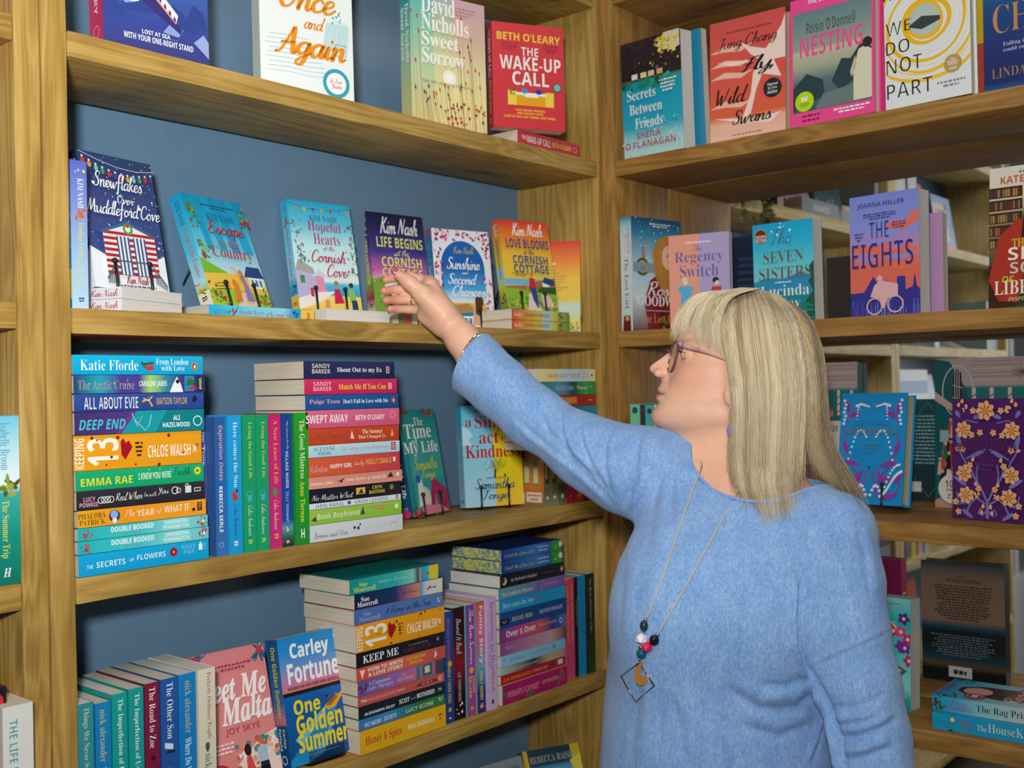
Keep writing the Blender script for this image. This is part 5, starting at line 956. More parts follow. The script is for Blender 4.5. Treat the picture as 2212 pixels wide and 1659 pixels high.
for k, (x0, x1, y, h, art, fc, lb) in enumerate([
 (1.3745, 1.3975, .002, .197, SP(['1c4a94', '1a4488'], ('MELISSA WIESNER', .06, .3, .44, .62, 'c84a6a', 'SB-14'), ('WISH I WERE HERE', .5, .3, .82, .66, 'e0b040', 'SB-10'), ex=lambda a: (a.e(.47, .55, .26, 'd8a830', n=8), a.e(.88, .5, .18, 'd8a830', n=7), a.d(.94, .3, .97, .7, 1, WH))), '1a4488', 'deep blue upright spine with a small yellow lamp'),
 (1.3985, 1.4290, .004, .200, SP(['2c141a', '3a1418', '8a1c24', '2a1216', '1c1014'], ('Bound It Back', .1, .3, .42, .74, WH, 'SC'), ('LIZ TOMFORDE', .58, .38, .84, .62, 'd0c8c4', 'SB-20'), ex=lambda a: a.dots(8, .86, .2, .96, .8, .08, ['e8e4e0', '7a2a2a'])), '2c141a', 'black and dark red upright spine with white brush lettering'),
 (1.4300, 1.4560, .002, .200, SP(['8a3c98', '9a48a0', 'a04a9a'], ('Slow Burn Summer', .04, .36, .54, .82, WH, 'SC+6'), ('JOSIE', .64, .56, .8, .84, 'ecc03a', 'SB'), ('SILVER', .64, .22, .84, .5, 'ecc03a', 'SB'), ex=lambda a: (a.r_(0, .9, 1, 1, '3ac0c8'), a.e(.59, .5, .22, 'e0b83a'), penguin(a, .93, .5, .2))), '3ac0c8', 'violet upright spine with a turquoise edge'),
 (1.4570, 1.4795, .001, .202, SP(['d0582c', 'd4709a', 'c868a0', '4ab0d0', '2a3a8a', '26306e'], ('Funny Story', .04, .26, .56, .78, 'f2ece8', 'SB+6'), ('EMILY HENRY', .63, .32, .89, .68, 'ecd03a', 'SB'), ex=lambda a: (a.r_(.575, 0, .59, 1, 'e08a3a'), penguin(a, .94, .5, .24))), 'd0582c', 'orange, pink and navy upright spine'),
 (1.4805, 1.5070, -.003, .206, SP(['c8b0dc', 'ccb4dc'], ('Instructions for Heartbreak', .04, .4, .85, .82, 'c8406a', 'RB-10'), ('Sarah Handyside', .3, .16, .62, .36, '6a5a8a', 'RB-20'), ex=lambda a: a.r_(.91, .4, .95, .62, '3a3448')), 'c8b0dc', 'lilac upright spine with a pink title')]):
    upright(lb, G12, x0, x1, YA+.004+y, S4, h, art, fc, seed=190+k, pages=PAGES_W)
G13 = 'paperbacks in the stack at the right end of the fourth shelf'
def sp_catch(a): a.g(0, 0, 1, 1, [(0, '1c3f86'), (.3, '2a60a8'), (.55, '3a78b8'), (.78, '2a5a9a'), (.83, '2a8a3a'), (1, '2f9a44')], False); a.t('Catch Me if You Can', .05, .2, .52, .56, 'd8cc4a', 'SC+8'); a.d(.55, .2, .8, .85, 2, 'a0b8d8'); a.fl(.97, .6, .3, 'ecd8dc'); a.p([(.86, .3), (.89, .6), (.88, .25)], 'd8d040')
stack(G13, [
 (-.2973, 1.538, 1.722, .012, sp_catch, '1c3f86', 'upper of two blue and green paperbacks with patterned yellow page edges', SPRAY),
 (-.3189, 1.538, 1.722, .012, sp_catch, '1c3f86', 'lower of two blue and green paperbacks with patterned yellow page edges', SPRAY),
 (-.3431, 1.524, 1.718, .004, SP(['1c1c22', '22222a'], ("my husband's daughter", .16, .3, .56, .68, 'c8c8cc', 'RB-16'), ex=lambda a: (a.e(.06, .5, .3, 'd8c8c0'), a.e(.04, .6, .26, '3a2a24'), penguin(a, .955, .55, .24, 'b8443a'), a.d(.62, .4, .86, .6, 1, '5a4a5a'))), '1c1c22', 'black paperback under the two with patterned edges', PAGES_W),
 (-.3666, 1.518, 1.716, .003, SP(['5aa0a4', '6a90a8', '7c6aa4', '7a5a98'], ('We Could be Heroes', .05, .24, .5, .58, 'dce4e8', 'RB-10'), ('MJ ROSLIN', .7, .34, .88, .6, 'b8a0c8', 'SB-16'), ex=lambda a: a.sprig(.58, .5, 6, .3, '3a4a5a', None, .3)), '6a90a8', 'grey teal to mauve paperback in the right hand stack', PAGES_W),
 (-.3876, 1.518, 1.716, .002, SP(['1c94cc', '1c9ad0'], ('Here comes the Sun', .05, .3, .5, .72, 'b8dcec', 'RB-14'), ('Celia Anderson', .62, .4, .88, .7, '4a80c0', 'SC'), ex=lambda a: a.p([(.53, .4), (.57, .8), (.59, .4)], 'c83a44')), '1c94cc', 'sky blue paperback with a red dress figure, lying in the right hand stack'),
 (-.4121, 1.517, 1.719, .001, SP(['1c4c92', '1a4688'], ('RACHEL REID', .18, .32, .47, .6, 'd8cc58', 'SB-14'), ('HEATED RIVALRY', .58, .36, .94, .62, 'c0cce0', 'SB-16'), ex=lambda a: (a.r_(.01, .2, .13, .6, '1a2030'), a.d(.03, .28, .11, .5, 2, 'b0a040'))), '1a4688', 'royal blue paperback in the middle of the right hand stack'),
 (-.4416, 1.517, 1.713, .002, SP(['7a3c84', 'a04a8a', 'c84a7a', 'c85a70', '3a3a90', '3a70b0'], ('Over & Over', .1, .3, .54, .76, 'eee4ec', 'SB'), ('Becky Hunter', .6, .4, .87, .68, 'd8b83a', 'SB-10'), ex=lambda a: a.ring(.94, .5, .18, .07, 'd8d8e8', n=12)), '7a3c84', 'magenta paperback with rounded white lettering in the right hand stack'),
 (-.4677, 1.517, 1.716, .001, SP(['8a4a8a', 'a86a9a', 'c08aa0', 'd0a0a8', '5a4048'], ('THE GUEST HOUSE', .28, .54, .72, .78, 'a07a98', 'SB-16'), ('BY THE SEA', .34, .24, .66, .48, 'a07a98', 'SB-16'), ex=lambda a: a.d(.06, .4, .2, .7, 2, 'c0a0c0')), 'a86a9a', 'dusky pink to plum paperback in the right hand stack'),
 (-.4916, 1.520, 1.713, .002, SP(['8ac4e2', '8ac0e0', '7ab8da'], ('All Change', .1, .24, .36, .64, '4a7aa0', 'SC'), ('Pippa Nixon', .46, .36, .72, .66, 'b04a70', 'SC'), ex=lambda a: (a.e(.045, .6, .14, 'd06a7a', n=7), a.e(.82, .5, .25, '8a9a7a', n=7))), '8ac4e2', 'light blue paperback in the right hand stack'),
 (-.5134, 1.520, 1.714, .003, SP(['a8c8b8', '8a8a8a', '3a3a44', 'c8a888', 'b88a80'], ex=lambda a: a.d(.05, .35, .66, .6, 1, 'd0c0b0')), 'a8c8b8', 'thin grey and tan paperback in the right hand stack'),
 (-.5284, 1.520, 1.713, .003, SP(['b01c20', 'b4242a'], ('EVE AINSWORTH', .04, .28, .46, .62, 'dc8a30', 'SB-4'), ('PIECES OF', .49, .34, .71, .64, 'e0a8a0', 'SB-16'), ex=lambda a: (a.r_(.76, .3, .84, .8, '5a4a4a'), a.r_(.88, .3, .96, .85, 'e0d0d0'))), 'b01c20', 'dark red paperback, second from the bottom of the right hand stack'),
 (-.5463, 1.520, 1.714, .000, SP(['a81a5c', 'b01c64'], ('PERHAPS I CANNOT', .08, .3, .55, .62, 'e490b0', 'SB-6'), ('AMY FOWLERSON', .6, .42, .86, .62, 'd8b060', 'SB-18'), ex=lambda a: (a.sprig(.93, .5, 12, .35, ['2a7a5a', 'c84a5a'], None, .3), a.sprig(.02, .5, 6, .3, '2a7a4a', None, .3), a.sprig(.42, .15, 5, .2, '2a7a4a', None, .3))), 'd8c0b0', 'magenta paperback with green leaves at the bottom of the right hand stack')], YA, S4, 200)
G14 = 'upright paperbacks at the right end of the fourth shelf'
for k, (x0, x1, y, h, art, fc, lb) in enumerate([
 (1.7235, 1.7345, .012, .200, SP(['c8484a', '3ab4b4', '5ac4c0', '3aa8a8', 'b83a44'], ex=lambda a: (a.sprig(.08, .5, 10, .35, ['c83040', '2a6a4a'], None, .3), a.sprig(.93, .5, 10, .35, ['c83040', '2a6a4a'], None, .3))), '3ab4b4', 'turquoise spine with red flowers, left in the row by the corner'),
 (1.7355, 1.7485, .010, .200, SP(['c84460', 'd0507a'], ('COME DANCE DAKO', .06, .34, .62, .68, 'd8b04a', 'SB-14'), ex=lambda a: a.d(.68, .4, .9, .6, 1, '7a2a40')), 'c84460', 'left one of two rose spines by the corner'),
 (1.7495, 1.7630, .010, .202, SP(['c84460', 'd0507a'], ('COME DANCE DAKO', .06, .34, .62, .68, 'd8b04a', 'SB-14'), ex=lambda a: a.d(.68, .4, .9, .6, 1, '7a2a40')), 'c84460', 'right one of two rose spines by the corner'),
 (1.7640, 1.7740, .009, .203, SP(['14181c', '1c2424'], ex=lambda a: a.d(.1, .35, .6, .65, 1, 'a0a090')), '14181c', 'narrow black spine between the rose and blue spines'),
 (1.7750, 1.7985, .008, .204, SP(['1a84b8', '1c8cc4'], ('TALL IN THE FLAT', .1, .35, .6, .65, '14608c', 'SB-14'), ex=lambda a: a.e(.68, .5, .1, 'c04a7a')), '1a84b8', 'bright blue spine second from the corner'),
 (1.7995, 1.8240, .004, .205, SP(['1c2420', '1a2a22', '2a4a30'], ('The Real Adventures of Her', .05, .36, .6, .62, 'a8a890', 'RB-16')), '1c2420', 'dark green black spine at the corner of the fourth shelf')]):
    upright(lb, G14, x0, x1, YA+.006+y, S4, h, art, fc, seed=220+k)
# right end of the third shelf, half behind the sleeve
G15 = 'paperbacks behind the reaching sleeve'
stack(G15, [
 (.0440, 1.648, 1.846, .012, SP(['e6dca8', 'e6d890', 'b8d8e4', 'b8d8e4', 'e0d8a0'], ('MAYBE NEXT TIME', .2, .3, .68, .62, 'dc6a4a', 'SB-14'), ('CESCA', .74, .54, .88, .8, 'e08a80', 'SB-14'), ('MAJOR', .74, .22, .88, .48, 'e08a80', 'SB-14'), ex=lambda a: (a.p([(.69, .2), (.71, .5), (.7, .85), (.725, .5)], '2a4a5a'), a.e(.94, .5, .12, '3a3a3a'))), 'e6dca8', 'pale yellow paperback on top of the stack behind the sleeve'),
 (.0181, 1.650, 1.846, .010, SP(['3a7a7a', '3a8a8a', '4a90b0', '2a4a40', '3aa040', '2f8a3a'], ('MAGICIAN', .3, .35, .6, .7, 'a0a8d8', 'SB-14'), ('Wilson', .66, .4, .82, .66, 'e0e0d8', 'RB-10'), ex=lambda a: a.dots(12, .05, .1, .98, .9, .1, ['b83a3a', '2a6a3a', '6ab0c0'])), '3a7a7a', 'green paperback, second in the stack behind the sleeve'),
 (-.0088, 1.650, 1.845, .010, SP(['a02a2a', 'a82c2c'], ('MIDSUMMER', .3, .2, .66, .8, 'e8b030', 'SB'), ex=lambda a: a.d(.85, .4, .95, .6, 1, 'e0b0a0')), 'a02a2a', 'red paperback with yellow capitals behind the sleeve'),
 (-.0314, 1.650, 1.848, .010, SP(['8a2434', '7a1c30', '2a7a8a', '2a8a98'], ex=lambda a: a.d(.5, .3, .66, .6, 1, 'd8a0a0')), '8a2434', 'dark red and teal paperback behind the sleeve'),
 (-.0539, 1.650, 1.848, .008, SP(['c86a5a', 'd0786a']), 'c86a5a', 'salmon paperback lowest of the stack behind the sleeve'),
 (-.0770, 1.628, 1.838, .004, SP(['d8b4a0', 'd8b0a0']), 'd8b4a0', 'pinkish paperback bridging the small upright books'),
 (-.0990, 1.628, 1.838, .004, SP(['1c1a1c', '1c1a1c']), '1c1a1c', 'black paperback lying on the small upright books')], YA, CZ-.1160, 240)
def sp_shop(a): a.g(0, 0, 1, 1, [(0, '7a5a2a'), (.3, '8a7a4a'), (.7, '5a5a3a'), (1, '8a8a6a')], False); a.r_(.1, .2, .6, .8, '4a4028'); a.r_(.2, .3, .5, .5, 'c8a83a'); a.e(.84, .5, .16, 'd8dcd8', n=8); a.r_(.52, .2, .58, .8, '3a3a30')
def bk_shop(a):
    a.g(0, 0, 1, 1, [(0, '7a6a44'), (.2, 'a86a30'), (.9, 'c8661c'), (1, 'b8601c')]); a.r_(.2, .3, .95, .9, 'c86a18'); 
    for i in range(3): a.r_(.26+i*.23, .38, .42+i*.23, .84, '6a7a6a'); a.r_(.28+i*.23, .42, .4+i*.23, .7, 'c8c080')
    a.r_(.1, .06, .5, .24, 'e8e8e4'); a.d(.13, .1, .4, .2, 1, '3a3a3a'); a.r_(.55, .08, .95, .26, 'd8c8b0'); a.d(.58, .1, .92, .24, 2, 'b05a6a')
G16 = 'small upright books behind the sleeve'
for k, (x0, x1, art, bk, lb) in enumerate(((1.668, 1.690, sp_shop, bk_shop, 'small picture spined book with an orange shop on its back cover, behind the sleeve'), (1.691, 1.713, sp_shop, '7a6a44', 'second small picture spine behind the sleeve'), (1.714, 1.740, SP(['c8a020', 'd8b420', '3a3a30', '6a7a4a'], ex=lambda a: a.e(.84, .5, .2, 'c0c8c0')), '6a7a4a', 'small yellow and black spine behind the sleeve'),
      (1.741, 1.768, SP(['b81c3c', 'c02044'], ex=lambda a: penguin(a, .86, .5, .16, 'c02044')), 'b81c3c', 'crimson small spine behind the sleeve'), (1.769, 1.797, SP(['d03a1c', 'cc3a20'], ex=lambda a: a.fl(.86, .5, .2, 'e0a090')), 'd03a1c', 'orange red small spine behind the sleeve'), (1.798, 1.824, SP(['8a1c30', '7a1a2a']), '8a1c30', 'wine red small spine behind the sleeve'))):
    book(lb, G16, M_spine(x1, YA+.012, S3), .10, .112, x1-x0-.0004, bk if isinstance(bk, str) else 'a86a30', art, bk, seed=250+k)

# ------------------------------------------------------------------ the neighbouring case at the left edge
def sp_trip(a): a.g(0, 0, 1, 1, [(0, '6ac0d8'), (.28, 'c8e4ec'), (.4, 'e0eef0'), (.46, '3aa8a0'), (.7, '149080'), (1, '0e7060')], False); a.t('Isabelle Broom', .04, .25, .32, .62, '4a9ab8', 'RB-18'); a.t('The Summer Trip', .5, .22, .84, .58, 'd8d84a', 'RB-16'); a.sprig(.42, .6, 18, .35, ['6a7a2a', '8a9a3a', '4a5a20'], 'a8a03a', .4, .1); a.t('H', .9, .3, .95, .62, WH, 'BI', rot=-1.5708)
upright('sea green spine with olive branch in the case at the left edge', 'books in the case at the left edge', .596, .6275, YA+.003, LEVL[3], .208, sp_trip, '1a9a90', seed=260)
upright('white spine with teal capitals at the lower left edge of the photo', 'books in the case at the left edge', .590, .6275, YA-.022, LEVL[4]-0, .212, SP(['d4d4cc', 'd8d8d0'], ('THE LIFE EXPERIMENT', .08, .22, .72, .48, '1c94ac', 'SB-14')), 'd4d4cc', seed=261)
zz = LEVL[4]-CZ
def sixs(a): a.g(0, 0, 1, 1, [(0, '16161a'), (1, '1c1c22')]); a.e(.93, .5, .3, 'c8242e'); a.t('6', .915, .32, .945, .68, WH, 'SB', rot=1.5708)
stack('books in the case at the left edge', [
 (zz+.232, .41, .6055, .0, sixs, '1a1a1e', 'top black paperback with a red round mark, lower left edge'),
 (zz+.198, .39, .588, .0, sixs, '1a1a1e', 'second black paperback with a red round mark, lower left edge'),
 (zz+.163, .386, .5842, .0, sixs, '1a1a1e', 'third black paperback with a red round mark, lower left edge'),
 (zz+.131, .386, .5845, .0, SP(['d05a44', 'd05a44'], ex=lambda a: a.d(.86, .3, .94, .7, 2, 'e09a8a')), 'd05a44', 'coral paperback under the black ones, lower left edge'),
 (zz+.068, .38, .5775, .0, SP(['e0dcd4', 'e0dcd4'], ex=lambda a: a.e(.95, .4, .3, 'a02a3a')), 'e0dcd4', 'white paperback at the bottom of the lower left stack')], YA, LEVL[4], 270)
# ------------------------------------------------------------------ books on the divider
def M_back(x, y, z, yaw, lean, w, t): return M_face(x, y, z, yaw, lean) @ Matrix.Translation((w, t, 0)) @ Matrix.Rotation(math.pi, 4, 'Z')
def fr_secfr(a):
    a.g(0, 0, 1, 1, [(0, 'b8dcd8'), (.12, 'a8dcdc'), (.25, '2aacc4'), (.5, '12a0c0'), (.64, '1a9a98'), (.66, '2a2428'), (.9, '33242c'), (1, '3a2a34')]); a.l([(0, .665), (1, .655)], .008, '7a5a50')
    a.dots(90, 0, .68, 1, 1, .012, ['2a1c20', '4a2a2a', '3a3a20', '5a3a30', '1a1a1a']); a.p([(.62, .9), (.75, 1), (1, 1), (1, .86), (.85, .84)], 'd8d0b0'); a.dots(26, .6, .84, 1, .96, .02, ['d8c020', 'e8d860', 'b8a020']); a.dots(10, .2, .72, 1, .85, .012, ['c8c020', '7a9020'])
    for x, c in ((.2, 'e8e4dc'), (.35, 'e8d8a0'), (.48, 'd8c8b0'), (.62, 'd8a860')): a.r_(x, .665, x+.1, .71, c)
    a.e(.63, .725, .018, '7a4a90'); a.dots(30, 0, .58, .9, .655, .02, ['1c8a60', '14503a', '2aa890']); a.dots(40, 0, 0, 1, .3, .01, ['c8e4e0', '8ad0d4'])
    a.t('Secrets', .12, .485, .6, .575, WH, 'RB-4'); a.t('Between', .15, .36, .7, .45, WH, 'RB-4'); a.t('Friends', .24, .235, .7, .325, WH, 'RB-4'); a.t('SHEILA', .26, .15, .66, .2, 'b8405a', 'SB-12'); a.t("O'FLANAGAN", .06, .07, .9, .125, 'b8405a', 'SB-12'); a.d(.66, .5, .95, .62, 4, WH)
def fr_fly(a):
    a.g(0, 0, 1, 1, [(0, 'ecc0aa'), (.14, 'e8b09a'), (.2, 'dc6244'), (.6, 'd85648'), (1, 'd05450')])
    for y0 in (.1, .28, .52, .62, .74): a.p([(0, y0), (.2, y0+.05), (.45, y0+.02), (.6, y0+.04), (.42, y0-.02), (.2, y0)], 'ecb8a4')
    a.p([(.4, .8), (.55, .74), (.75, .7), (.95, .86), (1, .95), (1, .6), (.85, .6), (.95, .45), (.7, .5), (.62, .38), (.55, .2), (.42, .14), (.55, .36), (.58, .52), (.66, .62), (.55, .68)], 'f0d8cc'); a.p([(.1, .66), (.4, .64), (.6, .62), (.3, .61)], 'f0d8cc'); a.p([(.05, .2), (.3, .18), (.6, .14), (.95, .17), (.8, .1), (.5, .12)], 'f0d8cc')
    a.d(.14, .88, .9, .91, 1, '8a3a38'); a.t('Jung Chang', .1, .73, .9, .86, '2a2024', 'SC+6'); a.t('Fly,', .42, .5, .85, .66, '2a2024', 'SC+16'); a.t('Wild', .08, .3, .52, .44, '2a2024', 'SC+16'); a.t('Swans', .3, .12, .82, .24, '2a2024', 'SC+16'); a.d(.2, .03, .8, .055, 1, 'b07a6a')
def st_signed(a): a.e(.5, .5, .5, '26282c', n=30); a.t('Signed', .22, .58, .78, .76, 'd8d8d8', 'SB'); a.t('by the', .26, .4, .74, .56, 'd8d8d8', 'SB'); a.t('Author', .22, .2, .78, .38, 'd8d8d8', 'SB')
def fr_nest(a):
    a.g(0, 0, 1, 1, [(0, 'ee4c94'), (1, 'ee4c94')]); a.g(.03, .105, .97, .885, [(0, '3c5a62'), (.3, '5a7478'), (.45, 'a8aa92'), (.6, 'c0bc9c'), (.62, '98a08c'), (.8, '7c9490'), (1, '64848a')])
    a.p([(.03, .3), (.2, .4), (.4, .33), (.42, .2), (.03, .12)], '2c424a'); a.p([(.5, .3), (.62, .46), (.78, .44), (.84, .3), (.6, .22)], '2c424a'); a.p([(.3, .11), (.4, .22), (.8, .25), (.97, .11)], '6a7c78'); a.p([(.7, .42), (.85, .55), (.97, .5), (.97, .3)], '2a3c44')
    a.p([(.76, .12), (.76, .36), (.82, .5), (.9, .52), (.97, .48), (.97, .12)], 'd8d4b8'); a.e(.92, .54, .04, '2a2a2c'); a.p([(.74, .3), (.8, .38), (.78, .46), (.72, .34)], 'c8b8a0')
    a.t('Roisin O\'Donnell', .2, .71, .78, .8, '22262a', 'SB-30'); a.t('NESTING', .12, .53, .87, .69, 'ee4c94', 'SB-10'); a.d(.1, .02, .4, .09, 2, '8a2050'); a.d(.52, .04, .95, .09, 2, WH); a.t('THE SUNDAY TIMES', .22, .94, .8, .97, WH, 'SB')
def st_green(a): a.e(.5, .5, .5, 'b8dc14', n=30); a.t('W', .3, .5, .7, .76, WH, 'SB+14'); a.d(.2, .24, .8, .46, 3, '5a8a1a')
def fr_part(a):
    a.g(0, 0, 1, 1, [(0, 'dfe5e6'), (1, 'e2e8ea')])
    for rr, w_, c in ((.47, .026, 'eec02a'), (.41, .01, 'f0cc5a'), (.375, .02, 'eec02a'), (.33, .006, 'ecd890'), (.3, .024, 'eebc1e'), (.25, .004, 'e8d898'), (.17, .03, 'f0b81c'), (.44, .004, 'ecd890'), (.22, .003, 'e8d898')): a.ring(.5, .62, rr, w_, c, 40, .035)
    a.e(.48, .63, .13, 'b8c4c0'); a.p([(.28, .6), (.45, .66), (.68, .63), (.66, .6), (.45, .56)], '3a4444'); a.ring(.48, .63, .135, .028, 'f0b81c', 36, .03)
    a.t('KANG', .0, .84, .52, .95, '1c1e20', 'SB-34'); a.t('WE', .02, .56, .32, .68, '1c1e20', 'SB-34'); a.t('DO', .02, .42, .3, .52, '1c1e20', 'SB-34'); a.t('NOT', .02, .27, .44, .38, '1c1e20', 'SB-34'); a.t('PART', .02, .08, .56, .2, '1c1e20', 'SB-34'); a.d(.6, .08, .95, .14, 2, '8a8c8c')
def st_prize(a): a.e(.5, .5, .5, 'b89a5a', n=30); a.t('THE', .36, .68, .64, .8, 'eee8d8', 'SB'); a.t('NOBEL', .2, .54, .8, .66, 'eee8d8', 'SB'); a.t('PRIZE', .26, .4, .74, .52, 'eee8d8', 'SB'); a.t('2024', .28, .16, .72, .3, 'eee8d8', 'SB')
def fr_sea(a):
    a.g(0, 0, 1, 1, [(0, '1c5a9c'), (.06, '202c66'), (.3, '26306e'), (.6, '1c4a86'), (.85, '12809a'), (1, '2a9aa0')]); a.t('THE SEA', .2, .66, .98, .86, 'c08a4a', 'RB-16'); a.t('CHILD', .1, .4, .96, .6, 'c08a4a', 'RB-16'); a.t('Falling in love with a smuggler', .2, .3, .98, .335, 'c8d0dc', 'RB-14'); a.t('could cost her everything', .2, .26, .85, .295, 'c8d0dc', 'RB-14'); a.t('LINDA WILGUS', .08, .09, .9, .16, '9a7a52', 'RB-18')
H1 = 'face-out books on the top shelf of the divider'
book('paperback with turquoise water under dark trees, next to the corner post', H1, M_face(1.868, 1.286, .4765, -97, -3.5, -1.5), .156, .232, .036, fr_secfr, '1a9a98', '1a9a98', seed=300, pages=PAGES_W)
book('second copy showing only a pink and blue edge behind the turquoise water paperback', H1, M_face(1.913, 1.276, .4765, -97, -2.5), .170, .236, .018, '2a8ab0', 'c03070', 'c03070', seed=301)
book('salmon red hardback with pale swans and black brush lettering', H1, M_face(1.874, 1.087, .4765, -87, 2.1), .156, .236, .030, fr_fly, '2a2024', 'd85648', hard=True, seed=302, sticker=(.835, .37, .0185, st_signed))
book('pink bordered hardback with a woman on rocky shore', H1, M_face(1.868, .914, .4765, -91.9, 2), .161, .236, .028, fr_nest, 'c83a78', 'ee4c94', hard=True, seed=303, sticker=(.175, .185, .0185, st_green))
book('pink edged copy behind the rocky shore hardback', H1, M_face(1.899, .905, .4765, -92, 1), .162, .234, .020, 'c83a78', 'c83a78', 'a03060', seed=304)
book('white hardback with yellow tree rings and black capitals', H1, M_face(1.868, .735, .4765, -93.8, 0), .148, .224, .028, fr_part, 'd8dcdc', 'dfe5e6', hard=True, seed=305, sticker=(.80, .25, .0150, st_prize))
book('yellow paperback with a red panel, partly hidden between white and navy covers', H1, M_face(1.925, .660, .4765, -92, 1), .11, .178, .022, lambda a: (a.g(0, 0, 1, 1, [(0, 'd0a81c'), (1, 'd8b424')]), a.r_(.0, 0, .7, .55, 'b84a3a'), a.p([(.3, .6), (.6, .7), (.5, .62)], '5a6a8a')), 'c8a01c', 'd0a81c', seed=306)
book('navy blue book with large gold capitals at the right edge of the photo', H1, M_face(1.880, .574, .4765, -91, 1), .153, .236, .030, fr_sea, '1c3a76', '26306e', seed=307)

def fr_lost(a):
    a.g(0, 0, 1, 1, [(0, '6a4a4a'), (.3, 'c8dce0'), (.6, 'a8c8d4'), (.85, '3a8ab0'), (1, '1c4a72')]); a.r_(.2, .6, .26, .74, '8a8a88'); a.dots(60, 0, .4, 1, 1, .006, ['eef4f6']); a.r_(.02, .52, .5, .6, '8a98a0'); a.p([(.3, .0), (.22, .26), (.35, .45), (.55, .52), (1, .5), (1, 0)], '7a1c2a')
    a.p([(.45, .48), (.4, .7), (.52, .82), (.7, .86), (.9, .8), (.98, .6), (.95, .3), (.8, .4), (.7, .3), (.55, .38)], 'b8843a'); a.e(.72, .66, .085, 'e8c4a8', ry=.11); a.p([(.5, .6), (.55, .8), (.7, .83), (.6, .72), (.58, .45)], 'c08a40'); a.e(.79, .58, .014, 'b05050'); a.e(.7, .675, .01, '4a3428'); a.e(.82, .675, .01, '4a3428')
    a.dots(26, .55, .02, 1, .16, .03, ['7a5a20', '5a1820', '3a2418', '8a7a30']); a.t('Rosie', .28, .31, .92, .44, 'ece8e6', 'SC+10'); a.t('GOODWIN', .08, .22, .99, .31, 'ece8e6', 'RB+4'); a.d(.1, .17, .9, .19, 1, 'c8a8a8'); a.t('The Lost Girl', .14, .07, .9, .15, 'c89040', 'RB-10'); a.d(.3, .92, .8, .96, 2, 'e4ecee')
def st_gold(a): a.e(.5, .5, .5, '2a5a2a', n=28); a.e(.5, .5, .37, 'c8a81c'); a.d(.28, .3, .72, .7, 4, '6a7a1c')
def sp_lost(a): a.g(0, 0, 1, 1, [(0, '3a8ab0'), (.08, 'a8d0dc'), (.2, 'd4dee2'), (1, 'c8dce4')], False); a.t('Rosie', .14, .3, .3, .6, 'b89aa8', 'SC'); a.t('GOODWIN', .1, .55, .33, .9, 'a88a98', 'RB-14'); a.t('The Lost Girl', .36, .34, .8, .7, '5a6468', 'RB-18'); a.p([(.87, .2), (.86, .5), (.87, .8), (1, .85), (1, .1)], '6a1c26'); a.e(.89, .52, .18, 'c8a070')
def fr_regency(a):
    a.g(0, 0, 1, 1, [(0, 'e8a088'), (1, 'e8a088')]); a.r_(.5, 0, 1, 1, 'b0a4d0'); a.d(.2, .9, .78, .93, 1, WH); a.t('The', .39, .82, .56, .89, '5a4a9a', 'SC'); a.t('Regency', .1, .68, .9, .82, '6a5aaa', 'RB-12'); a.t('Switch', .18, .55, .82, .68, '6a5aaa', 'RB-12')
    a.p([(.17, .1), (.2, .4), (.36, .4), (.38, .1)], '5ab0dc'); a.p([(.14, .42), (.17, .46), (.38, .46), (.4, .41), (.34, .37), (.2, .37)], '5ab0dc'); a.e(.27, .5, .028, 'f0d8c8'); a.e(.26, .525, .03, 'd8dcb8'); a.p([(.7, .3), (.7, .44), (.86, .44), (.87, .3)], 'c8344c'); a.e(.78, .485, .03, 'f0d4c4'); a.e(.77, .505, .034, '2a2028'); a.e(.79, .478, .022, 'f0d4c4')
def fr_seven(a):
    a.g(0, 0, 1, 1, [(0, '2a7a6a'), (.25, '14889a'), (.4, '1c94b8'), (.44, '7accd4'), (.6, '5accd8'), (.8, '2ab8dc'), (1, '10a8d4')]); a.p([(0, .42), (.2, .46), (.5, .44), (.8, .5), (1, .44), (1, .3), (0, .34)], '2a90bc'); a.p([(1, .6), (.92, .54), (.96, .44), (.9, .4), (.98, .3), (.85, .2), (.9, 0), (1, 0)], '1c5a4a')
    for i in range(40): a.leaf(a.r.uniform(.1, .9), a.r.uniform(0, .2), .1, a.r.uniform(-.2, .3), .012, a.r.choice(['2a9a7a', '1c7a6a', '3aaa9a', '147a8a']))
    a.t('The', .3, .78, .66, .94, '4a7a8a', 'SC'); a.t('SEVEN', .18, .6, .84, .72, '7a5240', 'RB-22'); a.t('SISTERS', .1, .44, .96, .56, '7a5240', 'RB-22'); a.d(.2, .395, .8, .42, 1, WH); a.t('Lucinda', .12, .27, .92, .38, 'eef2ec', 'RB-16'); a.t('Riley', .25, .13, .78, .25, 'd8e4e0', 'RB-16'); a.dots(9, .3, .8, .65, .99, .01, ['e8f8fa']); a.e(.145, .88, .075, '6a3018'); a.ring(.145, .88, .068, .006, 'd8b898'); a.t('SEVEN', .06, .86, .23, .89, 'f0e0d0', 'SB'); a.t('SISTERS', .05, .825, .24, .855, 'f0e0d0', 'SB')
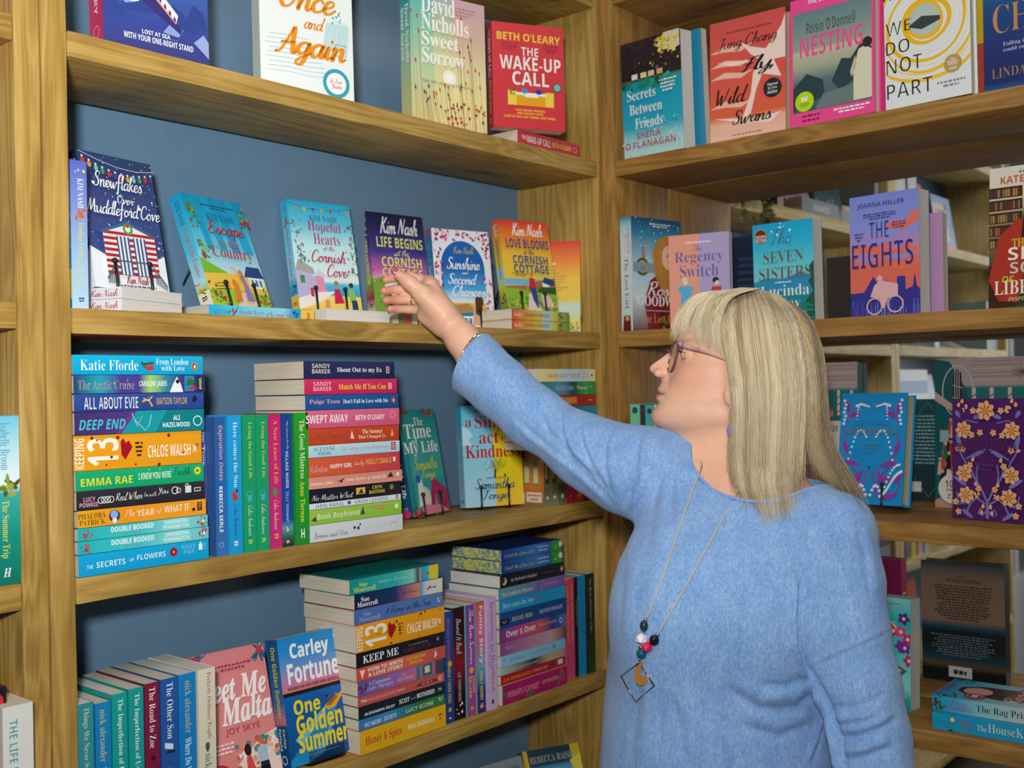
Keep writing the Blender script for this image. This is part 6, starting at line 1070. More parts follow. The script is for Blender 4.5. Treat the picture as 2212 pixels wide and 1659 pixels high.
def fr_eights(a):
    a.g(0, 0, 1, 1, [(0, '3a3a96'), (.12, '6a70c4'), (.2, 'dc6a5a'), (.42, 'e06a54'), (.52, 'c8809a'), (.7, '8a90d8'), (1, '7a88d4')])
    for x, y, w_ in ((.5, .72, .5), (.0, .55, .6), (.3, .5, .7), (.55, .4, .5), (.0, .42, .5), (.85, .78, .2)): a.p([(x, y), (x+w_*.3, y+.05), (x+w_*.55, y+.03), (x+w_*.8, y+.07), (x+w_, y+.02), (x+w_*.6, y-.03), (x+w_*.3, y-.02)], 'e4705a')
    for x, y, w_ in ((.1, .6, .5), (.5, .47, .45), (.4, .66, .3), (.1, .46, .3)): a.p([(x, y), (x+w_*.3, y+.025), (x+w_, y+.01), (x+w_*.6, y-.02)], '8a94da')
    a.p([(0, 0), (0, .2), (.2, .2), (.28, .27), (.34, .33), (.4, .27), (.44, .2), (.52, .22), (.53, .32), (.55, .22), (.68, .2), (.68, .31), (.8, .31), (.8, .2), (.9, .22), (.93, .33), (.96, .22), (1, .2), (1, 0)], '33348e')
    for i in range(60): x = a.r.random(); a.l([(x, 0), (x, a.r.uniform(.04, .14))], .006, a.r.choice(['5a60b8', '7a80cc', '3a3a90']))
    a.p([(.3, .16), (.36, .25), (.44, .29), (.7, .25), (.7, .15), (.56, .14), (.5, .06), (.46, .06), (.44, .14)], 'e0b0b4'); a.e(.44, .305, .024, 'e0b0b4'); a.ring(.36, .08, .065, .012, 'e0b0b4'); a.ring(.66, .09, .065, .012, 'e0b0b4')
    a.t('JOANNA MILLER', .12, .89, .8, .935, '2c2f7e', 'SB-14'); a.t('THE', .3, .64, .58, .77, '2a2f8a', 'SB-30'); a.t('EIGHTS', .04, .4, .92, .6, '2a2f8a', 'SB-26'); a.d(.15, .79, .75, .85, 3, '3a3a86'); a.d(.08, .62, .22, .7, 3, '3a3a86'); a.d(.62, .7, .84, .76, 3, '3a3a86')
def fr_soc(a):
    a.g(0, 0, 1, 1, [(0, '2a2420'), (.3, '3a4434'), (.6, '8a7a60'), (.8, 'd8ccb0'), (1, 'd8d4c8')])
    for i in range(5): y = .42+i*.09; a.r_(0, y, .34, y+.075, '3a2418'); [a.r_(.01+j*.026, y+.006, .03+j*.026, y+.06, a.r.choice(['8a6a3a', '5a3020', '3a3a4a', 'a8803a', '6a2a20'])) for j in range(12)]
    a.r_(.6, .55, 1, .9, 'e4dcc8'); a.r_(0, 0, .2, .3, '3a1c14'); a.p([(0, .2), (.1, .5), (.3, .62), (.5, .6), (.8, .62), (.95, .5), (1, .1), (.6, .0), (.1, .05)], 'a8321e'); a.p([(.28, .0), (.36, .24), (.75, .3), (1, .2), (1, 0)], '2c3a2c'); a.p([(.45, .58), (.52, .34), (.6, .58)], 'e4e0dc')
    a.p([(.33, .48), (.36, .72), (.42, .84), (.56, .87), (.68, .8), (.74, .6), (.72, .45), (.64, .5), (.66, .66), (.44, .66), (.42, .5)], '2a1c18'); a.e(.545, .7, .075, 'd8a888', ry=.1); a.e(.55, .635, .012, 'a84a40'); a.e(.5, .72, .01, '2a1c18'); a.e(.6, .72, .01, '2a1c18')
    a.d(.14, .945, .95, .965, 1, '5a5450'); a.t('KATE THOMPSON', .12, .88, .98, .93, 'b8432e', 'SB-14'); a.t('THE', .24, .42, .42, .48, 'd8b83a', 'RB'); a.t('SECRET', .2, .33, .98, .42, 'ece8dc', 'SB-6'); a.t('SOCIETY', .22, .235, .98, .315, 'c8c8c0', 'SB-10'); a.t('OF', .14, .175, .26, .22, 'd8d83a', 'SI+8'); a.t('LIBRARIANS', .06, .09, .98, .19, 'e8e4d0', 'RB-4'); a.t('INSPIRED BY TRUE EVENTS', .2, .045, .98, .07, 'e0cc9a', 'BI')
H2 = 'face-out books on the second shelf of the divider'
book('paperback with a fair haired girl in a wine red coat, beside the corner post', H2, M_face(1.868, 1.274, .1215, -10.5, 0), .150, .236, .032, fr_lost, sp_lost, '3a8ab0', seed=310, sticker=(.2, .565, .0185, st_gold))
book('half peach half lavender paperback just above the fringe', H2, M_face(1.950, 1.236, .1215, -76, 0), .129, .198, .020, fr_regency, 'e8a088', 'b0a4d0', seed=311, pages=PAGES_W)
book('turquoise lake paperback standing right above the blonde hair', H2, M_face(1.944, 1.036, .1215, -92.5, -1), .129, .196, .036, fr_seven, '14889a', '14889a', seed=312, pages=PAGES_W)
book('thick coral and violet book with a cyclist before towers', H2, M_face(1.899, .820, .1215, -96.7, .8), .132, .217, .038, fr_eights, 'e06a54', '2c2f8a', seed=313, pages=PAGES_W)
book('mauve paperback standing just behind the cyclist book', H2, M_face(1.962, .760, .1215, -92, 1), .085, .182, .020, 'b890b8', 'b890b8', 'a880b0', seed=314)
book('dark haired woman in a red jacket on a book cut by the right edge', H2, M_face(1.880, .575, .1215, -90.6, 5), .153, .234, .032, fr_soc, '2a2420', '2a2420', seed=315)
book('dark navy book turned to its back behind the peach and lavender paperback', H2, M_back(2.150, 1.205, .1215, -90, 0, .15, .03), .15, .21, .03, '1c2440', '2a3048', lambda a: (a.g(0, 0, 1, 1, [(0, '1a2038'), (1, '22304c')]), a.r_(.62, .3, .98, .85, '5a5450'), a.d(.1, .3, .5, .8, 7, '3a4a6a')), hard=True, seed=316)
book('pale paged book standing in the gap left of the cyclist cover', H2, M_face(2.12, .965, .1215, -90, 0), .09, .14, .03, '3a3430', '3a3430', '3a3430', seed=317)

def vine(a, c, pts, w=.012): a.l(pts, w, c)
def fr_blue(a):
    a.g(0, 0, 1, 1, [(0, '0e88c8'), (1, '1290d0')]); P = '8a3c9a'; Wt = 'e0e6f4'
    for s in (0, 1):
        X = lambda x: 1-x if s else x
        def ln(pts, w=.012, c=P): a.l([(X(x), y) for x, y in pts], w, c)
        def lf(x, y, ln_, ang, wd, c=P): a.leaf(X(x), y, ln_, (math.pi-ang) if s else ang, wd, c)
        ln([(.1, .62), (.09, .5), (.16, .42), (.22, .36)], .014); ln([(.16, .82), (.26, .88), (.4, .9), (.44, .85)], .01); ln([(.2, .35), (.32, .26), (.4, .16), (.38, .08), (.3, .06)], .016); ln([(.04, .2), (.08, .12), (.2, .06), (.3, .08), (.42, .2), (.46, .3)], .016); ln([(.1, .9), (.13, .8), (.11, .7)], .01)
        for x, y, a_, l_ in ((.08, .93, -1.3, .12), (.14, .78, .5, .12), (.07, .56, -1.2, .13), (.1, .38, -.2, .16), (.08, .1, -.3, .16), (.3, .18, 1.2, .14), (.02, .3, -1.1, .12), (.14, .22, .2, .14)): lf(x, y, l_, a_, .045)
        for i in range(13): t = i/12; a.e(X(.24+.2*t), .9-.0*t-.04*abs(t-.4), .008+.005*(1-t), Wt, n=8); a.e(X(.16+.26*t), .62-.02+.1*math.sin(3.1*t)-.1*(1-t)*(1-t)*2, .011, Wt, n=8)
        for i in range(16): t = i/15; a.e(X(.02+.3*t), .3-.22*t+.02*math.sin(6*t), .013, Wt, n=8)
        for i in range(9): t = i/8; a.e(X(.05+.2*t), .36-.2*t*t, .011, Wt, n=8); a.e(X(.3-.04*t), .9-.14*t*t, .008, Wt, n=8)
        for i in range(7): a.e(X(.06+.012*(i % 3)), .72+i*.035, .014, Wt, n=8)
        for i in range(7): t = i/6; a.e(X(.3+.16*t), .08+.09*math.sin(3.1*t), .014, Wt, n=8)
    a.t('Julia Quinn', .2, .7, .78, .77, '3a78b0', 'SC'); a.t('BRIDGERTON', .1, .625, .9, .675, '7a6a58', 'SB-14'); a.d(.36, .46, .64, .56, 3, '4a80a8'); a.e(.5, .33, .014, '3a4a5a', n=6)
def fr_purp(a):
    a.g(0, 0, 1, 1, [(0, '4c1c5e'), (1, '521f66')]); O = 'e8b070'; Bv = '7a74c0'
    def peony(x, y, r):
        for i in range(7): a.leaf(x, y, r, i*.9-.4, r*.75, O)
        for i in range(7): a.leaf(x, y, r*.75, i*.9-.1, r*.12, '7a3a5a')
        a.e(x, y, r*.3, 'd88a44', n=9)
    for s in (0, 1):
        X = lambda x: 1-x if s else x
        def ln(pts, w=.012, c=Bv): a.l([(X(x), y) for x, y in pts], w, c)
        ln([(.1, .78), (.06, .68), (.1, .56), (.18, .48), (.2, .44)], .014); ln([(.5, .02), (.5, .14), (.42, .24), (.3, .36), (.24, .46)], .018); ln([(.36, .3), (.34, .38), (.36, .46)], .012); ln([(.2, .5), (.3, .54), (.44, .56)], .012); ln([(.46, .14), (.34, .18), (.26, .14), (.2, .06)], .016); ln([(.5, .1), (.42, .04), (.36, .06), (.4, .1)], .014); ln([(.1, .76), (.2, .82), (.36, .8)], .01); ln([(.06, .22), (.1, .12), (.2, .14)], .012)
        for x, y, a_, l_ in ((.28, .52, .5, .14), (.06, .7, -1.2, .12), (.2, .28, 2.6, .14), (.3, .2, -2.6, .14), (.14, .08, -.6, .12), (.3, .84, .3, .1), (.05, .9, -1, .07)): a.leaf(X(x), y, l_, (math.pi-a_) if s else a_, .035, Bv)
        peony(X(.16), .74, .075); peony(X(.17), .38, .075); peony(X(.2), .2, .075)
        for x, y in ((.3, .9), (.28, .7), (.4, .72), (.16, .58), (.38, .26), (.26, .45), (.1, .06), (.06, .14)): a.fl(X(x), y, .03, O, 'd88a44')
        for x, y in ((.1, .93), (.15, .96), (.34, .28), (.44, .1), (.42, .05), (.3, .48)): a.leaf(X(x), y, .04, 1.4, .028, O)
        a.dots(7, X(.2)-.03, .89, X(.2)+.03, .94, .012, [O]); a.dots(6, X(.08)-.03, .57, X(.08)+.03, .61, .012, [O]); a.dots(7, X(.36)-.03, .18, X(.36)+.03, .22, .012, [O])
    peony(.5, .9, .085); a.t('Julia Quinn', .2, .64, .8, .72, '5c3a5e', 'SC'); a.t('BRIDGERTON', .1, .575, .92, .63, '5a2a50', 'SB-8'); a.d(.36, .4, .64, .48, 2, '54305e')
def ballroom(a):
    a.g(0, 0, 1, 1, [(0, 'b88878'), (.35, 'c09080'), (.36, '1c6a6a'), (.8, '1c7472'), (.82, 'b0a09c'), (1, 'a89a98')]); a.p([(0, .05), (0, 1), (.1, .98), (.22, .78), (.22, .3), (.12, .1)], '145a5c')
    a.p([(.12, .6), (.12, .88), (.15, .93), (.18, .9), (.19, .6)], '2a3236'); a.ring(.155, .78, .1, .008, 'c8b8b4', 24, 0, .17)
    for i in range(3): a.l([(.12, .66+i*.08), (.19, .64+i*.08)], .005, 'c8b8b4'); a.l([(.135+i*.015, .6), (.135+i*.015, .92)], .004, 'c8b8b4')
    a.p([(0, .72), (.22, .58), (.22, .62), (0, .78)], 'c8a8a4'); a.sprig(.15, .62, 22, .035, ['6a3a6a', '2a4a3a', '8a5a90'], None, .03)
    for i in range(7): x = .25+i*.115; a.r_(x, .62, x+.025, .8, 'd8c4c0'); [a.l([(x, .64+j*.05), (x+.025, .66+j*.05)], .008, '7a4a44') for j in range(3)]
    for i in range(6): x = .315+i*.115; a.e(x, .66, .014, a.r.choice(['2a3030', 'd8a890', 'c04a5a'])); a.r_(x-.015, .61, x+.015, .65, a.r.choice(['26282c', 'd88a90', 'c04a6a', 'e0d8c8']))
    for i in range(6): a.l([(.25, .85+i*.025), (1, .85+i*.025)], .006, ['c8b0ac', '9a8a88', 'b87a80'][i % 3])
    for i in range(18): q = i/18*6.28; a.l([(.6, .9), (.6+.1*math.cos(q), .9+.05*math.sin(q))], .004, '6a4a2a'); a.e(.6+.1*math.cos(q), .9+.05*math.sin(q), .006, 'c8983a', n=7)
    a.r_(.24, .26, 1, .58, 'd6d0c4'); a.t('THE WORLD OF', .36, .5, .84, .545, '3a3a3a', 'SB-20')
    for i in range(26):
        x, y = a.r.uniform(.0, .24), a.r.uniform(.03, .5); c = a.r.choice(['1c1e22', 'c84a4a', 'e0c8bc', '2a6a4a', 'd8a89a', 'b03a3a']); a.p([(x, y), (x+.01, y+.09), (x+.03, y+.09), (x+.035, y)], c); a.e(x+.02, y+.105, .012, 'd8a888', n=8)
    a.r_(.04, .44, .1, .52, 'c8a04a'); a.r_(.046, .448, .094, .512, '8ab8d0'); a.e(.13, .13, .1, 'dcd8cc'); a.t('1000', .075, .14, .19, .185, '3a3a3a', 'SB-12'); a.t('PIECES', .085, .112, .18, .13, '5a5a5a', 'SB'); a.d(.08, .06, .18, .1, 2, '6a6a6a')
H3 = 'books on the third shelf of the divider'
book('bright blue hardback with white and purple plant scrolls on a wire easel', H3, M_face(1.972, .890, -.222, -94.5, 9.5), .131, .209, .036, fr_blue, '0e80bc', '0e88c8', hard=True, seed=320, pages=PAGES_K)
easel('wire easel under the bright blue hardback on the divider', 1.972, .890, -.222, -94.5, 9.5, .131, .209, .038, 'wire easel on the divider')
book('deep purple hardback with peach flowers and violet vines', H3, M_face(1.964, .670, -.2375, -104, 2), .134, .210, .034, fr_purp, '521f66', '4c1c5e', hard=True, seed=321, pages=PAGES_K)
def box(label, M, w, h, t, art, side, seed, name='puzzle_box', cat='box', group=None):
    root = empty(name); root.matrix_world = M; tag(root, label, cat, group)
    A = Art(w, h, seed); art(A); B_ = Art(h, t, seed); B_.g(0, 0, 1, 1, [(0, side), (1, side)])
    link_mesh('lid', cover_mesh('lid', w, h, t*.7, A, B_, side, False, (0, 0, 0), seed), PRINT, root)
    bm = bmesh.new(); bm_box(bm, .001, .001, .001, w-.001, t, h-.001); bm_obj('tray', bm, plain('box_card', hx(side), .6), root)
box('large boxed jigsaw with a teal ballroom picture behind the purple hardback', M_face(2.115, .754, -.2375, -90.5, 3), .28, .285, .05, ballroom, '1c5a5a', 322)
box('second teal ballroom jigsaw box peeping out behind the hair', M_face(2.115, 1.148, -.2375, -90.5, 3), .24, .285, .05, ballroom, '1c5a5a', 323)
book('dark teal book turned to its back between blue hardback and jigsaw box', H3, M_back(2.24, .880, -.2375, -90, 2, .14, .03), .14, .206, .03, '123a46', '123a46', lambda a: (a.g(0, 0, 1, 1, [(0, '14323c'), (1, '16505a')]), a.d(.15, .35, .85, .85, 14, '8ab0b4'), a.r_(.12, .08, .4, .18, 'd8d8d4'), a.ring(.5, .5, .47, .008, '8a8a4a', 4)), seed=324)
book('grey white book turned to its back beside the hair on the third shelf', H3, M_back(2.21, 1.075, -.2375, -90, 2, .14, .03), .14, .200, .03, 'b0aca4', '8a8a86', lambda a: (a.g(0, 0, 1, 1, [(0, 'b4b0a8'), (1, 'b8b4ac')]), a.d(.1, .15, .9, .8, 16, '6a6a68'), a.r_(0, .88, 1, .94, '26306a')), seed=325)
for k, (y1, y0, c, h, lb) in enumerate(((1.286, 1.262, '6ac49a', .207, 'mint green spine by the corner, behind the chin'), (1.261, 1.250, '3a3034', .206, 'narrow black and white spine behind the chin'), (1.249, 1.228, '4aa89a', .205, 'teal spine behind the chin'), (1.227, 1.219, 'd8ccb0', .206, 'thin cream spine behind the chin'), (1.218, 1.198, 'c82c44', .205, 'red spine next to the chin'))):
    book(lb, 'upright spines on the divider behind the chin', M_cols((1.868, y0, CZ-.2375), (1, 0, 0), (0, 1, 0), (0, 0, 1)), .129, h, y1-y0-.0005, c, SP([c, c], ex=lambda a: (a.e(.06, .5, .3, '26405a', n=10), a.d(.2, .3, .7, .6, 1, 'e8f0ea'))), c, seed=330+k, pages=PAGES_W)

def fr_orch(a):
    a.g(0, 0, 1, 1, [(0, '149aa4'), (.1, '1aa8b0'), (.2, '8ad8d8'), (.5, '4ac4c4'), (.8, '14a8b0'), (1, '7acccc')])
    for x, y, c in ((.9, .82, '5a2070'), (.75, .7, 'c8306a'), (.86, .7, 'd04a80'), (.96, .64, 'c8306a'), (.86, .57, '7a2a90'), (.92, .56, '7a2a90'), (.98, .45, 'c02a5a'), (.6, .74, 'd04a80')): a.fl(x, y, .06, c, 'e8c8d0')
    a.p([(.6, .3), (.75, .42), (.95, .36), (.8, .26)], '6a5a3a'); a.p([(.66, .32), (.75, .4), (.88, .36), (.8, .28)], 'b8a888'); a.p([(.6, .16), (.86, .22), (.95, .12), (.72, .06)], 'c8b890'); a.p([(.63, .16), (.85, .205), (.92, .125), (.72, .08)], '3a3228')
    a.t('Sisters', .25, .71, .8, .83, 'd8d04a', 'RB-10'); a.d(.4, .94, .92, .96, 1, 'b84060')
def bk_river(a):
    a.g(0, 0, 1, 1, [(0, '101216'), (.1, '141418'), (.14, '5a4a3a'), (.2, '1c4050'), (.3, '161a1e'), (.42, '1a2226'), (.46, '1c4a5a'), (.52, '8a6e58'), (.85, '806450'), (.93, '5a5652'), (1, '2a343a')]); a.t('THE RIVER IS WAITING', .3, .83, .72, .86, '2a2420', 'SB'); a.d(.4, .87, .62, .89, 1, '3a302a'); a.d(.16, .52, .86, .81, 13, '3a302a'); a.d(.12, .22, .9, .4, 9, '6a7a80'); a.r_(.34, .05, .62, .14, 'c8ccc8'); a.d(.37, .06, .59, .13, 1, '2a2a2a')
def fr_rag(a):
    a.g(0, 0, 1, 1, [(0, 'b8ccc8'), (.4, 'a8ccd0'), (.8, '4ab0d0'), (1, '1a94cc')]); a.e(.5, .8, .0, '3a3a3a'); a.p([(.25, .75), (.4, .86), (.6, .86), (.76, .7), (.8, .4), (.7, .2), (.3, .2), (.2, .45)], '2c1a1c'); a.e(.48, .7, .12, 'd8a890', ry=.12); a.p([(.2, .3), (.4, .46), (.9, .4), (1, 0), (.1, 0)], '8a2028'); a.t('Rosie', .14, .32, .86, .46, 'e8e4e0', 'SC+8'); a.t('GOODWIN', .05, .2, .95, .31, 'e8e4e0', 'RB'); a.sprig(.06, .9, 16, .1, ['2a5a2a', '3a7a3a'], '6a1c2a', .05, .012); a.sprig(.93, .9, 14, .08, ['2a5a2a', '3a7a3a'], None, .05); a.d(.14, .92, .82, .98, 2, '9a5a90')
def st_red(a): a.e(.5, .5, .5, 'b01c24', n=28); a.ring(.5, .5, .36, .03, WH); a.e(.5, .5, .33, '8a2a7a'); a.r_(.26, .36, .74, .62, 'e8e0e4'); a.d(.28, .4, .72, .6, 1, 'd84a3a')
def sp_rag(a): a.g(0, 0, 1, 1, [(0, '1a98cc'), (.2, '3aaccc'), (.4, '8ac4cc'), (.7, 'b4c8c4'), (1, 'bcccc8')], False); a.sprig(.04, .5, 20, .45, ['2a5a2a', '3a7a3a'], '6a1c2a', .3, .1); a.t('Rosie', .16, .46, .3, .9, 'a05a90', 'SC'); a.t('GOODWIN', .12, .12, .34, .44, '8a5a86', 'RB-16'); a.t('The Rag Princess', .37, .2, .9, .76, '2a2c30', 'RB-14')
def sp_house(a): a.g(0, 0, 1, 1, [(0, '149cc8'), (1, '18a8d4')]); a.e(.17, .72, .2, 'd8d8d0'); a.ring(.17, .72, .18, .05, '4a4034'); a.l([(.03, .7), (.08, .55), (.1, .3), (.16, .1)], .05, '2a7aa8'); a.l([(.03, .5), (.12, .6), (.15, .35)], .03, '2a7aa8'); a.p([(.12, .0), (.16, .12), (.18, .0)], '22304a'); a.t('ALEX', .23, .2, .275, .84, 'a04a80', 'SB-10', rot=1.5708); a.t('HAY', .285, .3, .33, .84, 'a04a80', 'SB-10', rot=1.5708); a.t('The', .37, .3, .45, .66, 'e0d8cc', 'RB-14'); a.t('HouseKeepers', .46, .16, .96, .86, 'e0d8cc', 'RB-16')
H4 = 'books on the fourth shelf of the divider'
book('turquoise paperback with orchids and old photographs, beside the sleeve', H4, M_face(1.957, .876, -.5895, -93, 3), .129, .200, .040, fr_orch, '1aa8b0', '1aa8b0', seed=340, pages=PAGES_W)
book('tall dark hardback turned to its brown and teal back cover', H4, M_back(2.195, .815, -.5895, -88, 1, .158, .034), .158, .236, .034, '5a4a3a', '3a3a36', bk_river, hard=True, seed=341, pages=PAGES_W)
book('magenta hardback with white spine capitals behind the orchid paperback', H4, M_back(2.22, 1.02, -.5895, -90, 0, .156, .03), .156, .228, .03, '8a1450', SP(['c02a6a', 'b82464'], ('LAIR ROAD', .3, .2, .9, .8, WH, 'SB')), '7a0f45', hard=True, seed=342)
book('sky blue flat paperback with a dark haired woman on its cover, atop the pair', H4, M_cols((1.902, .491, CZ-.5895+.0276), (1, .03, 0), (0, 0, -1), (-.03, 1, 0)), .129, .198, .0255, fr_rag, sp_rag, '8ac4cc', flat=True, seed=343, sticker=(.2, .68, .0175, st_red))
book('turquoise flat paperback with a pocket watch on its spine, under the sky blue one', H4, M_cols((1.886, .486, CZ-.5895), (1, .02, 0), (0, 0, -1), (-.02, 1, 0)), .129, .198, .0272, '16a0cc', sp_house, '16a0cc', flat=True, seed=344)
book('white and red flat book on the lowest visible divider shelf', H4, M_cols((1.93, .44, CZ-.939), (1, .0, 0), (0, 0, -1), (0, 1, 0)), .15, .23, .17, 'd8d4d0', SP(['e0dcd8', 'e0dcd8', 'a03a3a'], ), 'a03a3a', flat=True, seed=345)

# ------------------------------------------------------------------ far bays seen through the divider
def far_up(label, x0, x1, lev, h, cols, back=.02, texc='d8d8d0', seed=1):
    book(label, 'blurred upright books in the far bays', M_spine(x1, YA+back, CZ+lev), .13, h, x1-x0-.001, cols[0], SP(cols, ex=lambda a: a.d(.1, .3, .8, .7, 1, texc)), cols[-1], seed=seed, pages=PAGES_W)
def far_face(label, x, lev, w, h, art, lean=8, yaw=0, back=.06, t=.025, seed=1):
    book(label, 'blurred face-out books in the far bays', M_face(x, YA+back, lev+.0005, yaw, lean), w, h, t, art, '6a6a6a', '6a6a6a', seed=seed)
F1, F2, F3, F4 = LEV[1]+.004-CZ, LEV[2]+.004-CZ, LEV[3]+.004-CZ, LEV[4]+.004-CZ
D1, D2, D3, D4 = F1+.002, F2+.002, F3+.002, F4+.002
far_up('dark book lying in shadow left of the black covers, far bay', 2.70, 2.735, F1, .19, ['7a4a2a', '8a5a34'], seed=401)
GF = 'flat dark books on the far shelf'
book('flat black book with cream lettering on the far shelf', GF, M_flat(3.07, YA+.012, CZ+F1+.0005), .15, .24, .045, '2a2a2c', SP(['2a2a2c', '303034'], ('ROMANTIC', .3, .3, .75, .7, 'c8c0a0', 'SB')), '2a2a2c', flat=True, seed=402)
book('flat grey book with an orange band on the far shelf', GF, M_flat(3.33, YA+.010, CZ+F1+.0005), .15, .24, .05, '4a5458', SP(['4a5458', '3a4448'], ex=lambda a: (a.r_(.1, .75, .9, 1, 'c8783a'), a.d(.3, .2, .7, .6, 1, '8ab0b8'))), '4a5458', flat=True, seed=403)
far_face('black cover with teal swirls and white capitals on the far shelf', 3.02, F1+.05, .19, .25, lambda a: (a.g(0, 0, 1, 1, [(0, '1c4a54'), (.3, '22383e'), (1, '24262a')]), a.t('CELESTIAL', .06, .66, .95, .78, 'c0c8c8', 'RB'), a.dots(30, 0, 0, 1, .5, .03, ['2a6a74', '1a3a40', '5aa0a8'])), 9, seed=404)
book('lilac cover leaning over the flat dark books on the far shelf', 'blurred face-out books in the far bays', Matrix.Translation((2.80, 1.40, CZ+F1+.047)) @ Matrix.Rotation(math.radians(-25), 4, 'X') @ Matrix.Rotation(math.radians(20), 4, 'Y'), .17, .10, .02, lambda a: (a.g(0, 0, 1, 1, [(0, 'c8a0d4'), (1, 'b088c4')]), a.d(.3, .4, .7, .7, 1, '8a5a9a')), '5a3a6a', 'b088c4', seed=405)
far_up('grey spine beside the far bay post', 3.362, 3.40, F1, .26, ['7a7a78', '8a8a88'], seed=406)
far_up('pale grey spine with red blurs right of the far post', 3.53, 3.62, D1, .245, ['a8a8a4', 'c0b0ac', '989894'], seed=407)
far_up('second pale grey spine right of the far post', 3.64, 3.72, D1, .235, ['b0b0a8', 'a0a09a'], seed=408)
far_face('red framed picture book in the far right bay', 3.76, D1, .20, .235, lambda a: (a.g(0, 0, 1, 1, [(0, 'd8404a'), (1, 'dc3c40')]), a.r_(.05, .1, .35, .9, 'e8a050'), a.r_(.4, .12, .9, .75, 'dcd0b8'), a.r_(.45, .18, .7, .62, 'c8708a'), a.r_(.72, .18, .84, .62, '6aa8b0'), a.d(.4, .8, .9, .9, 1, 'f0c8c0')), 8, seed=409)
far_face('beige and blue picture book at the far right bay', 4.04, D1, .20, .215, lambda a: (a.g(0, 0, 1, 1, [(0, '4a9a4a'), (.12, 'c86a5a'), (.2, '5a9ac8'), (1, '5a88c0')]), a.r_(.04, .2, .7, .85, 'd0b88a'), a.d(.08, .6, .66, .78, 2, '3a3020'), a.t('one', .12, .42, .6, .56, 'c8503a', 'SC+8'), a.e(.72, .82, .07, '2a2a2e'), a.dots(12, .7, .2, 1, .8, .04, ['b07ac0', '3a70b0', '7ab8d8'])), 8, seed=410)
far_up('light blue upright book in place of a pale pole, far right bay', 3.86, 3.905, D2, .21, ['8ab4cc', '9ac0d4'], seed=411)  # book shape stands in for a pale blue pole
for k, (x, c, lb) in enumerate(((3.62, 'c8b8b0', 'leaning pale book with a red spine, far right bay'), (3.80, 'dcdcd8', 'second leaning white book, far right bay'), (4.02, 'e4e2da', 'third leaning white book, far right bay'), (4.22, 'dce0e2', 'fourth leaning white book, far right bay'))):
    book(lb, 'white books leaning in the far right bay', Matrix.Translation((x, YA+.03, CZ+D2+.0015)) @ Matrix.Rotation(math.radians(-64), 4, 'X') @ Matrix.Rotation(math.radians(6), 4, 'Z'), .16, .12, .018, c, 'a04a44' if k == 0 else 'c8c8c4', c, seed=420+k, pages=PAGES_W)
for k, x in enumerate((4.43, 4.462, 4.494, 4.526)): far_up(['first', 'second', 'third', 'fourth'][k]+' narrow grey green spine by the window post', x, x+.03, D2, .19, ['5a6a64', '7a8a84'], seed=430+k)
box('white box with a blue band on the far shelf behind the bright blue hardback', M_face(3.55, YA+.03, D3+.001, 0, 0), .26, .27, .12, lambda a: (a.g(0, 0, 1, 1, [(0, 'd8d8dc'), (1, 'dcdce0')]), a.r_(0, .7, 1, .86, '4a8ac0')), 'd8d8dc', 440, 'gift_box', 'box')
far_face('pale blue soft cover beside the white box, far right bay', 3.86, D3, .2, .26, lambda a: a.g(0, 0, 1, 1, [(0, 'a8c8d0'), (1, 'b8d4dc')]), 10, seed=441)
for k, (x0, c, lb) in enumerate(((3.50, ['5a3a8a', '4a2a7a'], 'violet spine low in the far right bay'), (3.55, ['d8806a', '6a5a5a'], 'coral spine low in the far right bay'), (3.60, ['d8d020', 'c8c01c'], 'acid yellow spine low in the far right bay'), (3.66, ['e0a8c0', 'd898b8'], 'pink spine low in the far right bay'), (3.72, ['b8c8d0', 'a8b8c0'], 'pale spine low in the far right bay'))):
    far_up(lb, x0, x0+.045, D4, .22, c, seed=445+k)
for k in range(5):
    book(['lowest', 'second', 'third', 'fourth', 'topmost'][k]+' grey book of the stack low in the far bay', 'grey stack low in the far bay', M_flat(3.40, YA+.01, CZ+F4+.0005+k*.036), .15, .22, .0355, '5a5a5c', SP([['4a4a4e', '8a8a8c', '3a3a3e', '7a6a6a', 'a8b0b0'][k]]), '9aa0a0', flat=True, seed=450+k)
book('orange cover low behind the dark hardback', 'blurred face-out books in the far bays', M_face(3.50, YA+.03, LEV[5]+.0045+.002-CZ, 0, 4), .2, .27, .03, lambda a: (a.g(0, 0, 1, 1, [(0, 'd86a1c'), (1, 'c8581a')]), a.d(.2, .4, .8, .7, 2, 'f0c8a0')), 'd86a1c', 'd86a1c', seed=456)

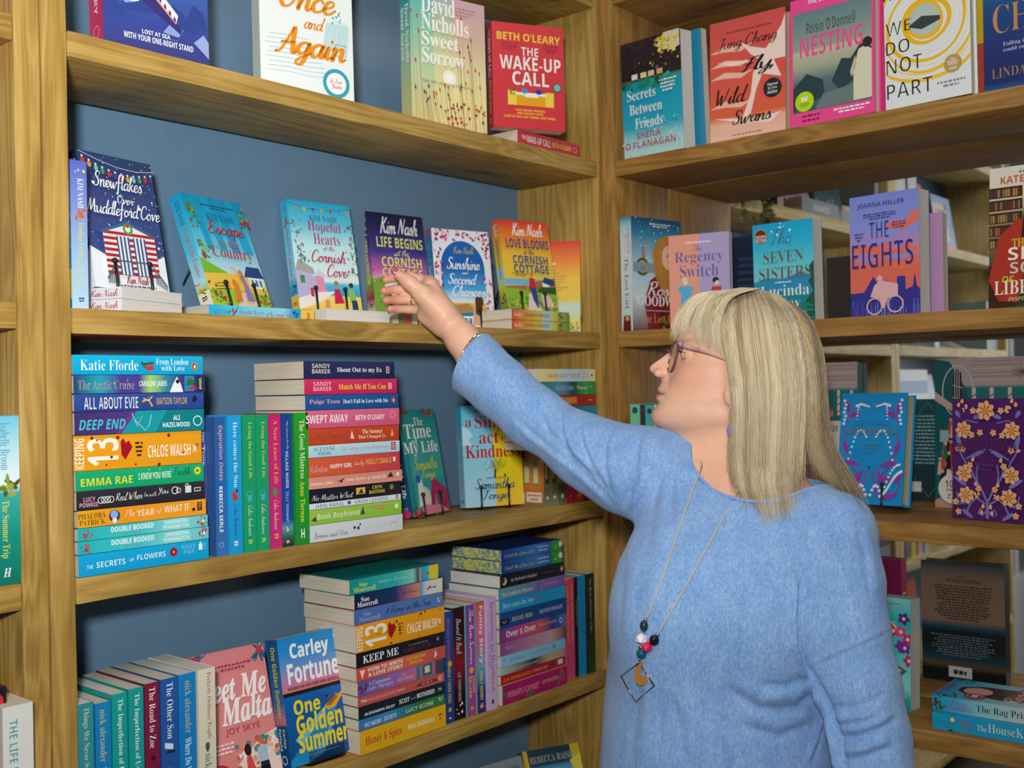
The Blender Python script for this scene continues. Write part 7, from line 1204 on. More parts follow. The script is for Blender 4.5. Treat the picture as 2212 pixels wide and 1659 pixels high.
# trailing pot plant on the far shelf
def plant():
    r = random.Random(4); root = empty('potted_plant', (2.52, YA+.055, CZ+F1)); tag(root, 'small trailing plant with white blossom hanging over the far shelf edge', 'plant')
    bm = bmesh.new(); prof = [(.028, 0), (.036, .05), (.038, .055), (.034, .055), (.030, .045)]
    rings = [[bm.verts.new((p*math.cos(6.2832*k/20), p*math.sin(6.2832*k/20), z)) for k in range(20)] for p, z in prof]
    for a, b in zip(rings, rings[1:]):
        for k in range(20): f = bm.faces.new((a[k], a[(k+1) % 20], b[(k+1) % 20], b[k])); f.smooth = True
    bm.faces.new(rings[0][::-1]); bm.faces.new(rings[-1])
    bm_obj('pot', bm, plain('pot_glaze', hx('6a5a48'), .5), root)
    lm = plain('leaf_green', hx('4d5c22'), .5, var=.25, bscale=60, bump=.05); wm = plain('white_petal', hx('e4e6e2'), .6)
    bl = bmesh.new(); bs = bmesh.new(); bw = bmesh.new()
    def leaf(bm, p, d, ln, w):
        d = Vector(d).normalized(); s = d.cross(Vector((r.uniform(-.4, .4), -1, r.uniform(-.4, .4)))).normalized(); n = s.cross(d)
        q = [p, p+d*ln*.4+s*w*.5+n*.003, p+d*ln, p+d*ln*.4-s*w*.5+n*.003]; bm.faces.new([bm.verts.new(x) for x in q])
    for i in range(22):
        a = r.uniform(3.3, 6.1) if i < 17 else r.uniform(0, 6.28); x, y, z = .03*math.cos(a), .03*math.sin(a), .055; pts = [(x, y, z)]; dx, dy = math.cos(a), math.sin(a); L = r.uniform(.05, .22)
        for k in range(1, 9):
            t = k/8; pts.append((x+dx*(.05+.05*r.random())*min(1, t*2.2)+r.uniform(-.008, .008), y+dy*.065*min(1, t*2.2), z+.03*math.sin(min(1, t*2)*2.6)-L*max(0, t-.3)))
        bm_tube(bs, pts, .0011, 5)
        for p in pts[1:]:
            for _ in range(3): leaf(bl, Vector(p), (r.uniform(-1, 1), r.uniform(-1, .2), r.uniform(-.9, .5)), r.uniform(.014, .026), r.uniform(.010, .016))
    for i in range(26):
        p = Vector((r.uniform(-.07, .10), r.uniform(-.09, -.02), r.uniform(.015, .09)))
        for k in range(4): leaf(bw, p, (r.uniform(-1, 1), -.3, r.uniform(-1, 1)), .017, .013)
    bm_obj('stem', bs, lm, root); bm_obj('foliage', bl, lm, root); bm_obj('blossom', bw, wm, root)
plant()
BULB, _n, _l, _b = new_mat('lamp_glow', .4, .5); _b.inputs['Emission Color'].default_value = (1, .86, .62, 1); _b.inputs['Emission Strength'].default_value = 14
for lb, u, v, z in (('small round ceiling bulb glowing beside the pink bordered hardback', 1901, 88, 4.2), ('small round ceiling bulb glowing above the yellow paperback', 1976, 2, 4.4)):
    p = at(u, v, z); root = empty('pendant_lamp', (p[0], p[1], 3.1)); tag(root, lb, 'lamp', 'pendant bulbs')
    bm = bmesh.new(); bm_tube(bm, [(0, 0, 0), (0, 0, p[2]-3.1+.04)], .004, 6); bm_obj('cord', bm, BLACK_WIRE, root)
    bm = bmesh.new(); bm_tube(bm, [(0, 0, p[2]-3.1+.06), (0, 0, p[2]-3.1+.012)], .012, 10); bm_obj('socket', bm, BLACK_WIRE, root)
    bm = bmesh.new(); bm_ball(bm, (0, 0, p[2]-3.1), .016, 14, 10); bm_obj('bulb', bm, BULB, root)
# ------------------------------------------------------------------ the woman: smooth implicit surfaces meshed with surface nets
def v3(u, v, z): return at(u, v, z)
class Prim:
    """tapered capsule chain a..b with radii, or a custom function; c, R bound it for culling; k = blend radius"""
    def __init__(s, f, c, R, k=.01): s.f, s.c, s.R, s.k = f, np.asarray(c, float), R, k
def capsule(a, b, ra, rb, k=.01, flat=None):
    a, b = np.asarray(a, float), np.asarray(b, float); ab = b-a; L2 = max(1e-12, ab@ab)
    def f(P):
        t = np.clip(((P-a)@ab)/L2, 0, 1); d = P-a-t[:, None]*ab
        if flat is not None:                                    # flattened across the given direction
            n, q = flat; d = d+np.outer(d@n, n)*(1/q-1)
        return np.sqrt((d*d).sum(1))-(ra+(rb-ra)*t)
    return Prim(f, (a+b)/2, math.sqrt(L2)/2+max(ra, rb), k)
def chain(nodes, k=.01): return [capsule(p[0], q[0], p[1], q[1], k) for p, q in zip(nodes, nodes[1:])]
def ellipsoid(c, r, axes, k=.01):
    c = np.asarray(c, float); A = np.asarray(axes, float); r = np.asarray(r, float)
    def f(P):
        q = ((P-c)@A.T)/r; n = np.sqrt((q*q).sum(1)); return (n-1)*r.min()*np.clip(n, .6, 1.5)**0
    return Prim(f, c, r.max(), k)
def smin(a, b, k):
    h = np.clip(.5+.5*(b-a)/k, 0, 1); return b+(a-b)*h-k*h*(1-h)
def sdf_eval(prims, P, c=None, R=0., cuts=()):
    d = None
    for p in prims:
        if c is not None and np.linalg.norm(c-p.c)-p.R > R+.03+p.k: continue
        q = p.f(P); d = q if d is None else smin(d, q, p.k)
    if d is None: return None
    for f in cuts: d = np.maximum(d, f(P))
    return d
def surface_nets(prims, lo, hi, h, cuts=(), B=26):
    lo = np.asarray(lo, float); n = np.ceil((np.asarray(hi)-lo)/h).astype(int)
    ids, pos, quads = [], [], []
    st = np.array([1, n[0]+4, (n[0]+4)*(n[1]+4)], np.int64)
    rad = h*B*.9
    for bx in range(0, n[0], B):
        for by in range(0, n[1], B):
            for bz in range(0, n[2], B):
                o = np.array((bx, by, bz)); c = lo+(o+B/2)*h
                d0 = sdf_eval(prims, c[None], c, rad, ())
                if d0 is None or abs(d0[0]) > rad+.03: continue
                g = np.arange(-1, B+1)
                X, Y, Z = np.meshgrid(g+bx, g+by, g+bz, indexing='ij')
                P = lo+np.stack((X, Y, Z), -1).reshape(-1, 3)*h
                D = sdf_eval(prims, P, c, rad, cuts)
                if D is None: continue
                N = B+2; D = D.reshape(N, N, N); S = D < 0
                if S.all() or not S.any(): continue
                # cell vertices
                M = N-1; acc = np.zeros((M, M, M, 3)); cnt = np.zeros((M, M, M))
                cor = [(i, j, k) for i in (0, 1) for j in (0, 1) for k in (0, 1)]
                for a in cor:
                    for ax in range(3):
                        if a[ax]: continue
                        b = list(a); b[ax] = 1
                        A_ = D[a[0]:a[0]+M, a[1]:a[1]+M, a[2]:a[2]+M]; B_ = D[b[0]:b[0]+M, b[1]:b[1]+M, b[2]:b[2]+M]
                        cr = (A_ < 0) != (B_ < 0); t = np.where(cr, A_/np.where(cr, A_-B_, 1), 0)
                        for q in range(3): acc[..., q] += np.where(cr, a[q]+(t if q == ax else 0), 0)
                        cnt += cr
                act = cnt > 0; I = np.argwhere(act)
                pv = lo+(I+o-1+acc[act]/cnt[act][:, None])*h
                gid = ((I+o-1+1)*st).sum(1); ids.append(gid); pos.append(pv)
                for ax in range(3):
                    o1, o2 = (ax+1) % 3, (ax+2) % 3
                    s0 = [slice(1, B+1)]*3; s1 = list(s0); s1[ax] = slice(2, B+2)
                    A_ = S[tuple(s0)]; B_ = S[tuple(s1)]; E = np.argwhere(A_ != B_)
                    if not len(E): continue
                    sg = A_[tuple(E.T)]; base = E+o+1
                    e1 = np.zeros(3, int); e1[o1] = 1; e2 = np.zeros(3, int); e2[o2] = 1
                    q = np.stack([((base-e1-e2)*st).sum(1), ((base-e2)*st).sum(1), (base*st).sum(1), ((base-e1)*st).sum(1)], 1)
                    q[~sg] = q[~sg][:, ::-1]; quads.append(q)
    ids = np.concatenate(ids); pos = np.concatenate(pos); quads = np.concatenate(quads)
    uq, first, = np.unique(ids, return_index=True)
    V = pos[first]; F_ = np.searchsorted(uq, quads); ok = (uq[np.clip(F_, 0, len(uq)-1)] == quads).all(1)
    return V, F_[ok]
def np_mesh(name, V, Fq, smooth=True):
    me = bpy.data.meshes.new(name); V = np.asarray(V, np.float32); Fq = np.asarray(Fq, np.int32); k = Fq.shape[1]
    me.vertices.add(len(V)); me.vertices.foreach_set('co', V.ravel()); me.loops.add(Fq.size); me.loops.foreach_set('vertex_index', Fq.ravel())
    me.polygons.add(len(Fq)); me.polygons.foreach_set('loop_start', np.arange(len(Fq), dtype=np.int32)*k)
    me.update(calc_edges=True)
    if smooth: me.polygons.foreach_set('use_smooth', np.ones(len(Fq), bool))
    return me
def vert_normals(V, Fq):
    n = np.cross(V[Fq[:, 2]]-V[Fq[:, 0]], V[Fq[:, 3]]-V[Fq[:, 1]]); N = np.zeros_like(V)
    for i in range(4): np.add.at(N, Fq[:, i], n)
    return N/np.maximum(np.linalg.norm(N, axis=1), 1e-12)[:, None]
def relax(V, Fq, it=2, w=.5):
    for _ in range(it):
        A = np.zeros_like(V); c = np.zeros(len(V))
        for i in range(4):
            a, b = Fq[:, i], Fq[:, (i+1) % 4]; np.add.at(A, a, V[b]); np.add.at(c, a, 1); np.add.at(A, b, V[a]); np.add.at(c, b, 1)
        V = V+(A/np.maximum(c, 1)[:, None]-V)*w
    return V
def px(V):
    d = (V-CAM); z = d@FW; return 1106+FPX*(d@RT)/z, 829.5-FPX*(d@UPV)/z, z

FWH = np.array([FW[0], FW[1], 0.]); FWH /= np.linalg.norm(FWH); RTH = np.array([FWH[1], -FWH[0], 0.]); ZUP = np.array([0, 0, 1.])
# ---------------- head: a radial surface around a vertical axis, from the profile, with nose, lips, sockets
HZ = 1.70; SC = HZ/FPX; _ta = math.radians(5)
HF = -RTH*math.cos(_ta)+FWH*math.sin(_ta)          # where she looks
HL = np.cross(ZUP, HF)                              # her left, towards us
HO = v3(1590, 830, HZ)
def hp(u, v, lat=0.):                               # head point: profile pixel + offset to her left
    return HO+HF*((1590-u)*SC)+ZUP*((830-v)*SC)+HL*lat
_prof = [(638, 1600), (641, 1580), (646, 1558), (656, 1530), (670, 1505), (690, 1484), (710, 1471), (730, 1464), (742, 1460.5), (752, 1455), (760, 1444), (770, 1430), (780, 1414.5), (787, 1406), (793, 1404), (799, 1406), (806, 1415), (812, 1425), (818, 1430.5), (824, 1428.5), (830, 1425.5), (836, 1421.5), (841, 1420), (845, 1423.5), (849, 1420), (853, 1416), (858, 1416), (863, 1420.5), (867, 1422), (873, 1419.5), (882, 1411.5), (890, 1407.5), (897, 1406.5), (905, 1408), (912, 1413), (918, 1421), (924, 1434), (930, 1446), (940, 1458), (952, 1467), (966, 1475), (982, 1487), (1000, 1499), (1016, 1507), (1040, 1519), (1070, 1534), (1110, 1550)]
_base = [(638, 1600), (641, 1580), (646, 1558), (656, 1530), (670, 1505), (690, 1484), (710, 1471), (730, 1464), (745, 1462), (770, 1459), (800, 1449), (820, 1440), (840, 1430), (860, 1423), (880, 1414), (892, 1409), (905, 1410), (912, 1415), (918, 1423), (924, 1436), (930, 1447), (940, 1458), (952, 1467), (966, 1475), (982, 1487), (1000, 1499), (1016, 1507), (1040, 1519), (1070, 1534), (1110, 1550)]
_back = [(638, 1600), (641, 1625), (646, 1645), (656, 1672), (670, 1698), (690, 1718), (720, 1736), (760, 1744), (800, 1740), (840, 1727), (870, 1714), (900, 1704), (940, 1700), (980, 1706), (1010, 1716), (1040, 1732), (1070, 1752), (1110, 1780)]
_wid = [(638, .004), (641, .018), (646, .030), (656, .043), (670, .054), (690, .064), (720, .071), (760, .0745), (800, .0725), (830, .070), (860, .067), (885, .063), (905, .058), (920, .055), (940, .054), (980, .055), (1010, .058), (1040, .064), (1070, .074), (1110, .085)]
def _sm(tab):
    x = np.array([a for a, b in tab], float); y = np.array([b for a, b in tab], float)
    g = np.arange(630, 1120, 1.0); q = np.interp(g, x, y); ker = np.exp(-.5*(np.arange(-4, 5)/1.5)**2); ker /= ker.sum()
    p = np.pad(q, 4, 'edge'); return g, np.convolve(p, ker, 'valid')
_gP, _gB, _gK, _gW = _sm(_prof), _sm(_base), _sm(_back), _sm(_wid)
def gs(x, s): return np.exp(-(x/s)**2)
def head_f(P):
    q = P-HO; x = q@HF; y = q@HL; v = 830-(q@ZUP)/SC
    ub = np.interp(v, *_gB); up = np.interp(v, *_gP); uk = np.interp(v, *_gK); w = np.interp(v, *_gW)
    xf = (1590-ub)*SC; xk = (1590-uk)*SC; cx = xf*.42+xk*.58
    dx = x-cx; r = np.sqrt(dx*dx+y*y)+1e-6; ct = dx/r; sn = np.abs(y)/r
    ax = np.where(dx > 0, xf-cx, cx-xk); ax = np.maximum(ax, .003); w = np.maximum(w, .003)
    e = np.where(dx > 0, 2.25, 2.1)
    Rr = ((np.abs(ct)/ax)**e+(sn/w)**e)**(-1/e)
    ft = np.maximum(0, (ub-up))*SC; fn = (up-ub)*SC
    ya = np.abs(y)
    sig = np.interp(v, [745, 760, 785, 800, 808, 816, 826, 850, 870, 890], [.012, .008, .0105, .014, .0135, .012, .019, .022, .022, .024])
    fr = np.clip(dx/.03, 0, 1)
    Rr = Rr+fr*(ft-np.maximum(0, fn))*gs(y, sig)
    # eye sockets, brow, cheek, nasolabial fold, mouth corner
    Rr = Rr-fr*.0065*gs(ya-.033, .017)*gs(v-766, 17)+fr*.002*gs(ya-.034, .022)*gs(v-738, 9)
    Rr = Rr+fr*.0035*gs(ya-.047, .018)*gs(v-806, 26)-fr*.0016*gs(ya-.019-(v-812)*.0004, .004)*gs(v-826, 16)-fr*.002*gs(ya-.025, .006)*gs(v-852, 7)
    Rr = Rr-fr*.0016*gs(v-847, 2.2)*(ya < .024)+fr*.0016*gs(ya, .022)*gs(v-868, 5)*0
    Rr = Rr+.004*gs(v-905, 18)*gs(ct-.35, .5)
    return np.maximum((r-Rr)*.8, (639.5-v)*SC)
HEAD = Prim(head_f, HO-ZUP*.03, .22, .004)
E1, E2 = RTH, FWH
HAX = (HF, HL, ZUP)
body = [HEAD]
body += [ellipsoid(hp(1424, 803, s*.0125), (.0080, .0062, .0068), HAX, .009) for s in (-1, 1)]            # nostril wings
body += [ellipsoid(hp(1487.5, 765, s*.034), (.0118, .0128, .0116), HAX, .005) for s in (-1, 1)]             # closed-in eyelids over the eyeballs
body += [ellipsoid(hp(1586, 815, s*.0735), (.015, .007, .026), HAX, .010) for s in (-1, 1)] + [ellipsoid(hp(1566, 858, s*.074), (.0085, .006, .012), HAX, .008) for s in (-1, 1)]   # ears
# yoke, torso and arms under the clothes
SHR, SHL = v3(1436, 1026, 1.715), v3(1800, 1150, 1.545)
NB = v3(1628, 1050, 1.66)
body += [capsule(hp(1610, 960), NB-ZUP*.03, .056, .066, .03), capsule(NB-ZUP*.045, SHR, .066, .050, .04), capsule(NB-ZUP*.045, SHL, .070, .045, .04),
         capsule(NB-ZUP*.08, v3(1570, 1420, 1.66), .085, .115, .05), capsule(v3(1570, 1420, 1.66), v3(1560, 1850, 1.66), .115, .125, .05)]
body += chain([(SHR, .045), (v3(1262, 975, 1.745), .040), (v3(1150, 902, 1.785), .036), (v3(1080, 836, 1.808), .0345)], .02)
FA = [(v3(1080, 836, 1.808), .0345), (v3(1030, 776, 1.826), .0310), (v3(1000, 734, 1.838), .0275), (v3(974, 702, 1.848), .0250)]
body += chain(FA, .012)
def fl_(p, q, k, nrm, amt): return capsule(p[0], q[0], p[1], q[1], k, (nrm, amt))
VIEW = (v3(930, 650, 1.85)-CAM); VIEW = VIEW/np.linalg.norm(VIEW)
W0 = v3(972, 697, 1.850)
MCP = [v3(928, 611, 1.872), v3(930, 633, 1.876), v3(928, 652, 1.874), v3(921, 671, 1.868)]
PIP = [v3(888, 598, 1.886), v3(886, 626, 1.890), v3(884, 647, 1.886), v3(884, 668, 1.876)]
DIP = [v3(856, 599, 1.880), v3(853, 626, 1.882), v3(853, 648, 1.878), v3(859, 668, 1.868)]
TIP = [v3(834, 604.5, 1.868), v3(830, 628.5, 1.868), v3(834, 649, 1.864), v3(843, 667.5, 1.856)]
RAD = [.0086, .0086, .0083, .0074]
for a in range(4):
    body.append(capsule(W0+(MCP[a]-W0)*.12, MCP[a], .0165, .0112, .012))
for a in range(3): body.append(capsule(MCP[a], MCP[a+1], .0108, .0108, .008))
for m_, p_, d_, t_, r_ in zip(MCP, PIP, DIP, TIP, RAD): body += [capsule(m_, p_, r_*1.14, r_*1.0, .004), capsule(p_, d_, r_*1.03, r_*.93, .0028), capsule(d_, t_, r_*.93, r_*.80, .0028)]
# thumb: ball of the thumb, two phalanges
TH = [(v3(958, 678, 1.838), .0205), (v3(915, 638, 1.834), .0150), (v3(884, 610, 1.832), .0110), (v3(860, 593, 1.830), .0086)]
body += chain(TH, .010)
body += [capsule(v3(962, 690, 1.842), v3(925, 664, 1.848), .020, .0155, .012), capsule(v3(950, 660, 1.846), v3(930, 618, 1.856), .0185, .0125, .014), capsule(v3(952, 705, 1.850), v3(918, 684, 1.858), .0165, .0125, .012)]
# the hanging arm and hand
AL = [(SHL, .045), (v3(1830, 1370, 1.515), .041), (v3(1876, 1580, 1.49), .037), (v3(1889, 1720, 1.46), .032), (v3(1878, 1880, 1.41), .026)]
body += chain(AL, .02)
hb = v3(1878, 1880, 1.41); hd = v3(1872, 1960, 1.385)
body.append(capsule(hb, hd, .026, .028, .015))
for a in range(4):
    o = RTH*(.012*(a-1.5))*.6+FWH*(.018*(a-1.5)); b = hd+o; c = b-ZUP*.045; body += [capsule(b, c, .010, .009, .008), capsule(c, c-ZUP*(.035 if a in (1, 2) else .027)-RTH*.012, .009, .0075, .005)]
body.append(capsule(hd-RTH*.012+ZUP*.02, hd-RTH*.03-ZUP*.035-FWH*.02, .012, .009, .01))
pts = np.array([p.c for p in body]); rr_ = np.array([p.R for p in body])
lo = (pts-rr_[:, None]).min(0)-.02; hi = (pts+rr_[:, None]).max(0)+.02
lo[2] = max(lo[2], .62)
BV, BF = surface_nets(body, lo, hi, .0021)
BV = relax(BV, BF, 1, .45)

def gcol(base, items, u, v):
    C = np.tile(np.array(hx(base)), (len(u), 1))
    for c, w in items: C = C+(np.array(hx(c))-C)*np.clip(w, 0, 1)[:, None]
    return C
def skin_mat():
    mt, nd, lk, b = new_mat('skin', .44, .35)
    a = nd.new('ShaderNodeVertexColor'); a.layer_name = 'Col'
    tc = nd.new('ShaderNodeTexCoord'); t = nd.new('ShaderNodeTexNoise'); t.inputs['Scale'].default_value = 90; t.inputs['Detail'].default_value = 5; lk.new(tc.outputs['Object'], t.inputs['Vector'])
    hs = nd.new('ShaderNodeHueSaturation'); v = math_node(nd, lk, 'MULTIPLY_ADD', t.outputs[0], .16, .92); lk.new(v, hs.inputs['Value']); lk.new(a.outputs['Color'], hs.inputs['Color']); lk.new(hs.outputs[0], b.inputs['Base Color'])
    b.inputs['Subsurface Weight'].default_value = .12; b.inputs['Subsurface Radius'].default_value = (.008, .003, .0015); b.inputs['Subsurface Scale'].default_value = .6
    t2 = nd.new('ShaderNodeTexNoise'); t2.inputs['Scale'].default_value = 420; t2.inputs['Detail'].default_value = 3; lk.new(tc.outputs['Object'], t2.inputs['Vector'])
    bp = nd.new('ShaderNodeBump'); bp.inputs['Strength'].default_value = .16; bp.inputs['Distance'].default_value = .0008; lk.new(t2.outputs[0], bp.inputs['Height']); lk.new(bp.outputs[0], b.inputs['Normal'])
    return mt
SKIN = skin_mat()
q = BV-HO; hx_, hy_, hv = q@HF, q@HL, 830-(q@ZUP)/SC; hu = 1590-hx_/SC; ya = np.abs(hy_)
isH = (np.linalg.norm(q, axis=1) < .23)
face = isH & (hx_ > .02)
w_lip = face*((hv > 839.5+np.clip(ya/.026, 0, 1)*8)*(hv < 858.5-np.clip(ya/.024, 0, 1)**2*9)*(ya < .024)*(hu < 1442))
items = [('d8907a', face*.55*gs(hv-815, 34)*gs(ya-.046, .022)), ('d48a78', face*.5*gs(ya, .016)*gs(hv-796, 12)), ('d08878', isH*.4*gs(hv-900, 20)*gs(ya, .03)*face),
         ('b8705e', face*.35*gs(hv-762, 10)*gs(ya-.034, .02)), ('c8747a', w_lip*.8), ('8a3a3e', face*gs(hv-847.5, 1.6)*(ya < .023)*.8), ('6a3028', face*gs(hv-808.5, 3.)*gs(ya-.0085, .0038)*.9),  # shade of the nostril openings and mouth crease is painted into the colour
         ('8a6a4e', face*gs(hv-736, 4.5)*gs(ya-.037, .016)*.55)]
# hand: pinker finger ends and thumb ball
for t_, d_ in zip(TIP+[TH[3][0]], DIP+[TH[2][0]]): items.append(('cc7a68', .5*gs(np.linalg.norm(BV-t_, axis=1), .018)))
for m_ in PIP+DIP: items.append(('c07060', .38*gs(np.linalg.norm(BV-m_, axis=1), .0045)))
C = gcol('e3b297', items, hu, hv)
bme = np_mesh('person', BV, BF)
ca = bme.color_attributes.new('Col', 'FLOAT_COLOR', 'POINT'); ca.data.foreach_set('color', np.concatenate([C, np.ones((len(C), 1))], 1).astype(np.float32).ravel())
person = link_mesh('person', bme, SKIN)
tag(person, 'blonde woman in blue jumper and pink glasses reaching for a book', 'person')

# ---------------- jumper
lev = np.array([(1024, 1480, 1760, .074, 1.665), (1048, 1450, 1790, .088, 1.66), (1080, 1420, 1816, .104, 1.655), (1120, 1384, 1832, .116, 1.65), (1200, 1345, 1826, .130, 1.65), (1290, 1327, 1800, .146, 1.65), (1380, 1319, 1786, .156, 1.65), (1470, 1311, 1786, .162, 1.65), (1560, 1303, 1792, .166, 1.65), (1660, 1297, 1798, .170, 1.65), (1800, 1290, 1806, .176, 1.65), (1930, 1288, 1812, .178, 1.65)], float)
lz = np.array([v3(1570, r[0], r[4])[2] for r in lev]); lcx = np.array([(r[1]+r[2])/2 for r in lev]); la_ = np.array([(r[2]-r[1])/2*r[4]/FPX for r in lev])
lcen = np.array([v3(c, r[0], r[4]) for c, r in zip(lcx, lev)])
def torso_f(P):
    z = P[:, 2]; o = np.argsort(lz); zz_ = lz[o]
    cx = np.interp(z, zz_, lcen[o, 0]); cy = np.interp(z, zz_, lcen[o, 1]); a = np.interp(z, zz_, la_[o]); b = np.interp(z, zz_, lev[o, 3])
    dx, dy = P[:, 0]-cx, P[:, 1]-cy; x = dx*E1[0]+dy*E1[1]; y = dx*E2[0]+dy*E2[1]
    n = (np.abs(x/a)**2.25+np.abs(y/b)**2.25)**(1/2.25); d = (n-1)*np.minimum(a, b)
    return np.maximum(d, np.maximum(z-zz_[-1], zz_[0]-z)*.9)
jump = [Prim(torso_f, v3(1570, 1450, 1.65), .62, .03)]
jump += [capsule(SHR+ZUP*.004, NB-ZUP*.050, .062, .074, .05), capsule(SHL+ZUP*.000, NB-ZUP*.062, .058, .070, .05)]
SLV = [(v3(1428, 1026, 1.71), .070), (v3(1350, 1014, 1.725), .0640), (v3(1268, 976, 1.745), .0535), (v3(1150, 900, 1.785), .0455), (v3(1080, 838, 1.808), .0452), (v3(1022, 786, 1.829), .0475), (v3(985, 750, 1.842), .0485)]
jump += chain(SLV, .03)
SLL = [(v3(1800, 1160, 1.545), .055), (v3(1826, 1255, 1.53), .0500), (v3(1834, 1360, 1.515), .0505), (v3(1858, 1480, 1.50), .0505), (v3(1880, 1590, 1.487), .0500), (v3(1893, 1690, 1.466), .0470), (v3(1890, 1800, 1.435), .042), (v3(1882, 1860, 1.415), .040)]
jump += chain(SLL, .022)
jump += [ellipsoid(v3(1462, 1330, 1.575), (.085, .085, .10), (E1, E2, ZUP), .06), ellipsoid(v3(1640, 1330, 1.545), (.085, .075, .10), (E1, E2, ZUP), .06)]    # bust
cuffP = v3(1017, 780, 1.830); cuffN = (v3(985, 750, 1.842)-v3(1080, 838, 1.808)); cuffN /= np.linalg.norm(cuffN); cuffN = -RT*.80+UPV*.46+FW*.30; cuffN /= np.linalg.norm(cuffN)
def cut_cuff(P):
    d = P-cuffP; s = d@cuffN; near = np.linalg.norm(d, axis=1) < .13
    ax = d-np.outer(s, cuffN); rad = np.sqrt((ax*ax).sum(1))
    hole = np.minimum(.0385-rad, s+.045)                      # hollow inside the cuff
    return np.where(near, np.maximum(s, hole), -1.)
NC = v3(1643, 1030, 1.650); nax = ZUP*.96+RTH*.10-FWH*.10; nax /= np.linalg.norm(nax)
n1 = RTH-nax*(RTH@nax); n1 /= np.linalg.norm(n1); n2 = np.cross(nax, n1)
def cut_neck(P):
    d = P-NC; s = d@nax; x = d@n1; y = d@n2
    n = np.sqrt((x/.105)**2+(y/.100)**2); return np.where(s > -.13, (1-n)*.09, -1.)
JL = v3(1570, 1900, 1.65)[2]
pts = np.array([p.c for p in jump]); rr_ = np.array([p.R for p in jump]); lo = (pts-rr_[:, None]).min(0)-.02; hi = (pts+rr_[:, None]).max(0)+.02; lo[2] = JL-.02
JV, JF = surface_nets(jump, lo, hi, .0036, cuts=(cut_cuff, cut_neck, lambda P: JL-P[:, 2]))
JV = relax(JV, JF, 5, .5)
# folds: creases along measured lines, on the side facing the aisle, as real relief
def seg_dist(u, v, pl):
    best = np.full(len(u), 1e9); sd = np.zeros(len(u)); tt = np.zeros(len(u)); L = 0; tot = sum(math.dist(a, b) for a, b in zip(pl, pl[1:]))
    for (x0, y0), (x1, y1) in zip(pl, pl[1:]):
        dx, dy = x1-x0, y1-y0; l2 = dx*dx+dy*dy; t = np.clip(((u-x0)*dx+(v-y0)*dy)/l2, 0, 1); ex, ey = u-x0-t*dx, v-y0-t*dy; d = np.hypot(ex, ey)
        m_ = d < best; best = np.where(m_, d, best); sd = np.where(m_, np.sign(ex*dy-ey*dx)*d, sd); tt = np.where(m_, (L+t*math.sqrt(l2))/tot, tt); L += math.sqrt(l2)
    return best, sd, tt
FOLDS = [  # polyline in the photo, depth mm, width px, side
 ([(1212, 872), (1213, 930), (1232, 985), (1290, 1040)], 6, 9, 1), ([(1256, 893), (1253, 945), (1275, 1000), (1320, 1075)], 5, 8, 1), ([(1330, 915), (1308, 955), (1305, 1010), (1325, 1075)], 6, 9, 1),
 ([(1395, 925), (1378, 965), (1372, 1030), (1352, 1100)], 5, 10, 1), ([(1100, 890), (1150, 935), (1215, 985), (1300, 1062), (1335, 1100)], 4, 7, -1), ([(1165, 880), (1185, 930), (1240, 990)], 4, 10, 1), ([(1345, 1100), (1385, 1020), (1440, 985)], 4, 12, -1), ([(1350, 1120), (1345, 1250), (1335, 1400)], 3, 14, 1), ([(1440, 990), (1420, 1060), (1400, 1180)], 4, 14, 1), ([(1462, 985), (1450, 1060), (1455, 1150)], 3.5, 12, 1),
 ([(1732, 1250), (1724, 1330), (1726, 1390), (1740, 1440), (1768, 1480)], 14, 10, -1), ([(1755, 1460), (1772, 1490), (1795, 1540), (1814, 1600), (1826, 1690)], 15, 9, -1), ([(1750, 1442), (1800, 1420), (1870, 1388), (1935, 1358)], 2.6, 5, 1), ([(1810, 1590), (1850, 1590), (1900, 1575), (1940, 1550)], 6, 12, 1), ([(1815, 1640), (1870, 1632), (1930, 1610)], 6, 12, 1), ([(1790, 1530), (1850, 1530), (1915, 1500)], 4, 14, -1), ([(1800, 1565), (1850, 1562), (1900, 1548)], 4, 8, 1),
 ([(1560, 1480), (1640, 1530), (1720, 1530), (1770, 1490)], 5, 18, 1), ([(1590, 1560), (1680, 1590), (1770, 1560)], 4.5, 18, 1), ([(1640, 1480), (1700, 1480), (1755, 1455)], 4, 14, -1), ([(1752, 1655), (1775, 1600), (1790, 1540)], 4, 8, 1), ([(1450, 1500), (1470, 1580), (1480, 1659)], 3.5, 22, 1), ([(1380, 1420), (1375, 1540), (1360, 1659)], 3, 20, 1), ([(1550, 1540), (1580, 1610), (1590, 1680)], 3.5, 22, -1), ([(1850, 1130), (1868, 1200), (1880, 1290)], 3, 12, 1), ([(1690, 1100), (1735, 1190), (1730, 1290)], 3, 20, 1), ([(1480, 1120), (1450, 1220), (1420, 1330)], 2.5, 22, -1), ([(1640, 1100), (1650, 1180), (1640, 1270)], 2, 26, 1)]
N_ = vert_normals(JV, JF); u, v, z = px(JV); fac = np.clip(-(N_*((JV-CAM)/np.linalg.norm(JV-CAM, axis=1)[:, None])).sum(1)*1.6, 0, 1)
dis = np.zeros(len(JV))
for pl, dep, wd, sg in FOLDS:
    d, sd, t = seg_dist(u, v, pl); en = np.clip(np.minimum(t, 1-t)*6, .0, 1)
    dis += dep*.001*en*(-.8*gs(d, wd*.55)+.75*gs(sd*sg-wd*1.25, wd*1.0)*(d < wd*4))
r_ = np.random.RandomState(3)
for fq, amp in ((22, .0016), (45, .0008)):
    for _ in range(5):
        k = r_.normal(size=3)*fq; k[2] *= .45; dis += amp*.5*np.sin(JV@k+r_.uniform(0, 6.28))
JV = JV+N_*(dis*np.where(fac > 0, np.clip(fac+.15, 0, 1), .3))[:, None]
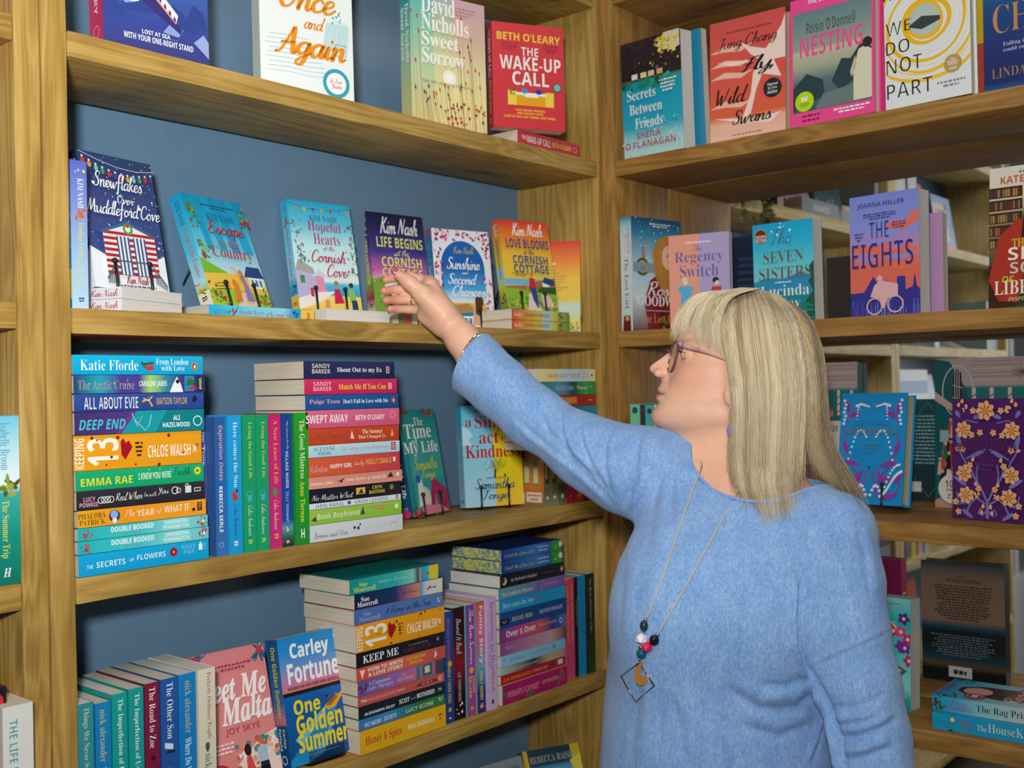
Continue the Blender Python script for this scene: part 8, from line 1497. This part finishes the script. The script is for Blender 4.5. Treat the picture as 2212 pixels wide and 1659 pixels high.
JV = relax(JV, JF, 1, .3)
def knit_mat():
    mt, nd, lk, b = new_mat('blue_melange_knit', .86, .12)
    tc = nd.new('ShaderNodeTexCoord'); mp = nd.new('ShaderNodeMapping'); mp.inputs['Scale'].default_value = (1, 1, .42); lk.new(tc.outputs['Object'], mp.inputs[0])
    def nz(s, dt, r=.6):
        t = nd.new('ShaderNodeTexNoise'); t.inputs['Scale'].default_value = s; t.inputs['Detail'].default_value = dt; t.inputs['Roughness'].default_value = r; lk.new(mp.outputs[0], t.inputs['Vector']); return t.outputs[0]
    a, c, e = nz(620, 4, .7), nz(260, 5, .7), nz(40, 3, .6)
    t = math_node(nd, lk, 'MULTIPLY_ADD', a, .50, math_node(nd, lk, 'MULTIPLY_ADD', c, .40, math_node(nd, lk, 'MULTIPLY', e, .22)))
    r = ramp(nd, [(.36, hx('5585c2')), (.54, hx('7aa2d6')), (.68, hx('9dbbe2')), (.84, hx('bccfe8'))]); lk.new(t, r.inputs[0]); lk.new(r.outputs[0], b.inputs['Base Color'])
    b.inputs['Sheen Weight'].default_value = .25; b.inputs['Sheen Roughness'].default_value = .5; b.inputs['Sheen Tint'].default_value = (.8, .88, 1, 1)
    bp = nd.new('ShaderNodeBump'); bp.inputs['Strength'].default_value = .5; bp.inputs['Distance'].default_value = .0012; lk.new(math_node(nd, lk, 'ADD', a, c), bp.inputs['Height']); lk.new(bp.outputs[0], b.inputs['Normal'])
    return mt
KNIT = knit_mat()
def trim(name, sel, ang, key, r, n=72):
    ring = []
    for i in range(n):
        m_ = sel & (np.abs((ang-6.2832*i/n+3.14159) % 6.28318-3.14159) < .09)
        if m_.sum() == 0: continue
        k = np.nonzero(m_)[0]; k = k[np.argsort(key[k])[-6:]]; ring.append(JV[k].mean(0))
    ring = np.array(ring)
    for _ in range(4): ring = .5*ring+.25*np.roll(ring, 1, 0)+.25*np.roll(ring, -1, 0)
    bm = bmesh.new(); bm_tube(bm, list(ring)+[ring[0], ring[1]], r, 8, False); return bm_obj(name, bm, KNIT, jumper)
jumper = link_mesh('jumper', np_mesh('jumper', JV, JF), KNIT, person)
d_ = JV-NC; s_ = d_@nax; x_, y_ = d_@n1, d_@n2; nn_ = np.sqrt((x_/.105)**2+(y_/.100)**2)
trim('neckline_trim', (nn_ > .95) & (nn_ < 1.09) & (s_ > -.11) & (s_ < .12), np.arctan2(y_/.1, x_/.105), s_, .0024)
d_ = JV-cuffP; s_ = d_@cuffN; t1 = np.cross(cuffN, ZUP); t1 /= np.linalg.norm(t1); t2 = np.cross(cuffN, t1); rd = np.hypot(d_@t1, d_@t2)
trim('cuff_trim', (np.abs(s_) < .006) & (rd < .08), np.arctan2(d_@t2, d_@t1), rd, .0022)
# ---------------- hair: strands that follow measured locks, over an under layer
def crom(P, n):
    P = np.asarray(P, float); m_ = len(P); Q = np.vstack([2*P[0]-P[1], P, 2*P[-1]-P[-2]]); out = []
    L = np.r_[0, np.cumsum(np.linalg.norm(np.diff(P, axis=0), axis=1))]; L /= L[-1]
    for t in np.linspace(0, 1, n):
        i = min(np.searchsorted(L, t, 'right')-1, m_-2); f = (t-L[i])/max(1e-9, L[i+1]-L[i]); a, b, c, d = Q[i], Q[i+1], Q[i+2], Q[i+3]
        out.append(.5*(2*b+(c-a)*f+(2*a-5*b+4*c-d)*f*f+(3*b-a-3*c+d)*f**3))
    return np.array(out)
NT = 18
def family(guides): return np.array([crom([hp(*g) for g in gd], NT) for gd in guides])
def fam_at(G, s):
    n = len(G)-1; s = np.clip(s, 0, 1)*n; i = np.minimum(s.astype(int), n-1); f = (s-i)[:, None, None]
    a = G[np.maximum(i-1, 0)]; b = G[i]; c = G[i+1]; d = G[np.minimum(i+2, n)]
    return .5*(2*b+(c-a)*f+(2*a-5*b+4*c-d)*f*f+(3*b-a-3*c+d)*f**3)
SIDE = [[(1572, 632, .008), (1552, 672, .050), (1551, 730, .073), (1562, 800, .081), (1568, 850, .084), (1564, 930, .081), (1562, 1000, .078), (1570, 1060, .078)],
        [(1596, 627, .008), (1584, 672, .056), (1582, 740, .081), (1590, 830, .091), (1590, 930, .090), (1590, 1020, .088), (1608, 1112, .090)],
        [(1622, 626, .008), (1622, 672, .058), (1626, 740, .085), (1632, 840, .096), (1630, 940, .094), (1628, 1030, .092), (1642, 1136, .094)],
        [(1650, 630, .008), (1664, 680, .056), (1672, 750, .081), (1678, 850, .090), (1672, 950, .088), (1668, 1030, .086), (1678, 1122, .090)],
        [(1676, 638, .006), (1704, 685, .046), (1716, 760, .067), (1720, 850, .074), (1714, 950, .072), (1708, 1020, .074), (1714, 1080, .082)]]
BACK = [[(1676, 638, .010), (1716, 685, .040), (1732, 760, .058), (1738, 860, .062), (1738, 950, .058), (1756, 1020, .060), (1790, 1075, .066)],
        [(1684, 641, .004), (1732, 684, .020), (1754, 752, .030), (1762, 850, .036), (1764, 940, .036), (1788, 1010, .044), (1828, 1080, .058)],
        [(1690, 644, .0), (1742, 684, .0), (1768, 748, .0), (1775, 830, .0), (1777, 910, .004), (1792, 980, .016), (1824, 1042, .034), (1856, 1110, .052)],
        [(1684, 641, -.004), (1732, 684, -.030), (1754, 752, -.048), (1760, 850, -.052), (1760, 940, -.050), (1764, 1000, -.046), (1772, 1050, -.044)]]
FAR = [[(1676, 638, -.006), (1704, 685, -.046), (1716, 760, -.067), (1720, 850, -.072), (1710, 950, -.070), (1700, 1010, -.068), (1694, 1040, -.066)],
       [(1622, 626, -.008), (1622, 672, -.058), (1626, 740, -.085), (1628, 840, -.092), (1620, 940, -.088), (1600, 1000, -.082), (1580, 1030, -.080)],
       [(1572, 632, -.008), (1552, 672, -.050), (1551, 730, -.073), (1556, 800, -.079), (1552, 880, -.078), (1516, 960, -.074), (1490, 1000, -.072)]]
FRNG = [[(1640, 627, .026), (1574, 650, .060), (1548, 700, .0745), (1548, 745, .079), (1556, 790, .081)],
        [(1624, 625, .018), (1550, 645, .050), (1524, 690, .066), (1520, 730, .0705), (1530, 770, .074)],
        [(1604, 623, .012), (1530, 640, .038), (1502, 680, .055), (1494, 722, .060), (1500, 752, .063)],
        [(1600, 623, .006), (1518, 638, .022), (1484, 676, .040), (1474, 715, .046), (1477, 742, .048)],
        [(1598, 623, .0), (1514, 636, .006), (1476, 674, .018), (1463, 712, .024), (1463, 738, .025)],
        [(1598, 623, -.004), (1516, 637, -.010), (1478, 676, -.012), (1464, 712, -.014), (1462, 738, -.014)],
        [(1604, 624, -.012), (1530, 642, -.036), (1502, 682, -.052), (1492, 718, -.058), (1494, 742, -.060)]]
jbvh_pts = None
from mathutils.bvhtree import BVHTree
bvh = BVHTree.FromPolygons([Vector(p) for p in JV], [tuple(int(i) for i in f) for f in JF])
_sel = BF[(BV[BF[:, 0], 2] < v3(1600, 985, 1.66)[2])]; bvb = BVHTree.FromPolygons([Vector(p) for p in BV], [tuple(int(i) for i in f) for f in _sel])
def lift_off(P, gap):
    """keep hair on the outside of the jumper"""
    sh = P.shape; Q = P.reshape(-1, 3); G_ = np.broadcast_to(gap, sh[:2]).reshape(-1); zc = v3(1600, 1000, 1.66)[2]
    for i in np.nonzero(Q[:, 2] < zc)[0]:
        d = Q[i]-CAM; L = np.linalg.norm(d); d = d/L; 
        for tree in (bvh, bvb):
            h = tree.ray_cast(Vector(CAM), Vector(d))
            if h[0] is not None and h[3] < L+G_[i] and L-h[3] < .13: L = h[3]-G_[i]
        Q[i] = CAM+d*L
    return Q.reshape(sh)
FS, FBk, FF, FR = family(SIDE), family(BACK), family(FAR), family(FRNG)
hr = np.random.RandomState(11)
BL = [hx(c) for c in ('f4e8c6', 'e6d4aa', 'cdb68e', 'ad9470', '907858', 'dfcba0', 'f8eed4', 'bea680')]
DKR = np.array(hx('77695a')); 
HVs, HFs, HCs = [], [], []; hoff = 0
def strands(G, n, nclump, depth, jit, tipc=.55, ragged=.05, dark=.25, rad=.00030, shades=None, wav=.0012, lift=True):
    """n hairs grouped in locks along the family G"""
    global hoff
    cs = np.sort(hr.uniform(0, 1, nclump)); cl = hr.randint(0, nclump, n); wd = .9/nclump
    s0 = cs[cl]+hr.normal(0, wd*.8, n)
    T = np.linspace(0, 1, NT)
    P = fam_at(G, np.clip(s0, 0, 1)); Pc = fam_at(G, cs)[cl]
    k = (tipc*T**1.6)[None, :, None]; P = P*(1-k)+Pc*k
    ax = HO+HL*0.; out = P-(HO-HF*.005); out -= np.outer((out.reshape(-1, 3)@ZUP), ZUP).reshape(out.shape); out /= np.maximum(np.linalg.norm(out, axis=2), 1e-6)[..., None]
    dp = (-depth*hr.uniform(0, 1, n)**1.5+.0022*hr.normal(size=n).clip(-1, 1))[:, None]*np.clip(T*4, .25, 1)[None]; dp = dp+(.0034*np.sin(cs[cl]*97)[:, None])*T[None]
    P = P+out*dp[..., None]
    P = P+hr.normal(0, jit, (n, 1, 3))*T[None, :, None]
    ph = hr.uniform(0, 6.28, (n, 1)); P = P+(out*(wav*np.sin(ph+T[None]*hr.uniform(3, 8, (n, 1))))[..., None])
    # uneven ends
    cut = 1-np.abs(hr.normal(0, ragged, n))-.11*(hr.uniform(size=nclump)[cl]); Tn = cut[:, None]*T[None]; i = np.minimum((Tn*(NT-1)).astype(int), NT-2); f = (Tn*(NT-1)-i)[..., None]; r0 = np.arange(n)[:, None]; P = P[r0, i]*(1-f)+P[r0, i+1]*f
    if lift: P = lift_off(P, hr.uniform(.002, .009, (n, 1)))
    tg = np.gradient(P, axis=1); tg /= np.maximum(np.linalg.norm(tg, axis=2), 1e-9)[..., None]
    a = np.cross(tg, out); a /= np.maximum(np.linalg.norm(a, axis=2), 1e-9)[..., None]; b = np.cross(tg, a)
    rr = rad*np.clip(1.15-T**3*.95, .15, 1)[None, :, None]*hr.uniform(.7, 1.25, (n, 1, 1))
    ring = [P+(a*math.cos(q)+b*math.sin(q))*rr for q in (0, 2.094, 4.189)]
    V = np.stack(ring, 2).reshape(-1, 3)
    base = (np.arange(n)[:, None]*NT+np.arange(NT-1)[None]).reshape(-1)*3
    F_ = np.concatenate([np.stack([base+j, base+(j+1) % 3, base+3+(j+1) % 3, base+3+j], 1) for j in range(3)])
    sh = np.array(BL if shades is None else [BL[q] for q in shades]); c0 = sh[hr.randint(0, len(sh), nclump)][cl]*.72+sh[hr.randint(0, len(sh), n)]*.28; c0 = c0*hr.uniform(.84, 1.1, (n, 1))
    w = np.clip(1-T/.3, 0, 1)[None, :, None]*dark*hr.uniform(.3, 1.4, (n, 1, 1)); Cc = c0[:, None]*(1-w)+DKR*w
    HVs.append(V); HFs.append(F_+hoff); HCs.append(np.repeat(Cc.reshape(-1, 3), 3, 0)); hoff += len(V)
def under(G, inset, col_, ns=40):
    global hoff
    P = fam_at(G, np.linspace(0, 1, ns)); out = P-HO; out -= np.outer((out.reshape(-1, 3)@ZUP), ZUP).reshape(out.shape); out /= np.maximum(np.linalg.norm(out, axis=2), 1e-6)[..., None]
    P = P-out*inset; P = P[:, :int(NT*(.42 if G is FR else .84))]; m_ = P.shape[1]
    V = P.reshape(-1, 3); I = np.arange(ns*m_).reshape(ns, m_); F_ = np.stack([I[:-1, :-1], I[1:, :-1], I[1:, 1:], I[:-1, 1:]], -1).reshape(-1, 4)
    HVs.append(V); HFs.append(F_+hoff); HCs.append(np.tile(np.array(hx(col_)), (len(V), 1))); hoff += len(V)
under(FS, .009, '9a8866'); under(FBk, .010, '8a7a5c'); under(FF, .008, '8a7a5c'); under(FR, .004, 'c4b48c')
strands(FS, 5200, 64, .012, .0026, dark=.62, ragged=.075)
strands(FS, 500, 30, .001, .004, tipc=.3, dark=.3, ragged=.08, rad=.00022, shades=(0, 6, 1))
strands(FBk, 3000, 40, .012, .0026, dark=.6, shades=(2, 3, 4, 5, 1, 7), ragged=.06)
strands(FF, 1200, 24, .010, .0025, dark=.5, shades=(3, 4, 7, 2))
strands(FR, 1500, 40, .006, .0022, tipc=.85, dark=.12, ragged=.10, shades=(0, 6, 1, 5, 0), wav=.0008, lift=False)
# loose flyaway hairs on the crown
Gf = FS.copy(); strands(Gf, 90, 60, -.010, .006, tipc=0, dark=.2, rad=.00016, shades=(0, 1), wav=.004)
def hair_mat():
    mt, nd, lk, b = new_mat('blonde_hair', .36, .45)
    a = nd.new('ShaderNodeVertexColor'); a.layer_name = 'Col'; lk.new(a.outputs['Color'], b.inputs['Base Color'])
    tc = nd.new('ShaderNodeTexCoord'); t = nd.new('ShaderNodeTexNoise'); t.inputs['Scale'].default_value = 500; lk.new(tc.outputs['Object'], t.inputs['Vector'])
    r = math_node(nd, lk, 'MULTIPLY_ADD', t.outputs[0], .3, .25); lk.new(r, b.inputs['Roughness'])
    return mt
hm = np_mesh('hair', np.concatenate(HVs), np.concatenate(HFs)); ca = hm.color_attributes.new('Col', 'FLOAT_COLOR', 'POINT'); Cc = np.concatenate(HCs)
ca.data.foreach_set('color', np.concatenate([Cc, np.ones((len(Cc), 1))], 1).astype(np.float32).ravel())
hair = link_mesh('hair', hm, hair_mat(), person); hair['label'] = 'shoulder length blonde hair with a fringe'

# ---------------- eyes, lashes, brows, nails
WHT = plain('eye_white', hx('e8e2dc'), .12); IRIS = plain('iris', hx('5a6a78'), .1); PUP = plain('pupil', hx('0c0c0e'), .1); LASH = plain('lash_brown', hx('2a201c'), .5)
for s in (1, -1):
    bm = bmesh.new(); c = hp(1486.4, 764.6, s*.034); bm_ball(bm, c, .0114, 22, 16)
    d = Vector(HF*.97+HL*s*.1+ZUP*.14).normalized()
    for rr, off, mi in ((.0052, .0002, 1), (.0024, .0005, 2)):
        q = d.to_track_quat('Z', 'Y').to_matrix().to_4x4(); dist = math.sqrt(.0114**2-rr**2)
        r1 = bmesh.ops.create_circle(bm, cap_ends=True, segments=18, radius=rr, matrix=Matrix.Translation(Vector(c)+d*(dist+off)) @ q)
        for f in {f for v in r1['verts'] for f in v.link_faces}: f.material_index = mi
    o = bm_obj('eye', bm, [WHT, IRIS, PUP], person)
    bm = bmesh.new(); r1 = random.Random(5)
    for i in range(16):
        t = i/15; la = s*(.024+.021*t); p0 = np.array(hp(1474.5+5*(2*t-1)**2, 760.5+2.5*(2*t-1)**2, la)); dr = HF*.009*(1-.4*t)+ZUP*(.002+.002*t)+HL*s*.006*t
        bm_tube(bm, [p0, p0+dr*.55-ZUP*.0006, p0+dr+ZUP*.0022], [.00035, .00028, .0001], 4)
    for i in range(8):
        t = i/7; la = s*(.026+.018*t); p0 = np.array(hp(1476+4*(2*t-1)**2, 773, la)); bm_tube(bm, [p0, p0+HF*.003-ZUP*.002+HL*s*.002*t], [.00025, .0001], 4)
    bm_obj('eyelashes', bm, LASH, person)
NAIL = plain('pink_nail', hx('d8748c'), .18, spec=.6)
def nail(c, d, nrm, L, W):
    d = Vector(d).normalized(); n = Vector(nrm); n = (n-d*n.dot(d)).normalized(); s = d.cross(n); bm = bmesh.new(); rows = []
    for i in range(7):
        t = i/6; w = W*(1-.12*abs(t-.5)-(.35*(t-.75)/.25 if t > .75 else 0)-(.25*(.15-t)/.15 if t < .15 else 0))
        rows.append([bm.verts.new(Vector(c)+d*L*(t-.5)+s*w*.5*math.sin(a)*1.0+n*(W*.28*(math.cos(a)-1)+.0007-.0006*abs(2*t-1)**3)) for a in [-1.1+2.2*j/6 for j in range(7)]])
    for a, b in zip(rows, rows[1:]):
        for j in range(6): f = bm.faces.new((a[j], a[j+1], b[j+1], b[j])); f.smooth = True
    bmesh.ops.solidify(bm, geom=bm.faces[:], thickness=.0005)
    o = bm_obj('fingernail', bm, NAIL, person); return o
tv = TH[3][0]-TH[2][0]; tv /= np.linalg.norm(tv); tn = UPV*.50-FW*.82-RT*.22
nail(TH[3][0]+tv*.0015+np.array(tn)/np.linalg.norm(tn)*.0081, tv, tn, .0165, .0128)
for a in range(4):
    dv = TIP[a]-DIP[a]; dv /= np.linalg.norm(dv); nn = FW*.9-RT*.3; nail(TIP[a]+dv*.001+nn/np.linalg.norm(nn)*RAD[a]*.74, dv, nn, .0105, .0092)

# ---------------- things she wears
def on_jumper(u, v, lift=.003):
    d = Vector(ray(u, v)).normalized(); h = bvh.ray_cast(Vector(CAM), d)
    return np.array(h[0]-d*lift) if h[0] is not None else at(u, v, 1.56)
FRM, _n, _l, _b = new_mat('pink_acetate', .12, .5, base=hx('cfa2aa')); _b.inputs['Transmission Weight'].default_value = .25; _b.inputs['IOR'].default_value = 1.45
FRD = plain('plum_acetate', hx('6a3a46'), .15); SILV = plain('silver_metal', hx('c8c8cc'), .2, metal=1.)
LENS, _n, _l, _b = new_mat('tinted_lens', .02, .5, base=hx('d8b48a')); _b.inputs['Alpha'].default_value = .30
gl = empty('glasses', hp(1455, 770, 0)); tag(gl, 'pink rimmed glasses worn by the woman', 'glasses')
gi = gl.matrix_world.copy()
def gobj(name, bm, mat, par):
    bmesh.ops.translate(bm, verts=bm.verts[:], vec=-Vector(gl.location)); return bm_obj(name, bm, mat, par)
for s in (1, -1):
    def rim_pt(a, k=1.):
        cx, cy = abs(math.cos(a))**.62*math.copysign(1, math.cos(a)), abs(math.sin(a))**.62*math.copysign(1, math.sin(a))
        la = .0345+.0245*cx*k; return hp(1453.5-cy*k*7.5*1.0+6.5*(la-.034)/.024-0, 768.5-cy*k*(31 if cy > 0 else 31), s*la) if False else hp(1453.5+cy*k*7.5+4.5*(la-.0345)/.0245, 768.5-cy*k*31, s*la)
    P = [rim_pt(6.2832*i/44) for i in range(45)]; bm = bmesh.new(); bm_tube(bm, P, .0015, 8, False); gobj('rim', bm, FRD, gl)
    bm = bmesh.new(); vs = [bm.verts.new(rim_pt(6.2832*i/44, .97)) for i in range(44)]; bm.faces.new(vs); bmesh.ops.solidify(bm, geom=bm.faces[:], thickness=.0012); gobj('lens', bm, LENS, gl)
    bm = bmesh.new(); T0 = [hp(1462.5, 741, s*.0600), hp(1468, 745, s*.0655), hp(1480, 750, s*.0700), hp(1502, 757, s*.0745)]; bm_tube(bm, T0, [.0026, .0034, .0030, .0024], 8)
    bm_tube(bm, [T0[-1], hp(1530, 768, s*.0775), hp(1560, 781, s*.079), hp(1578, 800, s*.078), hp(1584, 822, s*.076)], [.0022, .0013, .0013, .0015, .0012], 8)
    tp = gobj('temple', bm, FRM, gl)
    bm = bmesh.new(); bm_box(bm, -.0016, -.0012, -.0034, .0016, .0012, .0034); bm.transform(Matrix.Translation(Vector(hp(1471.5, 746.5, s*.0690)))); gobj('hinge', bm, SILV, tp)
bm = bmesh.new(); bm_tube(bm, [hp(1447.5, 757, .0105), hp(1444, 753, .004), hp(1444, 753, -.004), hp(1447.5, 757, -.0105)], .0018, 8); gobj('bridge', bm, FRD, gl)

nk = empty('necklace', on_jumper(1395, 1420)); tag(nk, 'long cord necklace with coloured beads and a square wire pendant', 'necklace')
def nobj(name, bm, mat, par=nk):
    bmesh.ops.translate(bm, verts=bm.verts[:], vec=-Vector(nk.location)); return bm_obj(name, bm, mat, par)
CORD = plain('beige_cord', hx('c8b49c'), .7, .2, 800)
def drape(pl, n=26):
    P = crom([(a, b, 0) for a, b in pl], n); return [on_jumper(p[0], p[1], .0026) for p in P]
def smooth_pl(P, it=6):
    P = np.array(P)
    for _ in range(it): P[1:-1] = .5*P[1:-1]+.25*(P[:-2]+P[2:])
    return P
n0 = v3(1516, 1004, 1.625); n1_ = v3(1594, 1062, 1.585)
c1 = smooth_pl([n0]+drape([(1508, 1026), (1490, 1076), (1460, 1165), (1425, 1268), (1396, 1338)])); c2 = smooth_pl([n1_]+drape([(1583, 1084), (1545, 1150), (1492, 1248), (1448, 1324), (1420, 1370)]))
nb = smooth_pl([n0, hp(1512, 985, -.03), hp(1540, 955, -.075), hp(1640, 950, -.07), hp(1716, 970, .0), hp(1690, 985, .066), hp(1640, 1020, .075), n1_], 1)
bm = bmesh.new(); bm_tube(bm, c1, .00115, 6); bm_tube(bm, c2, .00115, 6); bm_tube(bm, crom(nb, 40), .00115, 6); nobj('cord', bm, CORD)
def bead(name, u, v, r, mat, sc=(1, 1, 1), low=False, ang=0, lift=None):
    bm = bmesh.new(); c = on_jumper(u, v, (r*.9+.0012) if lift is None else lift); R3 = Matrix(((RT[0], -FW[0], UPV[0]), (RT[1], -FW[1], UPV[1]), (RT[2], -FW[2], UPV[2]))) @ Matrix.Rotation(ang, 3, 'Y')
    if low: 
        mt = Matrix.Translation(c) @ R3.to_4x4() @ Matrix.Diagonal((r*sc[0], r*sc[1], r*sc[2], 1)); bmesh.ops.create_icosphere(bm, subdivisions=1, radius=1, matrix=mt)
    else: bm_ball(bm, c, r, 16, 12, sc, R3)
    return nobj(name, bm, mat)
TEALB = plain('dark_teal_bead', hx('1c3a40'), .15); TEAL2 = plain('teal_bead', hx('14566a'), .12); WHB = plain('white_bead', hx('e4e4ea'), .3); MAG = plain('magenta_bead', hx('d01c5c'), .25); BLKB = plain('black_bead', hx('16181c'), .08)
for u, v, r, mt, sc, low in ((1394.5, 1339, .0030, SILV, (1, 1, 1), 0), (1391, 1352, .0062, TEALB, (.95, .95, 1.25), 0), (1389, 1366.5, .0028, SILV, (1, 1, .8), 0), (1385.5, 1380, .0088, WHB, (1.05, .9, .92), 1), (1420, 1371, .0036, SILV, (1, 1, .8), 0), (1413, 1383, .0064, BLKB, (1.1, .95, 1.15), 0), (1404, 1389.5, .0026, SILV, (1, 1, .8), 0), (1397.5, 1397.5, .0080, MAG, (1.1, .9, 1), 1), (1384, 1398, .0030, SILV, (1.2, 1, .8), 0), (1385.5, 1412, .0072, TEAL2, (1, 1, 1), 0), (1382, 1425, .0022, SILV, (1, 1, 1.3), 0)):
    b_ = bead('bead', u, v, r, mt, sc, low)
bm = bmesh.new(); bm_tube(bm, [on_jumper(u, v, .004) for u, v in ((1396, 1338), (1391, 1352), (1388, 1367), (1386, 1382), (1385, 1398), (1385, 1412), (1381, 1428), (1380, 1433))], .0007, 5); bm_tube(bm, [on_jumper(u, v, .004) for u, v in ((1420, 1371), (1411, 1384), (1398, 1396), (1386, 1408))], .0007, 5); nobj('thread', bm, CORD)
ROSE = plain('rose_silver_wire', hx('c8b4a8'), .18, metal=1.)
bm = bmesh.new(); sq = [on_jumper(u, v, .0035) for u, v in ((1380, 1432), (1413.5, 1481), (1373, 1516), (1341.5, 1461), (1380, 1432))]; bm_tube(bm, sq, .0013, 8); nobj('square_pendant', bm, ROSE)
BRN = plain('brown_shell', hx('a8702c'), .25, .1, 120, var=.25)
bm = bmesh.new(); c = np.array(on_jumper(1388, 1455, .0045)); Nn = 36; outer, inner = [], []
ca_, sa_ = math.cos(.25), math.sin(.25)
def pp(x, y, dz): return Vector(c+RT*((x*ca_+y*sa_)*SC*.92)+UPV*((-x*sa_+y*ca_)*SC*.92)-FW*dz)
fr = []
for dz in (.0013, -.0013):
    fr.append(([bm.verts.new(pp(17*math.cos(6.2832*i/Nn), 25*math.sin(6.2832*i/Nn), dz)) for i in range(Nn)], [bm.verts.new(pp(1+8.5*math.cos(6.2832*i/Nn), 8+14*math.sin(6.2832*i/Nn), dz)) for i in range(Nn)]))
for i in range(Nn):
    j = (i+1) % Nn; (a, b), (c_, d_) = fr
    bm.faces.new((a[i], a[j], b[j], b[i])); bm.faces.new((c_[j], c_[i], d_[i], d_[j])); bm.faces.new((a[j], a[i], c_[i], c_[j])); bm.faces.new((b[i], b[j], d_[j], d_[i]))
nobj('oval_pendant', bm, BRN)

# bracelet of glittering links round the reaching wrist, ring, earring
bc = v3(1020, 763, 1.831); ax = cuffN; fa = FA[2][0]-FA[1][0]; fa = fa/np.linalg.norm(fa); lg = fa-ax*(fa@ax); cs_ = abs(fa@ax); lg = lg/np.linalg.norm(lg); s1 = np.cross(ax, ZUP); s1 /= np.linalg.norm(s1); s2 = np.cross(ax, s1); s1 = s1
bm = bmesh.new(); r1 = random.Random(2)
for i in range(52):
    for k in range(3):
        a = 6.2832*(i+.5*(k % 2))/52; rv = (s1*math.cos(a)+s2*math.sin(a))*.0318; rv = rv+lg*(rv@lg)*(1/cs_-1); p = bc+rv+ax*(k-1)*.0030; mt = Matrix.Translation(p) @ Matrix.Rotation(r1.uniform(0, 6), 4, Vector((r1.random(), r1.random(), r1.random()))) @ Matrix.Diagonal((.0021, .0021, .0021, 1)); bmesh.ops.create_icosphere(bm, subdivisions=1, radius=1, matrix=mt)
GLIT = plain('glitter_silver', hx('d0d2d6'), .12, metal=1.)
br = bm_obj('bracelet', bm, GLIT); tag(br, 'silver glittering bracelet at the cuff of the reaching arm', 'bracelet')
GOLD = plain('gold_metal', hx('d8a850'), .2, metal=1.)
rp = MCP[2]+(PIP[2]-MCP[2])*.80; ra_ = PIP[2]-MCP[2]; ra_ /= np.linalg.norm(ra_); q1 = np.cross(ra_, ZUP); q1 /= np.linalg.norm(q1); q2 = np.cross(ra_, q1)
bm = bmesh.new(); bm_tube(bm, [rp+(q1*math.cos(6.2832*i/28)+q2*math.sin(6.2832*i/28))*.0096 for i in range(29)], .0013, 8, False); rg = bm_obj('ring', bm, GOLD); tag(rg, 'thin gold ring on a finger of the reaching hand', 'ring')
er = empty('earring', hp(1564, 884, .076)); tag(er, 'small dangling lilac earring below the blonde side hair', 'earring')
LIL = plain('lilac_glass', hx('8a7ab0'), .1)
def eobj(n_, bm, mt_): bmesh.ops.translate(bm, verts=bm.verts[:], vec=-Vector(er.location)); bm_obj(n_, bm, mt_, er)
bm = bmesh.new(); bm_tube(bm, [hp(1565, 868, .079), hp(1563.5, 886, .082), hp(1563.5, 905, .082)], .0006, 6); eobj('hook', bm, SILV)
bm = bmesh.new(); bm_ball(bm, hp(1563, 925, .083), .0068, 14, 10, (.8, .8, 1.5)); eobj('drop', bm, LIL)

# ---------------- trousers and shoes, below the picture
tr = []
hipz = .80
PC = v3(1560, 1700, 1.65)
for s in (-1, 1):
    h0 = np.array((PC[0], PC[1], hipz))+RTH*s*.070; k0 = np.array((PC[0], PC[1], .47))+RTH*s*.10-HF*.01; a0 = np.array((PC[0], PC[1], .10))+RTH*s*.11
    tr += [capsule(h0, k0, .085, .066, .04), capsule(k0, a0, .066, .052, .02)]
tr.append(capsule(np.array((PC[0], PC[1], .84))-RTH*.06, np.array((PC[0], PC[1], .84))+RTH*.05, .100, .100, .05))
TV, TF = surface_nets(tr, np.array((PC[0]-.4, PC[1]-.4, .03)), np.array((PC[0]+.4, PC[1]+.4, 1.1)), .012, cuts=(lambda P: .07-P[:, 2],))
link_mesh('trousers', np_mesh('trousers', TV, TF), plain('dark_denim', hx('2a3448'), .8, .2, 300, var=.15), person)
for s in (-1, 1):
    a0 = np.array((PC[0], PC[1], .0))+RTH*s*.11; sh = [capsule(a0+ZUP*.045-HF*.03, a0+ZUP*.04+HF*.13, .042, .036, .02, (ZUP, .75)), capsule(a0+ZUP*.05, a0+ZUP*.10, .045, .048, .02)]
    V_, F_ = surface_nets(sh, a0-.3, a0+.3, .008, cuts=(lambda P: .002-P[:, 2],)); link_mesh('shoe', np_mesh('shoe', V_, F_), plain('black_shoe', hx('1c1c20'), .4), person)
